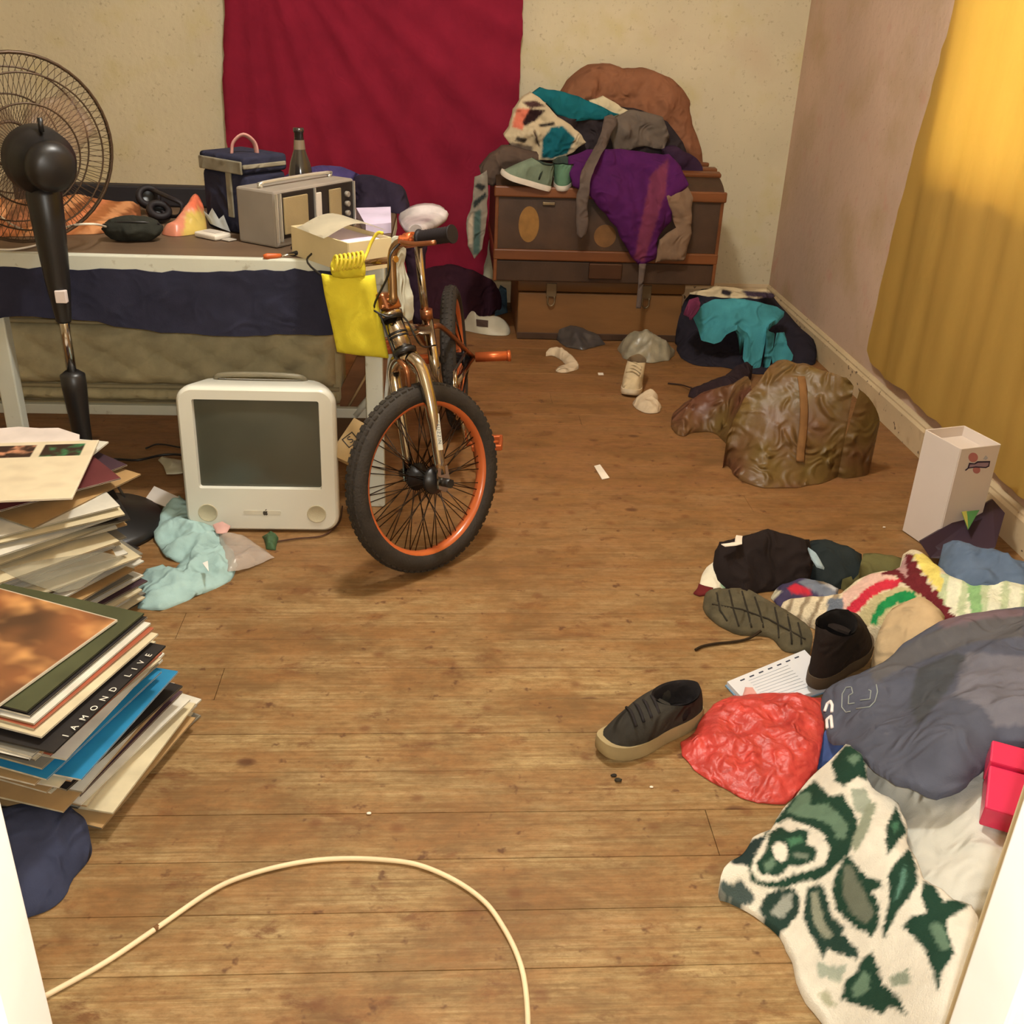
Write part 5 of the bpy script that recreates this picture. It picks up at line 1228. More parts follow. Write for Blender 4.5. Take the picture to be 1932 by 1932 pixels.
# --- near stack, bottom to top
NB = 36; ztop = 0.285
dirN = math.radians(-110)
seqN = [3, 0, 8, 2, 1, 8, 0, 3, 0, 8, 9, 2, 0, 3, 8, 1, 0, 2, 8, 3, 0, 6, 2, 8, 6, 3, 8, 0, 4, 8, 2, 0, 8, 3]
heights = np.linspace(0.004, 0.223, len(seqN))
for i, ci in enumerate(seqN):
    f = i/(len(seqN)-1); z = heights[i]
    # right corner walks from the floor spot up to the top corner
    cx = -0.485+(-0.538+0.485)*f+rr.uniform(-0.028, 0.018); cy = 1.690+(1.625-1.690)*f+rr.uniform(-0.03, 0.02)
    ang = dirN+rr.uniform(-0.10, 0.12)
    lab = '%s record sleeve, %s from the floor in the near stack' % ({'cream': 'worn cream', 'black': 'black edged', 'tan': 'tan', 'grey': 'dull grey', 'white': 'off white', 'plum': 'plum', 'blue': 'bright blue', 'rust': 'rust'}.get(cname[ci], cname[ci]), ordn(i))
    if ci == 6: cx += 0.02
    if i == 0: cx += 0.012; ang = math.radians(-116)
    record((cx, cy), ang, z, ci, rr.randrange(len(EDGES)), lab, FG, tiltx=rr.uniform(-0.006, 0.006), tilty=rr.uniform(-0.01, 0.01), thick=0.0036)
zt_ = heights[-1]+0.0045
# the upper sleeves that can be told apart
o, M = record((at(312, 1216, z=0.235).x, at(312, 1216, z=0.235).y), math.radians(-108.5), 0.2295, 1, 7, 'black record sleeve with white spaced lettering along its edge', FG)
A_ = at(300, 1216, z=0.238); B_ = at(100, 1410, z=0.238); dl = (B_-A_).normalized()
lx = -dl; ly = Vector((0, 0, 1)).cross(lx)
Ml = basis((A_+B_)/2+Vector((0, 0, -0.0015)), lx, ly, Vector((0, 0, 1)))
me = text_mesh('IAMOND LIVE', 0.0165, 0.0002, 2.7); me.transform(Ml); lt = obj('lettering', me, mat('print_white', (226, 220, 206)), o) if False else None
me.transform(M.inverted()); 
lt = bpy.data.objects.new('lettering', me); me.materials.append(mat('print_white', (226, 220, 206))); COL.objects.link(lt); lt.parent = o; WLOC[lt] = M.translation
record((at(298, 1192, z=.25).x, at(298, 1192, z=.25).y), math.radians(-110), 0.2425, 0, 4, 'cream record sleeve just above the black lettered one', FG)
record((at(290, 1180, z=.256).x, at(290, 1180, z=.256).y), math.radians(-111), 0.2475, 4, 0, 'red and orange record sleeve near the top of the near stack', FG)
record((at(284, 1170, z=.262).x, at(284, 1170, z=.262).y), math.radians(-110), 0.2525, 8, 2, 'clear sleeved white record near the top of the near stack', FG)
record((at(277, 1158, z=.268).x, at(277, 1158, z=.268).y), math.radians(-110), 0.2580, 1, 4, 'black record sleeve with white rim second from the top', FG)
record((at(271, 1151, z=.274).x, at(271, 1151, z=.274).y), math.radians(-110), 0.2640, 5, 7, 'dark olive record sleeve under the brown portrait sleeve', FG)
# top sleeve: a soft brown and orange portrait-like picture, kept generic
def pic_sleeve(name, label, c_right, ang, z, cols, group, tiltx=0, tilty=0, nfreq=7, rimw=0.012, rim=(214, 204, 182), fn=None):
    d1 = Vector((math.cos(ang), math.sin(ang), 0)); d2 = Vector((d1.y, -d1.x, 0))
    c = Vector((c_right[0], c_right[1], z))+d1*(LP/2)+d2*(LP/2)
    M = basis(c, -d2, d1, Vector((0, 0, 1)))
    if M.to_3x3().determinant() < 0: M = basis(c, -d2, -d1, Vector((0, 0, 1)))
    M = M @ Matrix.Rotation(tiltx, 4, 'X') @ Matrix.Rotation(tilty, 4, 'Y')
    bm = BM(); lay = bm.verts.layers.float_color.new('Col'); n = 90; g = []
    for i in range(n+1):
        row = []
        for j in range(n+1):
            u, v = i/n-0.5, j/n-0.5; w = bm.verts.new((u*LP, v*LP, 0.004)); row.append(w)
            if max(abs(u), abs(v)) > 0.5-rimw/LP: col = rim
            else: col = fn(u, v)
            w[lay] = (*lin(col), 1)
        g.append(row)
    for i in range(n):
        for j in range(n): bm.faces.new((g[i][j], g[i+1][j], g[i+1][j+1], g[i][j+1]))
    base = [bm.verts.new((x*LP/2, y*LP/2, 0.0)) for x, y in ((-1, -1), (1, -1), (1, 1), (-1, 1))]
    for b_ in base: b_[lay] = (*lin(rim), 1)
    bm.faces.new(base[::-1])
    edges = [[g[i][0] for i in range(n+1)], [g[n][j] for j in range(n+1)], [g[i][n] for i in range(n, -1, -1)], [g[0][j] for j in range(n, -1, -1)]]
    for k, e in enumerate(edges): bm.faces.new([base[k], base[(k+1) % 4]]+e[::-1])
    me = bpy.data.meshes.new('record_sleeve'); bm.to_mesh(me); bm.free(); me.materials.append(m_vcs)
    o = inst('record_sleeve', me, M, None); tag(o, label, 'record', group); return o, M
def lerp3(a, b, t): return tuple(a[i]+(b[i]-a[i])*t for i in range(3))
def brown(u, v):
    a = mnoise.fractal(Vector((u*3+2, v*3, 1.3)), 0.9, 2, 2); b_ = mnoise.fractal(Vector((u*3-1, v*4+5, 3.3)), 0.7, 2, 3)
    c = lerp3((84, 58, 36), (166, 104, 60), min(1, max(0, 0.45+a*0.7)))
    c = lerp3(c, (218, 160, 96), min(1, max(0, b_*1.2-0.05)))
    d = math.hypot(u-0.1, v+0.05)
    return lerp3(c, (206, 142, 84), max(0, 0.6-3*d))
pic_sleeve('t', 'brown and orange portrait record sleeve on top of the near stack', (at(221, 1166, z=.278).x, at(221, 1166, z=.278).y), math.radians(-114), 0.2705, None, FG, fn=brown, rimw=0.003)

# --- far stack
zs = 0.003; seqB = [1, 3, 0, 8, 2, 0, 9, 8, 3, 0, 5, 8, 2, 0, 8, 1, 3, 0, 8, 2, 0, 8, 3, 0, 2, 8, 0, 1, 8, 2, 0, 8]
for i, ci in enumerate(seqB):
    f = i/(len(seqB)-1); z = 0.004+0.285*f
    if f < 0.5: cx, cy, ang = -0.705+rr.uniform(-0.02, 0.02), 2.12+rr.uniform(-0.03, 0.03), math.radians(-122)+rr.uniform(-0.12, 0.12)
    else: cx, cy, ang = -0.690+rr.uniform(-0.03, 0.02), 2.06+rr.uniform(-0.04, 0.04), math.radians(-142)+rr.uniform(-0.2, 0.16)
    record((cx, cy), ang, z, ci, rr.randrange(len(EDGES)), '%s record sleeve, %s from the floor in the far stack' % ({'cream': 'worn cream', 'black': 'black edged', 'tan': 'tan', 'grey': 'dull grey', 'white': 'off white', 'plum': 'plum', 'olive': 'olive'}.get(cname[ci], cname[ci]), ordn(i)), BG,
           tiltx=rr.uniform(-0.02, 0.02), tilty=rr.uniform(-0.02, 0.02))
record((-0.70, 2.22), math.radians(-118), 0.296, 2, 3, 'tan record sleeve poking out at the far stack corner', BG, tilty=0.03)
record((-0.735, 2.24), math.radians(-128), 0.309, 9, 0, 'plum record sleeve with its disc sliding out', BG, tilty=0.02, out=0.035)
record((-0.72, 2.14), math.radians(-140), 0.322, 7, 4, 'wine red record sleeve fanned out on the far stack', BG, tilty=0.03)
record((-0.79, 2.30), math.radians(-100), 0.338, 8, 4, 'off white sleeve under the cover with three pictures', BG, tilty=0.0)
def white3(u, v):
    # three small photographs along the far edge
    if 0.20 < -v < 0.46 or False:
        pass
    return (222, 208, 178)
def white_cover(u, v):
    # u runs to the right corner side, v along the right edge toward us
    s = v; r = u
    if s > 0.22 and s < 0.44:
        for k, (a, b_) in enumerate(((0.14, 0.42), (-0.20, 0.08), (-0.50, -0.26))):
            if a < r < b_:
                n_ = mnoise.fractal(Vector((r*11+k*7, s*11, k)), 0.8, 2, 3)
                return lerp3((56, 38, 28), [(60, 120, 74), (196, 138, 104), (150, 110, 90)][k], min(1, max(0, 0.15+n_*1.5)))
    n_ = mnoise.noise(Vector((u*6, v*9, 3)))
    return lerp3((220, 204, 172), (204, 186, 156), max(0, n_))
pA = at(187, 830, z=.364); 
o, M = pic_sleeve('t', 'white record cover with three small photographs, top of the far stack', (pA.x, pA.y), math.radians(-83), 0.360, None, BG, fn=white_cover, rimw=0.002, rim=(226, 214, 190), tiltx=0.0)
o2 = relief('loose_sheet', PZ([(-60, 812, .356), (0, 808, .356), (35, 805, .356), (75, 808, .356), (110, 807, .356), (150, 820, .3555), (150, 842, .3555), (100, 842, .3555), (0, 842, .3555), (-60, 842, .3555)]), mat('pinkish_paper', (222, 208, 198), rough=0.8), step=0.02, dome=0.0, nz=(0.002, 9), thick=0.0015, smooth=0)
tag(o2, 'loose pale sheet behind the far record stack', 'paper')
# torn plastic sleeves
o3 = relief('plastic_sleeve', PZ([(0, 1075, .27), (60, 1060, .27), (190, 1040, .268), (235, 1052, .262), (150, 1110, .262), (110, 1118, .262), (40, 1095, .266)]), mat('clear_plastic', (150, 146, 128), rough=0.2, alpha=0.35, spec=0.6), step=0.015, dome=0.004, nz=(0.004, 14), thick=0.0008, smooth=0, seed=3)
tag(o3, 'crumpled clear plastic sleeve between the record stacks', 'plastic')
# dark blue cushion the near stack leans over
m_bc = cloth_mat('dark_blue_cushion_cloth', (54, 58, 78), var=0.2)
o = relief('blue_cushion', PZ([(-160, 1500, .03), (-40, 1520, .05), (60, 1512, .06), (120, 1512, .06), (158, 1535, .05), (170, 1560, .04), (166, 1600, .02), (145, 1655, .003), (105, 1705, .003), (60, 1728, .003), (0, 1740, .003), (-100, 1740, .003), (-160, 1650, .003)]), m_bc, step=0.014, dome=0.055, dome_w=0.12, nz=(0.012, 8), folds=[(0.004, 6, 0.4, 1.5)], base=0.001, seed=12)
tag(o, 'dark blue round floor cushion beside the left door post', 'cushion')
# ================================================================== the heap at the right
def heapZ(name, pts, m, label, cat, h=0.0, base=0.001, group=None, **k):
    k.setdefault('crease', (0.014, 9))
    k.setdefault('step', 0.012); k.setdefault('dome', 0.03); k.setdefault('dome_w', 0.05); k.setdefault('smooth', 1)
    o = relief(name, PZ(pts, h), m, 'z', base=base, **k); tag(o, label, cat, group); return o
def sheetZ(name, pts, m, label, cat, h=0.0, group=None, **k):
    k.setdefault('crease', (0.010, 10))
    k.setdefault('step', 0.012); k.setdefault('dome', 0.01); k.setdefault('dome_w', 0.04); k.setdefault('smooth', 1); k.setdefault('thick', 0.006)
    o = relief(name, PZ(pts, h), m, 'z', **k); tag(o, label, cat, group); return o
# ---- white box with a printed mark, and the dark folder in front of it
zb_ = 0.308
q = [at(1747, 812, z=zb_), at(1832, 803, z=zb_), at(1892, 842, z=zb_), at(1813, 848, z=zb_)]
t = thing('white_carton', 'tall white carton with a blue and red printed mark by the curtain', 'box', at(1740, 1036, z=0))
c0 = at(1706, 1010, z=0.0); c1 = at(1738, 1037, z=0.0)
e_near = q[3]; M_ = None
m_wc = mat('white_carton_card', (214, 200, 188), rough=0.6, var=0.04, vscale=5)
W1 = (q[3]-q[0]).length; W2 = (q[2]-q[3]).length
ux = (q[3]-q[0]).normalized(); uy = (q[2]-q[3]); uy = (uy-ux*uy.dot(ux)).normalized()
a0 = q[0].copy(); a0.z = 0.002; wA, wB, th = W1, min(W2, 0.16), 0.004
Mk = basis(a0, ux, uy, Vector((0, 0, 1)))
for nm, c, s in (('front_panel', (wA/2, 0, zb_/2), (wA, th, zb_)), ('back_panel', (wA/2, wB, zb_/2), (wA, th, zb_)), ('side_panel', (0, wB/2, zb_/2), (th, wB, zb_)), ('side_panel', (wA, wB/2, zb_/2), (th, wB, zb_)), ('bottom_panel', (wA/2, wB/2, 0.003), (wA, wB, th)), ('inner_flap', (wA/2, wB/2, zb_-0.03), (wA-th, wB-th, 0.003))):
    bm = BM(); box(bm, c, s, Mk, 0.0008, 1); obj(nm, bm, m_wc, t)
# print on the right hand panel
cp = at(1847, 876, z=0.2); 
pn = ux; pu = uy; 
def on_side(px, py):
    d = ray(px, py); P0 = Mk @ Vector((wA+th/2+0.0006, 0, 0)); tt = (P0-CAM).dot(pn)/d.dot(pn); return CAM+d*tt
if abs(ux.dot(ray(1847, 876).normalized())) > 0.05:
    def poly_on(pxs, m, name, lift=0.0):
        bm = BM(); v = [bm.verts.new(on_side(*p)+pn*lift) for p in pxs]; f = bm.faces.new(v); r = bmesh.ops.extrude_face_region(bm, geom=[f])
        for e in r['geom']:
            if isinstance(e, bmesh.types.BMVert): e.co += pn*0.0004
        obj(name, bm, m, t)
    rd = mat('print_rose', (176, 112, 108)); nvp = mat('print_navy', (54, 40, 60)); gr = mat('print_mauve', (150, 124, 136)); lb = mat('print_pale_blue', (168, 166, 172))
    poly_on([(1836+9*math.cos(2*PI*k/18), 863+9*math.sin(2*PI*k/18)) for k in range(18)], rd, 'print_disc')
    poly_on([(1842.5+7*math.cos(2*PI*k/18), 886.5+7*math.sin(2*PI*k/18)) for k in range(18)], rd, 'print_disc')
    poly_on([(1855, 866), (1860, 859), (1864, 864), (1860, 868)], lb, 'print_spot')
    poly_on([(1825, 884), (1828, 873), (1838, 874), (1844, 870), (1868, 869.5), (1866, 880), (1860, 883), (1840, 882)], nvp, 'print_banner', 0.0005)
    poly_on([(1828, 881.5), (1829.5, 876), (1839, 876), (1845, 873), (1865, 872.5), (1863.5, 878.5), (1859, 880.5), (1840, 879.5)], gr, 'print_banner_fill', 0.001)
    poly_on([(1820, 887), (1826, 882), (1827, 884), (1822, 888)], nvp, 'print_tick', 0.0005)
# dark folder
t = thing('dark_folder', 'dark aubergine folder leaning on the white carton', 'folder', at(1800, 1050, z=0.02))
F4 = [at(1735, 1022, z=0.06), at(1873, 942, z=0.13), at(1896, 968, z=0.12), at(1878, 1032, z=0.09), at(1852, 1062, z=0.05), at(1755, 1052, z=0.03)]
bm = BM(); f = [bm.verts.new(p) for p in F4]; b = [bm.verts.new(p+Vector((0.008, 0.02, -0.008))) for p in F4]; bm.faces.new(f); bm.faces.new(b[::-1])
for k in range(6): bm.faces.new((f[k], f[(k+1) % 6], b[(k+1) % 6], b[k]))
obj('folder_cover', bm, mat('aubergine_card', (54, 38, 50), rough=0.5, var=0.1), t)
bm = BM(); g = [at(1812, 966, z=0.12), at(1846, 962, z=0.125), at(1824, 1000, z=0.10)]; f = [bm.verts.new(p+Vector((-0.004, -0.012, 0.006))) for p in g]; bm.faces.new(f); bmesh.ops.solidify(bm, geom=list(bm.faces), thickness=0.001)
obj('green_sticker', bm, mat('green_print', (96, 150, 84)), t)
bm = BM(); g = [at(1812, 966, z=0.12), at(1822, 964, z=0.12), at(1824, 998, z=0.10)]; f = [bm.verts.new(p+Vector((-0.005, -0.015, 0.008))) for p in g]; bm.faces.new(f); bmesh.ops.solidify(bm, geom=list(bm.faces), thickness=0.001)
obj('yellow_sticker', bm, mat('yellow_print', (206, 196, 96)), t)

# ---- clothes, far to near
heapZ('olive_cloth', [(1600, 1112, .01), (1592, 1094, .03), (1622, 1082, .06), (1626, 1042, .07), (1660, 1044, .07), (1706, 1056, .06), (1710, 1080, .05), (1690, 1100, .03), (1650, 1110, .01)], cloth_mat('olive_cotton', (98, 94, 58)), 'olive green cloth between the black garment and the crochet blanket', 'cloth', dome=0.015, nz=(0.006, 14), seed=51)
heapZ('dark_teal_garment', [(1524, 1026, .07), (1560, 1017, .08), (1600, 1028, .08), (1628, 1046, .06), (1628, 1086, .03), (1596, 1106, .01), (1555, 1100, .01), (1530, 1066, .04)], cloth_mat('dark_teal_cloth', (38, 44, 44)), 'dark teal garment right of the black trousers', 'clothes', dome=0.03, nz=(0.012, 12), folds=[(0.006, 10, 0.8, 1)], seed=52)
heapZ('black_trousers', [(1346, 1040, .07), (1356, 1020, .08), (1400, 1012, .09), (1440, 1002, .10), (1480, 1010, .10), (1524, 1020, .09), (1536, 1060, .06), (1524, 1092, .03), (1484, 1100, .02), (1444, 1114, .005), (1400, 1122, .005), (1376, 1108, .01), (1356, 1085, .03)], cloth_mat('black_cloth', (36, 28, 26)), 'black trousers crumpled at the far end of the clothes heap', 'trousers', dome=0.035, nz=(0.014, 12), folds=[(0.006, 9, 0.3, 1.3)], seed=53)
sheetZ('pale_blue_rag', [(1527, 1034, .112), (1540, 1046, .112), (1556, 1072, .09), (1542, 1069, .095), (1529, 1054, .105)], cloth_mat('pale_blue_cloth', (150, 168, 174)), 'pale blue cloth tip between the two dark garments', 'cloth', step=0.006, dome=0.004, nz=(0.002, 20))
heapZ('white_green_cloth', [(1318, 1108, .003), (1334, 1072, .02), (1346, 1060, .03), (1362, 1062, .03), (1374, 1084, .02), (1386, 1108, .003), (1352, 1112, .003)], m_vc, 'white and mint cloth sticking out left of the black trousers', 'cloth', dome=0.012, step=0.006, nz=(0.005, 18), base_col=(222, 212, 188), paint=[([(1356, 1060), (1366, 1062), (1390, 1110), (1360, 1110), (1358, 1085)], (110, 146, 116))], seed=54)
heapZ('maroon_cloth_tip', [(1306, 1118, .003), (1316, 1102, .01), (1334, 1108, .012), (1346, 1112, .01), (1336, 1122, .003), (1318, 1124, .003)], cloth_mat('maroon_wool', (98, 34, 34)), 'small maroon cloth corner beside the upturned boot', 'cloth', dome=0.006, step=0.006, nz=(0.003, 20), seed=55)
sheetZ('white_tissue', [(1360, 1028, .105), (1388, 1022, .11), (1392, 1010, .115), (1402, 1012, .115), (1400, 1026, .112), (1366, 1032, .105)], mat('tissue', (220, 206, 186), rough=0.9), 'scrap of white tissue on the black trousers', 'tissue', step=0.006, dome=0.004, nz=(0.004, 24), thick=0.002, seed=56)
heapZ('striped_socks', [(1452, 1128, .004), (1476, 1104, .02), (1510, 1090, .03), (1552, 1094, .04), (1584, 1110, .035), (1578, 1130, .03), (1534, 1134, .015), (1496, 1142, .006), (1470, 1148, .004)], m_vc, 'blue, white and red striped knitwear under the crochet blanket', 'knitwear', dome=0.02, step=0.006, nz=(0.006, 16), base_col=(66, 58, 84), seed=57,
      paint=[([(1484, 1110), (1500, 1100), (1528, 1112), (1530, 1124), (1500, 1122)], (186, 44, 58)), ([(1505, 1098), (1530, 1088), (1584, 1104), (1580, 1130), (1548, 1124)], (112, 118, 130)), ([(1536, 1092), (1580, 1100), (1582, 1118), (1560, 1106)], (176, 176, 178)),
             ([(1440, 1125), (1460, 1110), (1474, 1116), (1458, 1134)], (196, 188, 160))])
# crochet blanket
def crochet_cols(px, cs):
    x, y = px[:, 0], px[:, 1]
    # green and cream ribs at the right
    k = (x > 1772) & (y > 1083); s = np.sin((x-1772)/6.2+(y-1100)*0.02)
    cs[k & (s > 0.35)] = lin((186, 196, 156)); cs[k & (s <= 0.35)] = lin((226, 224, 196))
    cs[k & (np.abs(x-1838-(y-1110)*0.1) < 11)] = lin((138, 178, 120))
    # rings of beige stripes at the left
    k = (x < 1592); r = np.sin((x-1480)/4.2+(y-1150)/9.0)
    cs[k & (r > 0.45)] = lin((150, 132, 106)); cs[k & (r <= 0.45)] = lin((216, 200, 168))
    cs[(x > 1560) & (x < 1598) & (y > 1128) & (y < 1172)] = lin((108, 114, 124))
    return cs
PB = [(1475, 1142, .02), (1490, 1130, .03), (1530, 1130, .04), (1575, 1126, .06), (1592, 1110, .08), (1640, 1085, .10), (1680, 1078, .11), (1702, 1062, .11), (1706, 1044, .11), (1722, 1038, .12), (1742, 1045, .13), (1768, 1064, .14), (1792, 1088, .15), (1832, 1098, .16), (1870, 1088, .18), (1932, 1104, .19), (1990, 1110, .19), (1995, 1170, .17), (1932, 1160, .17), (1850, 1166, .15), (1800, 1178, .13), (1778, 1172, .12), (1742, 1150, .11), (1704, 1160, .09), (1672, 1182, .06), (1640, 1184, .05), (1600, 1182, .04), (1560, 1176, .03), (1520, 1168, .02), (1492, 1156, .015)]
def scal(a, b, n, amp):
    out = []
    for k in range(n):
        t0 = k/n; t1 = (k+0.5)/n
        out += [(a[0]+(b[0]-a[0])*t0, a[1]+(b[1]-a[1])*t0), (a[0]+(b[0]-a[0])*t1+amp, a[1]+(b[1]-a[1])*t1-amp*0.7)]
    return out
def crochet_all(px, cs):
    cs2 = crochet_cols(px, cs.copy())
    x, y = px[:, 0], px[:, 1]
    for pp, c in CROCHET: cs2[inpoly(np.array(pp, float), px)] = lin(c)
    return cs2
CROCHET = [([(1590, 1120), (1640, 1082), (1685, 1078), (1690, 1092), (1640, 1106), (1600, 1140), (1592, 1160)], (214, 176, 160)),
           ([(1592, 1172), (1600, 1142), (1640, 1106), (1672, 1094), (1700, 1092), (1696, 1106), (1650, 1122), (1622, 1150), (1604, 1176)], (196, 50, 66)),
           ([(1610, 1176), (1625, 1150), (1650, 1124), (1700, 1106), (1730, 1110), (1760, 1150), (1700, 1160), (1660, 1182)], (186, 174, 130)),
           ([(1640, 1172), (1652, 1148), (1672, 1128), (1700, 1115), (1726, 1116), (1730, 1134), (1692, 1138), (1662, 1160), (1650, 1180)], (36, 132, 74)),
           ([(1722, 1046), (1742, 1044), (1770, 1062), (1776, 1084), (1782, 1100), (1774, 1118), (1762, 1106), (1742, 1080)], (226, 208, 112)),
           ([(1706, 1056), (1709, 1045), (1714, 1072), (1718, 1094), (1700, 1092), (1682, 1082)], (178, 140, 136)),
           ([(1708, 1045)]+[(1724, 1048), (1720, 1058), (1732, 1060), (1728, 1072), (1741, 1074), (1736, 1086), (1750, 1088), (1746, 1100), (1760, 1102), (1757, 1113), (1772, 1115), (1768, 1127), (1783, 1130), (1780, 1141), (1795, 1146), (1790, 1153), (1802, 1162)]+[(1800, 1180), (1776, 1176), (1760, 1146), (1735, 1120), (1712, 1106), (1690, 1086), (1660, 1082), (1690, 1072), (1712, 1090)], (104, 38, 42))]
heapZ('crochet_blanket', PB, mat('crochet_wool', (200, 200, 200), rough=0.95, attr=True, var=0.12, vscale=60, bump=0.8, bscale=220, bdist=0.004, spec=0.1), 'crochet blanket with red, green and yellow bands and a maroon zigzag', 'blanket', dome=0.025, crease=None, step=0.0055, nz=(0.012, 9), folds=[(0.004, 14, 0.6, 1.2)], base_col=(216, 202, 170), colfn=crochet_all, seed=58, smooth=2)
heapZ('denim_cloth', [(1776, 1050, .16), (1782, 1024, .18), (1800, 1016, .19), (1832, 1030, .20), (1870, 1040, .20), (1932, 1060, .20), (1995, 1084, .20), (1995, 1120, .18), (1932, 1116, .19), (1862, 1100, .185), (1822, 1104, .17), (1796, 1094, .16), (1782, 1072, .16)], cloth_mat('faded_denim', (92, 108, 130)), 'faded blue denim on the far right of the heap', 'clothes', base=0.10, dome=0.025, nz=(0.010, 11), folds=[(0.008, 8, 2.0, 1.2)], seed=59)
heapZ('beige_pillow', [(1640, 1284, .02), (1648, 1240, .05), (1660, 1192, .09), (1688, 1148, .12), (1738, 1128, .14), (1786, 1164, .14), (1760, 1210, .13), (1720, 1250, .08), (1676, 1300, .03)], cloth_mat('beige_cotton', (190, 164, 126)), 'beige cotton pillow between the black boot and the hoodie', 'pillow', dome=0.03, crease=(0.003, 5), nz=(0.004, 8), smooth=3, seed=60)
# ---- hoodie
def hoodcol(px, cs): return cs
hd = heapZ('grey_hoodie', [(1552, 1330, .07), (1562, 1302, .09), (1592, 1276, .11), (1642, 1256, .13), (1704, 1216, .16), (1748, 1184, .18), (1790, 1164, .20), (1850, 1152, .21), (1932, 1146, .22), (2010, 1150, .22), (2010, 1400, .28), (1932, 1400, .28), (1886, 1400, .27), (1858, 1440, .25), (1842, 1462, .245), (1772, 1497, .225), (1722, 1478, .215), (1682, 1466, .20), (1640, 1432, .17), (1602, 1404, .13), (1576, 1396, .09), (1558, 1376, .07)],
           m_vc, 'slate grey hoodie with white lettering thrown over the heap', 'hoodie', base=None, thick=0.012, step=0.008, dome=0.035, dome_w=0.07, crease=(0.018, 5), nz=(0.014, 7), folds=[(0.012, 5, 2.2, 1.6)], base_col=(84, 86, 98), smooth=3, seed=61,
           paint=[([(1640, 1262), (1740, 1200), (1850, 1158), (1932, 1158), (1932, 1200), (1840, 1210), (1780, 1232), (1700, 1262), (1650, 1290)], (92, 90, 92)), ([(1730, 1262), (1800, 1232), (1840, 1240), (1806, 1268), (1790, 1300), (1750, 1350), (1732, 1372), (1716, 1330)], (72, 74, 78)),
                  ([(1822, 1230), (1940, 1240), (2010, 1260), (2010, 1380), (1932, 1370), (1880, 1372), (1850, 1330), (1800, 1310), (1814, 1268)], (110, 108, 116)), ([(1765, 1170), (1850, 1152), (1932, 1148), (1932, 1162), (1850, 1168), (1780, 1186)], (116, 98, 104))])
m_thr = mat('pale_stitching', (150, 156, 150), rough=0.8); m_pw = mat('white_print', (236, 228, 222), rough=0.6)
def c2(p): return (1540+p[0]/12.075, 1260+p[1]/12.075)
strokes('outlined_number', hd, [[c2(p) for p in ((800, 440), (690, 450), (600, 600), (590, 900), (680, 1020), (790, 1000))], [c2(p) for p in ((810, 450), (840, 580), (750, 640), (740, 830), (880, 810))], [c2(p) for p in ((1370, 390), (1400, 560), (1340, 780), (1220, 900), (920, 940))], [c2(p) for p in ((1200, 510), (1250, 530), (1230, 720), (1010, 745))]], 0.0011, m_thr, off=0.001)
strokes('white_letter', hd, [[c2(p) for p in ((200, 1000), (260, 830), (335, 770), (375, 860), (365, 1020))]], 0.0034, m_pw, off=0.001)
strokes('white_letter', hd, [[c2(p) for p in ((370, 1380), (345, 1110), (230, 1210), (220, 1350), (260, 1380))]], 0.0034, m_pw, off=0.001)
# what the hoodie lies on
heapZ('folded_bedding', [(1650, 1300, .02), (1760, 1230, .10), (1900, 1185, .13), (2010, 1200, .14), (2010, 1420, .19), (1900, 1440, .18), (1800, 1470, .15), (1720, 1450, .11), (1640, 1400, .04)], cloth_mat('dull_bedding', (120, 116, 112)), 'dull grey folded bedding buried under the hoodie', 'bedding', dome=0.01, step=0.02, seed=62)
heapZ('blue_cloth', [(1540, 1402, .02), (1555, 1376, .05), (1590, 1395, .07), (1598, 1412, .06), (1570, 1432, .04), (1542, 1442, .01)], cloth_mat('royal_blue_cloth', (74, 96, 150)), 'royal blue cloth peeping out below the hoodie lettering', 'cloth', dome=0.008, step=0.006, nz=(0.004, 20), seed=63)
# ---- white pillow
heapZ('white_pillow', [(1632, 1440, .10), (1690, 1452, .15), (1770, 1470, .19), (1850, 1450, .20), (1920, 1470, .20), (1950, 1560, .20), (1930, 1660, .19), (1880, 1720, .17), (1820, 1716, .17), (1790, 1704, .17), (1740, 1666, .15), (1716, 1600, .13), (1690, 1526, .115), (1650, 1490, .10)], cloth_mat('white_cotton', (206, 202, 188), var=0.05), 'white pillow above the green floral towel', 'pillow', dome=0.05, dome_w=0.10, crease=(0.004, 5), nz=(0.010, 6), folds=[(0.004, 6, 2.6, 1.4)], smooth=3, seed=64)
# ---- red carton
t = thing('red_carton', 'shiny red carton beside the right door post', 'box', at(1880, 1480, z=0.24))
p0 = at(1872, 1395, z=0.30); p1 = at(1935, 1412, z=0.30); p3 = at(1845, 1515, z=0.27)
ux_ = (p1-p0).normalized(); uy_ = (p3-p0); uy_ = (uy_-ux_*uy_.dot(ux_)); ly_ = uy_.length; uy_.normalize(); uz_ = ux_.cross(uy_); uz_ = uz_ if uz_.z > 0 else -uz_
Mrb = basis(p0, ux_, uy_, uz_); m_red = mat('red_gloss_card', (214, 44, 84), rough=0.25, var=0.05, coat=0.3)
bm = BM(); box(bm, (0.045, 0.022, -0.024), (0.09, 0.044, 0.048), Mrb, 0.003); obj('carton_lid', bm, m_red, t)
bm = BM(); box(bm, (0.045, 0.046+ly_*0.32, -0.028), (0.088, ly_*0.64, 0.044), Mrb, 0.003); obj('carton_body', bm, m_red, t)
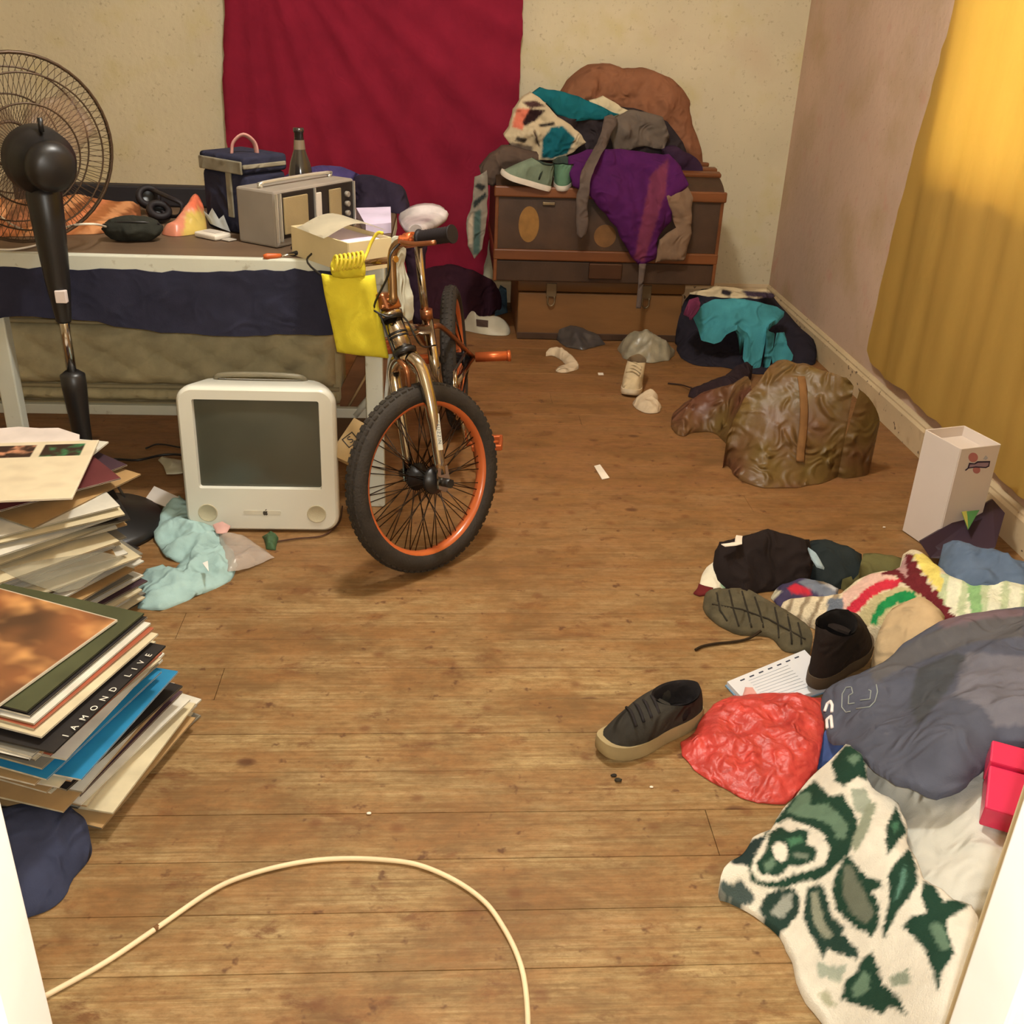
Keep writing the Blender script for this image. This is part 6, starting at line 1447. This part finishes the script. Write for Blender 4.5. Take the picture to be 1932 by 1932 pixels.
# ---- green floral towel
TW = [(1595, 1403, .13), (1614, 1412, .14), (1634, 1428, .15), (1637, 1472, .15), (1664, 1496, .15), (1691, 1516, .155), (1719, 1595, .17), (1741, 1659, .185), (1776, 1681, .20), (1797, 1700, .20), (1832, 1706, .205), (1850, 1760, .205), (1830, 1840, .20), (1800, 1920, .19), (1790, 1990, .18), (1680, 1990, .10), (1590, 1990, .03), (1557, 1918, .02), (1523, 1874, .02), (1504, 1839, .02), (1497, 1801, .02), (1486, 1778, .02), (1475, 1760, .015), (1424, 1722, .01), (1383, 1698, .01), (1362, 1684, .02), (1359, 1660, .03), (1364, 1645, .04), (1378, 1626, .045), (1424, 1584, .04), (1453, 1567, .035), (1463, 1544, .035), (1510, 1491, .06), (1558, 1443, .10)]
def c8(L_): return [(1320+p[0]/3.157, 1380+p[1]/3.157) for p in L_]
DG, MG, CRM = (36, 62, 48), (98, 122, 100), (220, 212, 194)
FLORAL = [
    (c8([(780, 190), (860, 90), (900, 80), (990, 150), (1000, 290), (940, 270), (860, 325), (810, 300), (800, 240)]), DG), (c8([(880, 150), (920, 135), (960, 150), (920, 200), (890, 180)]), MG),
    (c8([(440, 540), (560, 390), (690, 290), (740, 350), (780, 385), (850, 370), (910, 470), (940, 540), (930, 640), (880, 740), (790, 820), (720, 880), (600, 900), (500, 935), (380, 930), (300, 890), (290, 800), (330, 690), (400, 590)]), DG),
    (c8([(520, 480), (600, 370), (660, 360), (660, 440), (760, 430), (840, 500), (880, 560), (870, 640), (820, 640), (780, 560), (700, 520), (600, 510)]), MG),
    (c8([(430, 560), (530, 520), (640, 560), (740, 610), (775, 700), (750, 790), (650, 830), (560, 850), (460, 895), (350, 890), (305, 830), (330, 740), (400, 620)]), CRM),
    (c8([(410, 610), (480, 565), (540, 600), (580, 580), (650, 590), (640, 670), (700, 700), (690, 770), (600, 800), (540, 800), (470, 865), (360, 850), (330, 790), (380, 730), (400, 680)]), DG),
    (c8([(520, 640), (600, 620), (620, 650), (540, 690)]), (70, 110, 82)), (c8([(560, 720), (650, 730), (640, 760), (560, 750)]), (110, 120, 104)), (c8([(380, 790), (440, 750), (450, 800), (400, 840)]), MG),
    (c8([(430, 690), (460, 655), (510, 665), (530, 730), (500, 780), (450, 760)]), CRM),
    (c8([(180, 770), (230, 700), (330, 640), (400, 620), (340, 720), (290, 800), (200, 790)]), (40, 54, 52)),
    (c8([(120, 900), (150, 890), (200, 915), (240, 880), (330, 980), (310, 1030), (250, 1040), (180, 1010), (120, 950)]), (70, 82, 78)),
    (c8([(350, 1060), (400, 970), (480, 940), (570, 930), (600, 1010), (590, 1090), (520, 1170), (480, 1200), (400, 1140)]), (42, 60, 52)), (c8([(420, 1080), (500, 980), (550, 960), (550, 1050), (480, 1120)]), (150, 152, 140)),
    (c8([(640, 930), (700, 910), (740, 920), (760, 1000), (790, 1110), (860, 1160), (850, 1200), (950, 1310), (940, 1360), (840, 1330), (760, 1290), (740, 1360), (700, 1280), (640, 1170), (615, 1100)]), (40, 62, 52)), (c8([(660, 960), (700, 960), (740, 1130), (800, 1230), (740, 1230), (680, 1140)]), (140, 142, 122)),
    (c8([(800, 870), (860, 760), (890, 740), (930, 790), (980, 860), (1080, 890), (1080, 930), (1020, 950), (1060, 1000), (1075, 1100), (1060, 1180), (1020, 1230), (990, 1190), (940, 1180), (860, 1110), (810, 1060), (790, 960)]), DG), (c8([(860, 800), (900, 790), (940, 880), (980, 950), (1040, 1080), (1000, 1150), (900, 1080), (850, 960)]), (104, 108, 92)),
    (c8([(1110, 570), (1170, 440), (1200, 520), (1240, 600), (1180, 660), (1120, 740), (1110, 650)]), DG), (c8([(1140, 560), (1180, 530), (1190, 570), (1160, 610)]), (70, 110, 84)),
    (c8([(1120, 860), (1160, 790), (1250, 690), (1290, 800), (1300, 900), (1260, 980), (1190, 1060), (1130, 1170), (1100, 1250), (1090, 1180), (1120, 1050), (1130, 950)]), DG), (c8([(1210, 820), (1230, 790), (1220, 900), (1180, 1000), (1160, 1010), (1190, 900)]), (92, 130, 112)),
    (c8([(1330, 890), (1400, 920), (1450, 1010), (1520, 1000), (1610, 1030), (1540, 1080), (1470, 1120), (1480, 1200), (1520, 1320), (1440, 1440), (1420, 1560), (1380, 1400), (1340, 1300), (1210, 1160), (1260, 1100), (1350, 1080), (1320, 990)]), DG), (c8([(1360, 1160), (1420, 1130), (1470, 1200), (1490, 1290), (1440, 1310), (1400, 1230)]), MG),
    (c8([(840, 1590), (870, 1480), (930, 1440), (960, 1360), (1030, 1310), (1060, 1400), (1090, 1500), (1180, 1580), (1240, 1700), (1180, 1660), (1120, 1640), (1090, 1690), (1000, 1650), (900, 1620)]), DG), (c8([(900, 1540), (980, 1420), (1010, 1450), (1010, 1540), (930, 1590)]), MG),
    (c8([(1120, 1470), (1240, 1410), (1260, 1500), (1160, 1520)]), (140, 148, 128)), (c8([(900, 340), (990, 340), (1030, 440), (990, 500), (920, 470)]), (152, 158, 140)), (c8([(1000, 430), (1060, 420), (1000, 600), (930, 720), (900, 680), (940, 560)]), (140, 146, 124)),
    (c8([(700, 1370), (780, 1400), (880, 1390), (840, 1500), (780, 1480), (700, 1450)]), (160, 166, 148)), (c8([(700, 1560), (760, 1540), (820, 1640), (760, 1640)]), (168, 166, 140)),
    (c8([(580, 1480), (620, 1560), (700, 1680), (780, 1780), (640, 1780), (580, 1640)]), (46, 66, 58))]
def towelcol(px, cs):
    # ragged edges of the woven design
    j = np.array([(mnoise.noise(Vector((p[0]*0.16, p[1]*0.16, 1)))*3.2, mnoise.noise(Vector((p[0]*0.16, p[1]*0.16, 7)))*3.2) for p in px])
    acc = np.zeros_like(cs)
    for dx, dy in ((0, 0), (2.2, 1), (-2.2, -1), (1, -2.2), (-1, 2.2)):
        c_ = cs.copy(); q = px+j+np.array([dx, dy])
        for pp, c in FLORAL: c_[inpoly(np.array(pp, float), q)] = lin(c)
        acc += c_
    return acc/5
tw = heapZ('floral_towel', TW, mat('terry_towel', (200, 200, 200), rough=0.95, attr=True, var=0.06, vscale=40, bump=0.7, bscale=420, bdist=0.002, spec=0.1), 'white towel with dark green flowers and leaves by the right door post', 'towel', crease=(0.003, 6), step=0.0034, dome=0.018, dome_w=0.05, nz=(0.007, 8), base_col=CRM, colfn=towelcol, seed=65, smooth=2)
# ---- red plastic bag
heapZ('red_plastic_bag', [(1281, 1402, .004), (1308, 1382, .012), (1325, 1356, .02), (1342, 1330, .025), (1382, 1312, .03), (1440, 1307, .035), (1500, 1309, .04), (1545, 1314, .045), (1557, 1340, .05), (1553, 1400, .04), (1541, 1440, .03), (1516, 1480, .015), (1482, 1516, .004), (1430, 1516, .003), (1398, 1502, .003), (1350, 1477, .003), (1308, 1450, .003), (1288, 1426, .003)],
      mat('red_polythene', (186, 62, 54), rough=0.42, var=0.2, vscale=22, spec=0.45, bump=0.5, bscale=70, bdist=0.005, wr=0.8, wscale=22, wdist=0.01), 'crumpled red plastic bag beside the black sneaker', 'plastic bag', step=0.005, dome=0.016, dome_w=0.05, nz=(0.005, 14), crease=(0.011, 20), seed=66)
# ---- notebook
t = thing('notebook', 'open white notebook with blue cover under the black boot', 'notebook', at(1460, 1290, z=0))
N4 = [at(1372, 1286, z=0.012), at(1518, 1226, z=0.012), at(1580, 1292, z=0.012), at(1422, 1340, z=0.012)]
def slab(P, th, m, nm, par):
    bm = BM(); f = [bm.verts.new(p) for p in P]; b = [bm.verts.new(p-Vector((0, 0, th))) for p in P]; bm.faces.new(f); bm.faces.new(b[::-1])
    for k in range(len(P)): bm.faces.new((f[k], f[(k+1) % len(P)], b[(k+1) % len(P)], b[k]))
    return obj(nm, bm, m, par)
slab(N4, 0.009, mat('ruled_paper', (214, 214, 216), rough=0.8, var=0.03), 'pages', t)
ctr = sum(N4, Vector())/4
slab([p+(p-ctr)*0.03-Vector((0, 0, 0.0092)) for p in N4], 0.0025, mat('blue_cover', (116, 148, 172), rough=0.4), 'cover', t)
for k in range(7):
    f = 0.15+0.7*k/6; p = N4[0]+(N4[1]-N4[0])*f+(ctr-(N4[0]+N4[1])/2)*0.22; d = (N4[1]-N4[0]).normalized()
    bm = BM(); tube(bm, [p-d*0.006+Vector((0, 0, 0.0006)), p+d*0.006+Vector((0, 0, 0.0006))], 0.0016, 6); obj('ink_mark', bm, mat('ink', (70, 74, 90)), t)
for k in range(9):
    f = 0.2+0.08*k; a = N4[0]+(N4[3]-N4[0])*f; b = N4[1]+(N4[2]-N4[1])*f
    bm = BM(); tube(bm, [a*0.8+b*0.2+Vector((0, 0, 0.0003)), a*0.3+b*0.7+Vector((0, 0, 0.0003))], 0.0005, 4); obj('ruled_line', bm, mat('rule_blue', (168, 176, 190)), t)
sheetZ('pink_scrap', [(1398, 1312, .02), (1404, 1298, .03), (1420, 1296, .032), (1428, 1308, .03), (1412, 1316, .02)], mat('pinkish_tissue', (206, 150, 140), rough=0.7), 'small pink scrap on the notebook edge', 'scrap', step=0.005, dome=0.004, nz=(0.004, 30), thick=0.002)
# ---- boots
def tread(u, v):
    return 0.0035*(1 if math.sin(u*120+v*50+2*math.sin(v*70)) > -0.2 else -1)+0.002*math.sin(v*130)
b1 = heapZ('upturned_boot', [(1330, 1142, .012), (1336, 1120, .03), (1362, 1110, .045), (1396, 1110, .05), (1432, 1124, .05), (1470, 1144, .05), (1502, 1164, .05), (1526, 1186, .05), (1532, 1206, .04), (1522, 1224, .012), (1490, 1228, .008), (1466, 1214, .008), (1446, 1194, .010), (1400, 1194, .010), (1366, 1180, .010), (1342, 1162, .010)],
           mat('muddy_sole', (80, 72, 52), rough=0.85, var=0.25, vscale=25, bump=0.5, bscale=80), 'muddy boot lying upside down with its tread up', 'boot', dome=0.012, dome_w=0.02, step=0.0042, crease=None, nz=(0.003, 20), extra=tread, smooth=3, seed=67)
for ln in ([(1352, 1118), (1358, 1150), (1372, 1172)], [(1376, 1114), (1384, 1150), (1394, 1182)], [(1400, 1116), (1410, 1150), (1418, 1184)], [(1424, 1126), (1434, 1156), (1440, 1184)], [(1462, 1146), (1468, 1176), (1470, 1204)], [(1486, 1160), (1492, 1190), (1494, 1216)], [(1506, 1174), (1512, 1200), (1512, 1216)], [(1344, 1140), (1400, 1150), (1450, 1168), (1520, 1206)]):
    strokes('tread_groove', b1, [ln], 0.0022, mat('groove_dirt', (44, 38, 28), rough=0.9), off=0.0004)
bm = BM()
tube(bm, catmull(PZ([(1312, 1226, .004), (1326, 1219, .004), (1352, 1214, .004), (1390, 1210, .004), (1416, 1203, .006), (1436, 1190, .02)]), 6), 0.0032, 6); obj('boot_lace', bm, cloth_mat('dark_lace', (52, 40, 26)), b1, smooth=True)
t = shoe_on('black_boot', 'black leather boot with a scuffed heel standing on the notebook', at(1530, 1300, z=0.022), at(1612, 1226, z=0.03), L=0.23, W=0.115, up=(40, 32, 28), sole=(78, 64, 48), sole_h=0.03, collar=0.115, toe=0.07, lace=(66, 52, 40), lining=(24, 20, 18), cat='boot')
# ---- black sneaker
t = shoe_on('black_sneaker', 'black sneaker with a cream sole lying alone on the floor', at(1322, 1352, z=0.001), at(1143, 1424, z=0.001), L=0.262, W=0.105, up=(54, 50, 44), sole=(156, 138, 100), sole_h=0.032, collar=0.062, toe=0.046, lace=(44, 40, 40), lining=(34, 30, 30))
# ================================================================== odds and ends on the floor
# ---- light blue cloth, plastic bag, papers by the computer
sheetZ('light_blue_cloth', [(315, 947, .02), (337, 934, .03), (356, 950, .03), (360, 984, .02), (391, 987, .02), (411, 1005, .015), (440, 1040, .01), (453, 1068, .004), (435, 1094, .004), (399, 1112, .004), (344, 1134, .004), (304, 1151, .004), (262, 1144, .004), (265, 1090, .004), (275, 1074, .006), (308, 1066, .006), (332, 1078, .004), (338, 1058, .006), (313, 1050, .008), (294, 1024, .012), (290, 1002, .015), (304, 973, .02)],
       cloth_mat('light_blue_cotton', (156, 184, 180)), 'crumpled light blue cloth on the floor beside the computer', 'cloth', step=0.008, dome=0.014, dome_w=0.04, nz=(0.010, 12), crease=(0.020, 13), thick=0.006, seed=71)
sheetZ('clear_plastic_bag', [(412, 1010, .012), (440, 1004, .02), (468, 1014, .015), (500, 1036, .008), (518, 1050, .004), (492, 1062, .004), (470, 1072, .006), (428, 1080, .014), (411, 1044, .016)],
       mat('clear_pink_film', (206, 190, 176), rough=0.18, alpha=0.4, spec=0.7), 'crumpled clear plastic bag in front of the computer', 'plastic bag', step=0.008, dome=0.018, dome_w=0.03, nz=(0.006, 22), crease=(0.008, 20), thick=0.001, seed=72)
sheetZ('pink_paper', [(400, 990, .035), (420, 984, .04), (436, 994, .035), (428, 1006, .03), (408, 1004, .03)], mat('pink_paper', (206, 160, 150), rough=0.8), 'small pink paper lying against the computer base', 'paper', step=0.006, dome=0.004, nz=(0.004, 30), thick=0.002)
def card(name, pts, m, label, cat, z=0.003, th=0.002, **k):
    P = PZ([(p[0], p[1], p[2] if len(p) > 2 else z) for p in pts]); o = slab(P, th, m, name, None); tag(o, label, cat); return o
m_pap = mat('white_paper', (216, 206, 196), rough=0.8, var=0.04)
card('folded_card', [(274, 941, .02), (291, 917, .02), (338, 938, .035), (319, 958, .03)], m_pap, 'white folded card lying near the fan base', 'card')
sheetZ('torn_paper', [(298, 868, .004), (306, 862, .01), (345, 868, .01), (346, 892, .008), (314, 893, .01), (308, 878, .006)], mat('offwhite_paper', (196, 190, 164), rough=0.8), 'torn off white paper left of the computer', 'paper', step=0.008, dome=0.01, nz=(0.006, 24), thick=0.0015, smooth=0, seed=73)
card('paper_chip', [(382, 1062, .06), (392, 1058, .062), (394, 1078, .058)], mat('bright_paper', (240, 236, 228)), 'tiny white paper triangle on the light blue cloth', 'paper', th=0.001)
heapZ('green_leafy_scrap', [(494, 1012, .002), (510, 1006, .01), (524, 1014, .01), (520, 1036, .002), (500, 1034, .002)], mat('green_scrap', (62, 88, 56), rough=0.6), 'small green plastic scrap in front of the computer', 'scrap', step=0.005, dome=0.012, dome_w=0.01, nz=(0.006, 40), seed=74)
bm = BM(); tube(bm, catmull(PZ([(520, 1022, .004), (560, 1016, .004), (610, 1010, .004), (640, 985, .004), (646, 955, .004)]), 6), 0.0022, 6); o = obj('thin_brown_wire', bm, mat('brown_wire', (74, 48, 36)), smooth=True); tag(o, 'thin brown wire curling at the computer base', 'wire')
bm = BM(); tube(bm, catmull(PZ([(275, 846, .004), (300, 838, .004), (345, 845, .004)]), 6), 0.003, 6); o = obj('dark_wire', bm, m_blk, smooth=True); tag(o, 'short dark wire on the floor under the table', 'wire')
# ---- white cable in the foreground
bm = BM(); wc = [(60, 1892), (100, 1871), (200, 1815), (300, 1748), (400, 1680), (470, 1650), (560, 1628), (640, 1620), (720, 1622), (790, 1632), (860, 1662), (915, 1702), (950, 1750), (976, 1802), (990, 1855), (996, 1932), (990, 2010)]
tube(bm, catmull(PZ(wc, 0.0045), 8), 0.0042, 10); t = obj('white_cable', bm, mat('cream_cable', (232, 208, 168), rough=0.5), smooth=True); tag(t, 'cream white cable looping across the floor in the foreground', 'cable')
bm = BM(); a = at(291, 1754, z=0.0045); b = at(299, 1748, z=0.0045); tube(bm, [a, b], 0.0046, 10); obj('taped_break', bm, mat('brown_tape', (120, 84, 50)), t)
# ---- by the trunks
heapZ('maroon_heap', [(792, 592, .002), (830, 602, .002), (870, 602, .002), (920, 596, .002), (946, 578, .03), (944, 552, .10), (928, 528, .16), (892, 510, .20), (850, 500, .21), (806, 506, .19), (782, 530, .13), (778, 572, .03)], cloth_mat('dark_maroon_cloth', (54, 28, 38)), 'dark maroon clothes heaped left of the trunks', 'clothes', step=0.02, dome=0.06, dome_w=0.1, nz=(0.025, 7), folds=[(0.012, 6, 0.8, 1.4)], smooth=3, seed=81)
heapZ('blue_rag', [(934, 596, .002), (936, 560, .05), (944, 538, .09), (956, 545, .08), (957, 590, .002)], cloth_mat('slate_blue_cloth', (70, 92, 108)), 'slate blue cloth wedged between the maroon heap and trunk', 'cloth', step=0.014, dome=0.015, nz=(0.01, 12), seed=82)
o = heapZ('white_plastic_base', [(870, 622, .002), (910, 630, .002), (940, 633, .002), (958, 632, .002), (962, 618, .02), (950, 603, .05), (930, 598, .06), (902, 600, .06), (897, 590, .09), (889, 588, .09), (880, 602, .05)], mat('offwhite_moulding', (178, 170, 150), rough=0.4), 'off white plastic appliance base on the floor by the trunk', 'appliance', step=0.01, dome=0.012, dome_w=0.02, nz=(0.001, 9), smooth=3, seed=83)
lbl = [hit(o, *p, 0.002) for p in ((898, 602), (921, 605), (921, 618), (899, 615))]
if all(v is not None for v in lbl):
    bm = BM(); f = [bm.verts.new(p) for p in lbl]; bm.faces.new(f); bmesh.ops.solidify(bm, geom=list(bm.faces), thickness=0.001); obj('dark_label', bm, mat('brown_print', (98, 76, 66)), o)
heapZ('dark_plastic_bag', [(1050, 640, .002), (1056, 622, .05), (1075, 614, .07), (1100, 618, .07), (1128, 632, .04), (1140, 650, .002), (1100, 660, .002), (1066, 654, .002)], mat('smoky_polythene', (74, 68, 66), rough=0.25, var=0.2, vscale=30, spec=0.6, alpha=0.8), 'smoky plastic bag lying against the lower trunk', 'plastic bag', step=0.01, dome=0.02, nz=(0.008, 16), crease=(0.016, 14), seed=84)
heapZ('grey_crumpled_bag', [(1166, 658, .002), (1176, 640, .05), (1196, 626, .09), (1226, 628, .09), (1252, 640, .08), (1272, 662, .02), (1262, 680, .002), (1228, 684, .002), (1200, 684, .002), (1176, 676, .002)], mat('grey_polythene', (138, 130, 110), rough=0.3, var=0.25, vscale=24, spec=0.6), 'crumpled grey plastic bag in front of the lower trunk', 'plastic bag', step=0.009, dome=0.03, dome_w=0.04, nz=(0.010, 14), crease=(0.024, 14), seed=85)
m_sock = cloth_mat('white_sock_cotton', (196, 176, 148))
heapZ('white_sock', [(1030, 668, .01), (1036, 659, .02), (1052, 658, .025), (1072, 666, .025), (1090, 682, .02), (1088, 698, .003), (1066, 702, .003), (1050, 699, .003), (1056, 690, .006), (1070, 686, .01), (1056, 676, .006), (1040, 670, .004)], m_sock, 'white sock bent in a hook before the lower trunk', 'sock', step=0.007, dome=0.018, dome_w=0.02, nz=(0.004, 20), smooth=3, seed=86)
shoe_on('white_shoe', 'worn white shoe with its toe toward the door', at(1202, 712, z=0.001), at(1184, 750, z=0.001)+Vector((0, -0.02, 0)), L=0.25, W=0.10, up=(190, 170, 136), sole=(206, 188, 158), sole_h=0.022, collar=0.08, toe=0.055, lining=(118, 98, 74), lace=(186, 166, 132))
heapZ('balled_sock', [(1196, 760, .004), (1206, 744, .03), (1224, 738, .035), (1240, 746, .03), (1238, 758, .02), (1248, 768, .006), (1242, 778, .003), (1218, 778, .003), (1200, 770, .003)], m_sock, 'balled white sock beside the white shoe', 'sock', step=0.007, dome=0.018, dome_w=0.02, nz=(0.004, 20), smooth=3, seed=87)
card('white_card', [(1121, 879), (1132, 876), (1150, 901), (1136, 904)], mat('bright_card', (226, 214, 196)), 'small white card alone on the floor behind the bicycle', 'card', z=0.003)
card('white_chip', [(1128, 703), (1138, 703), (1139, 707), (1129, 707)], mat('bright_card', (226, 214, 196)), 'tiny white chip on the floor near the white sock', 'scrap', z=0.003)
# ---- heap in the corner
heapZ('black_corner_heap', [(1276, 640, .02), (1284, 590, .13), (1300, 556, .20), (1340, 545, .24), (1400, 548, .24), (1450, 552, .24), (1470, 575, .20), (1500, 610, .14), (1532, 640, .08), (1540, 672, .03), (1520, 690, .003), (1440, 705, .003), (1400, 700, .003), (1360, 692, .003), (1310, 688, .003), (1284, 672, .003)], cloth_mat('blue_black_cloth', (40, 36, 44)), 'blue black clothes heaped in the corner of the room', 'clothes', step=0.018, dome=0.02, dome_w=0.08, crease=(0.012, 6), nz=(0.012, 7), folds=[(0.006, 6, 0.4, 1.5)], smooth=3, seed=91)
sheetZ('pink_print_cloth', [(1290, 592, .20), (1300, 566, .26), (1318, 560, .27), (1322, 580, .26), (1306, 602, .22)], cloth_mat('pink_black_print', (104, 44, 70)), 'dark pink printed cloth at the left of the corner heap', 'cloth', step=0.008, dome=0.006, nz=(0.006, 18), seed=92)
sheetZ('cream_print_cloth', [(1300, 552, .25), (1330, 546, .27), (1352, 540, .28), (1385, 543, .285), (1418, 548, .28), (1450, 546, .27), (1462, 558, .26), (1430, 562, .275), (1395, 560, .28), (1350, 558, .275)], m_vc, 'cream and black printed cloth at the back of the corner heap', 'cloth', step=0.008, dome=0.006, nz=(0.006, 18), base_col=(200, 184, 150), seed=93, paint=[([(1362, 545), (1382, 550), (1376, 560), (1360, 554)], (40, 34, 40)), ([(1398, 548), (1462, 552), (1462, 562), (1410, 560)], (62, 50, 66))])
sheetZ('turquoise_tshirt', [(1308, 592, .21), (1325, 574, .25), (1350, 564, .27), (1385, 562, .275), (1430, 570, .265), (1465, 578, .24), (1478, 588, .22), (1465, 602, .205), (1448, 610, .20), (1446, 624, .185), (1480, 626, .15), (1486, 648, .12), (1496, 668, .08), (1484, 680, .05), (1440, 684, .035), (1412, 690, .03), (1408, 676, .06), (1398, 660, .09), (1404, 640, .13), (1410, 628, .16), (1392, 614, .20), (1374, 622, .17), (1362, 634, .14), (1346, 640, .12), (1322, 634, .12), (1316, 612, .17)],
       cloth_mat('turquoise_jersey', (66, 138, 148)), 'turquoise shirt spread over the dark corner heap', 'shirt', step=0.010, dome=0.03, dome_w=0.05, crease=(0.010, 8), nz=(0.008, 12), folds=[(0.005, 9, 1.0, 1.4)], thick=0.02, seed=94)
heapZ('dark_sleeve', [(1298, 748, .003), (1302, 734, .02), (1330, 722, .03), (1362, 712, .04), (1392, 690, .05), (1420, 690, .05), (1412, 712, .04), (1380, 728, .03), (1340, 742, .01), (1314, 752, .003)], cloth_mat('dusky_cloth', (48, 36, 40)), 'dark sleeve trailing from the corner heap to the brown bag', 'sleeve', step=0.01, dome=0.02, dome_w=0.03, nz=(0.008, 14), seed=95)
bm = BM(); tube(bm, catmull(PZ([(1260, 723, .004), (1285, 726, .006), (1305, 732, .02)]), 5), 0.003, 6); o = obj('dark_twig', bm, mat('twig', (54, 36, 28)), smooth=True); tag(o, 'thin dark cord end left of the trailing sleeve', 'cord')
# ---- brown travel bag
m_bag = mat('brown_olive_nylon', (104, 84, 40), rough=0.45, var=0.3, vscale=5, rgb2=(98, 60, 42), spec=0.4, bump=0.3, bscale=60, bdist=0.004, wr=1.0, wscale=12, wdist=0.03)
t = thing('brown_travel_bag', 'crumpled brown and olive nylon travel bag on the floor', 'bag', at(1490, 915, z=0))
relief('bag_body', PZ([(1374, 862, .03), (1370, 840, .08), (1376, 812, .12), (1392, 782, .17), (1410, 745, .22), (1440, 712, .27), (1460, 684, .30), (1480, 680, .31), (1530, 690, .32), (1582, 708, .32), (1622, 732, .30), (1648, 760, .25), (1658, 790, .19), (1650, 820, .12), (1630, 850, .05), (1600, 882, .005), (1560, 908, .003), (1500, 918, .003), (1440, 918, .003), (1396, 904, .003), (1378, 884, .005)]), m_bag, 'z', base=0.001, step=0.009, dome=0.07, dome_w=0.25, nz=(0.02, 6), crease=(0.030, 9), smooth=3, seed=96, parent=t)
relief('bag_flap', PZ([(1268, 800, .01), (1270, 780, .03), (1290, 760, .06), (1330, 742, .10), (1380, 724, .16), (1412, 710, .20), (1420, 760, .18), (1400, 810, .10), (1370, 826, .02), (1340, 812, .006), (1310, 806, .02), (1290, 822, .004), (1274, 816, .003)]), m_bag, 'z', base=0.001, step=0.011, dome=0.03, dome_w=0.08, nz=(0.012, 8), crease=(0.016, 11), smooth=3, seed=97, parent=t)
bb = [o for o in t.children if o.name.startswith('bag_body')][0]
sp = [hit(bb, x, y, 0.006) for x, y in ((1512, 712), (1516, 740), (1517, 780), (1514, 820), (1510, 850), (1508, 872))]; sp = [p for p in sp if p is not None]
bm = BM(); tube(bm, catmull(sp, 5), 0.014, 8, flat=0.35); obj('webbing_strap', bm, cloth_mat('brown_webbing', (126, 90, 54)), t, smooth=True)

# ---- crumbs on the floor
for (x, y, r, c, lb) in ((1158, 1464, 0.004, (40, 34, 26), 'dark crumb on the floor below the black sneaker'), (1166, 1473, 0.005, (46, 40, 26), 'larger dark crumb below the black sneaker'), (1229, 1485, 0.0025, (232, 222, 200), 'white crumb on the floor below the red bag'),
                        (1668, 995, 0.003, (214, 196, 176), 'white crumb on the floor left of the white carton'), (696, 1535, 0.003, (236, 226, 206), 'white crumb beside a dark knot above the cable')):
    bm = BM(); c_ = at(x, y, z=0.001); blob(bm, (c_.x, c_.y, r*0.6), (r*1.5, r, r*0.7), 2, 0.3, 3.0, x % 7, flat=0.0005); o = obj('crumb', bm, mat('crumb_%d' % c[0], c)); tag(o, lb, 'crumb', 'crumbs on the floor')
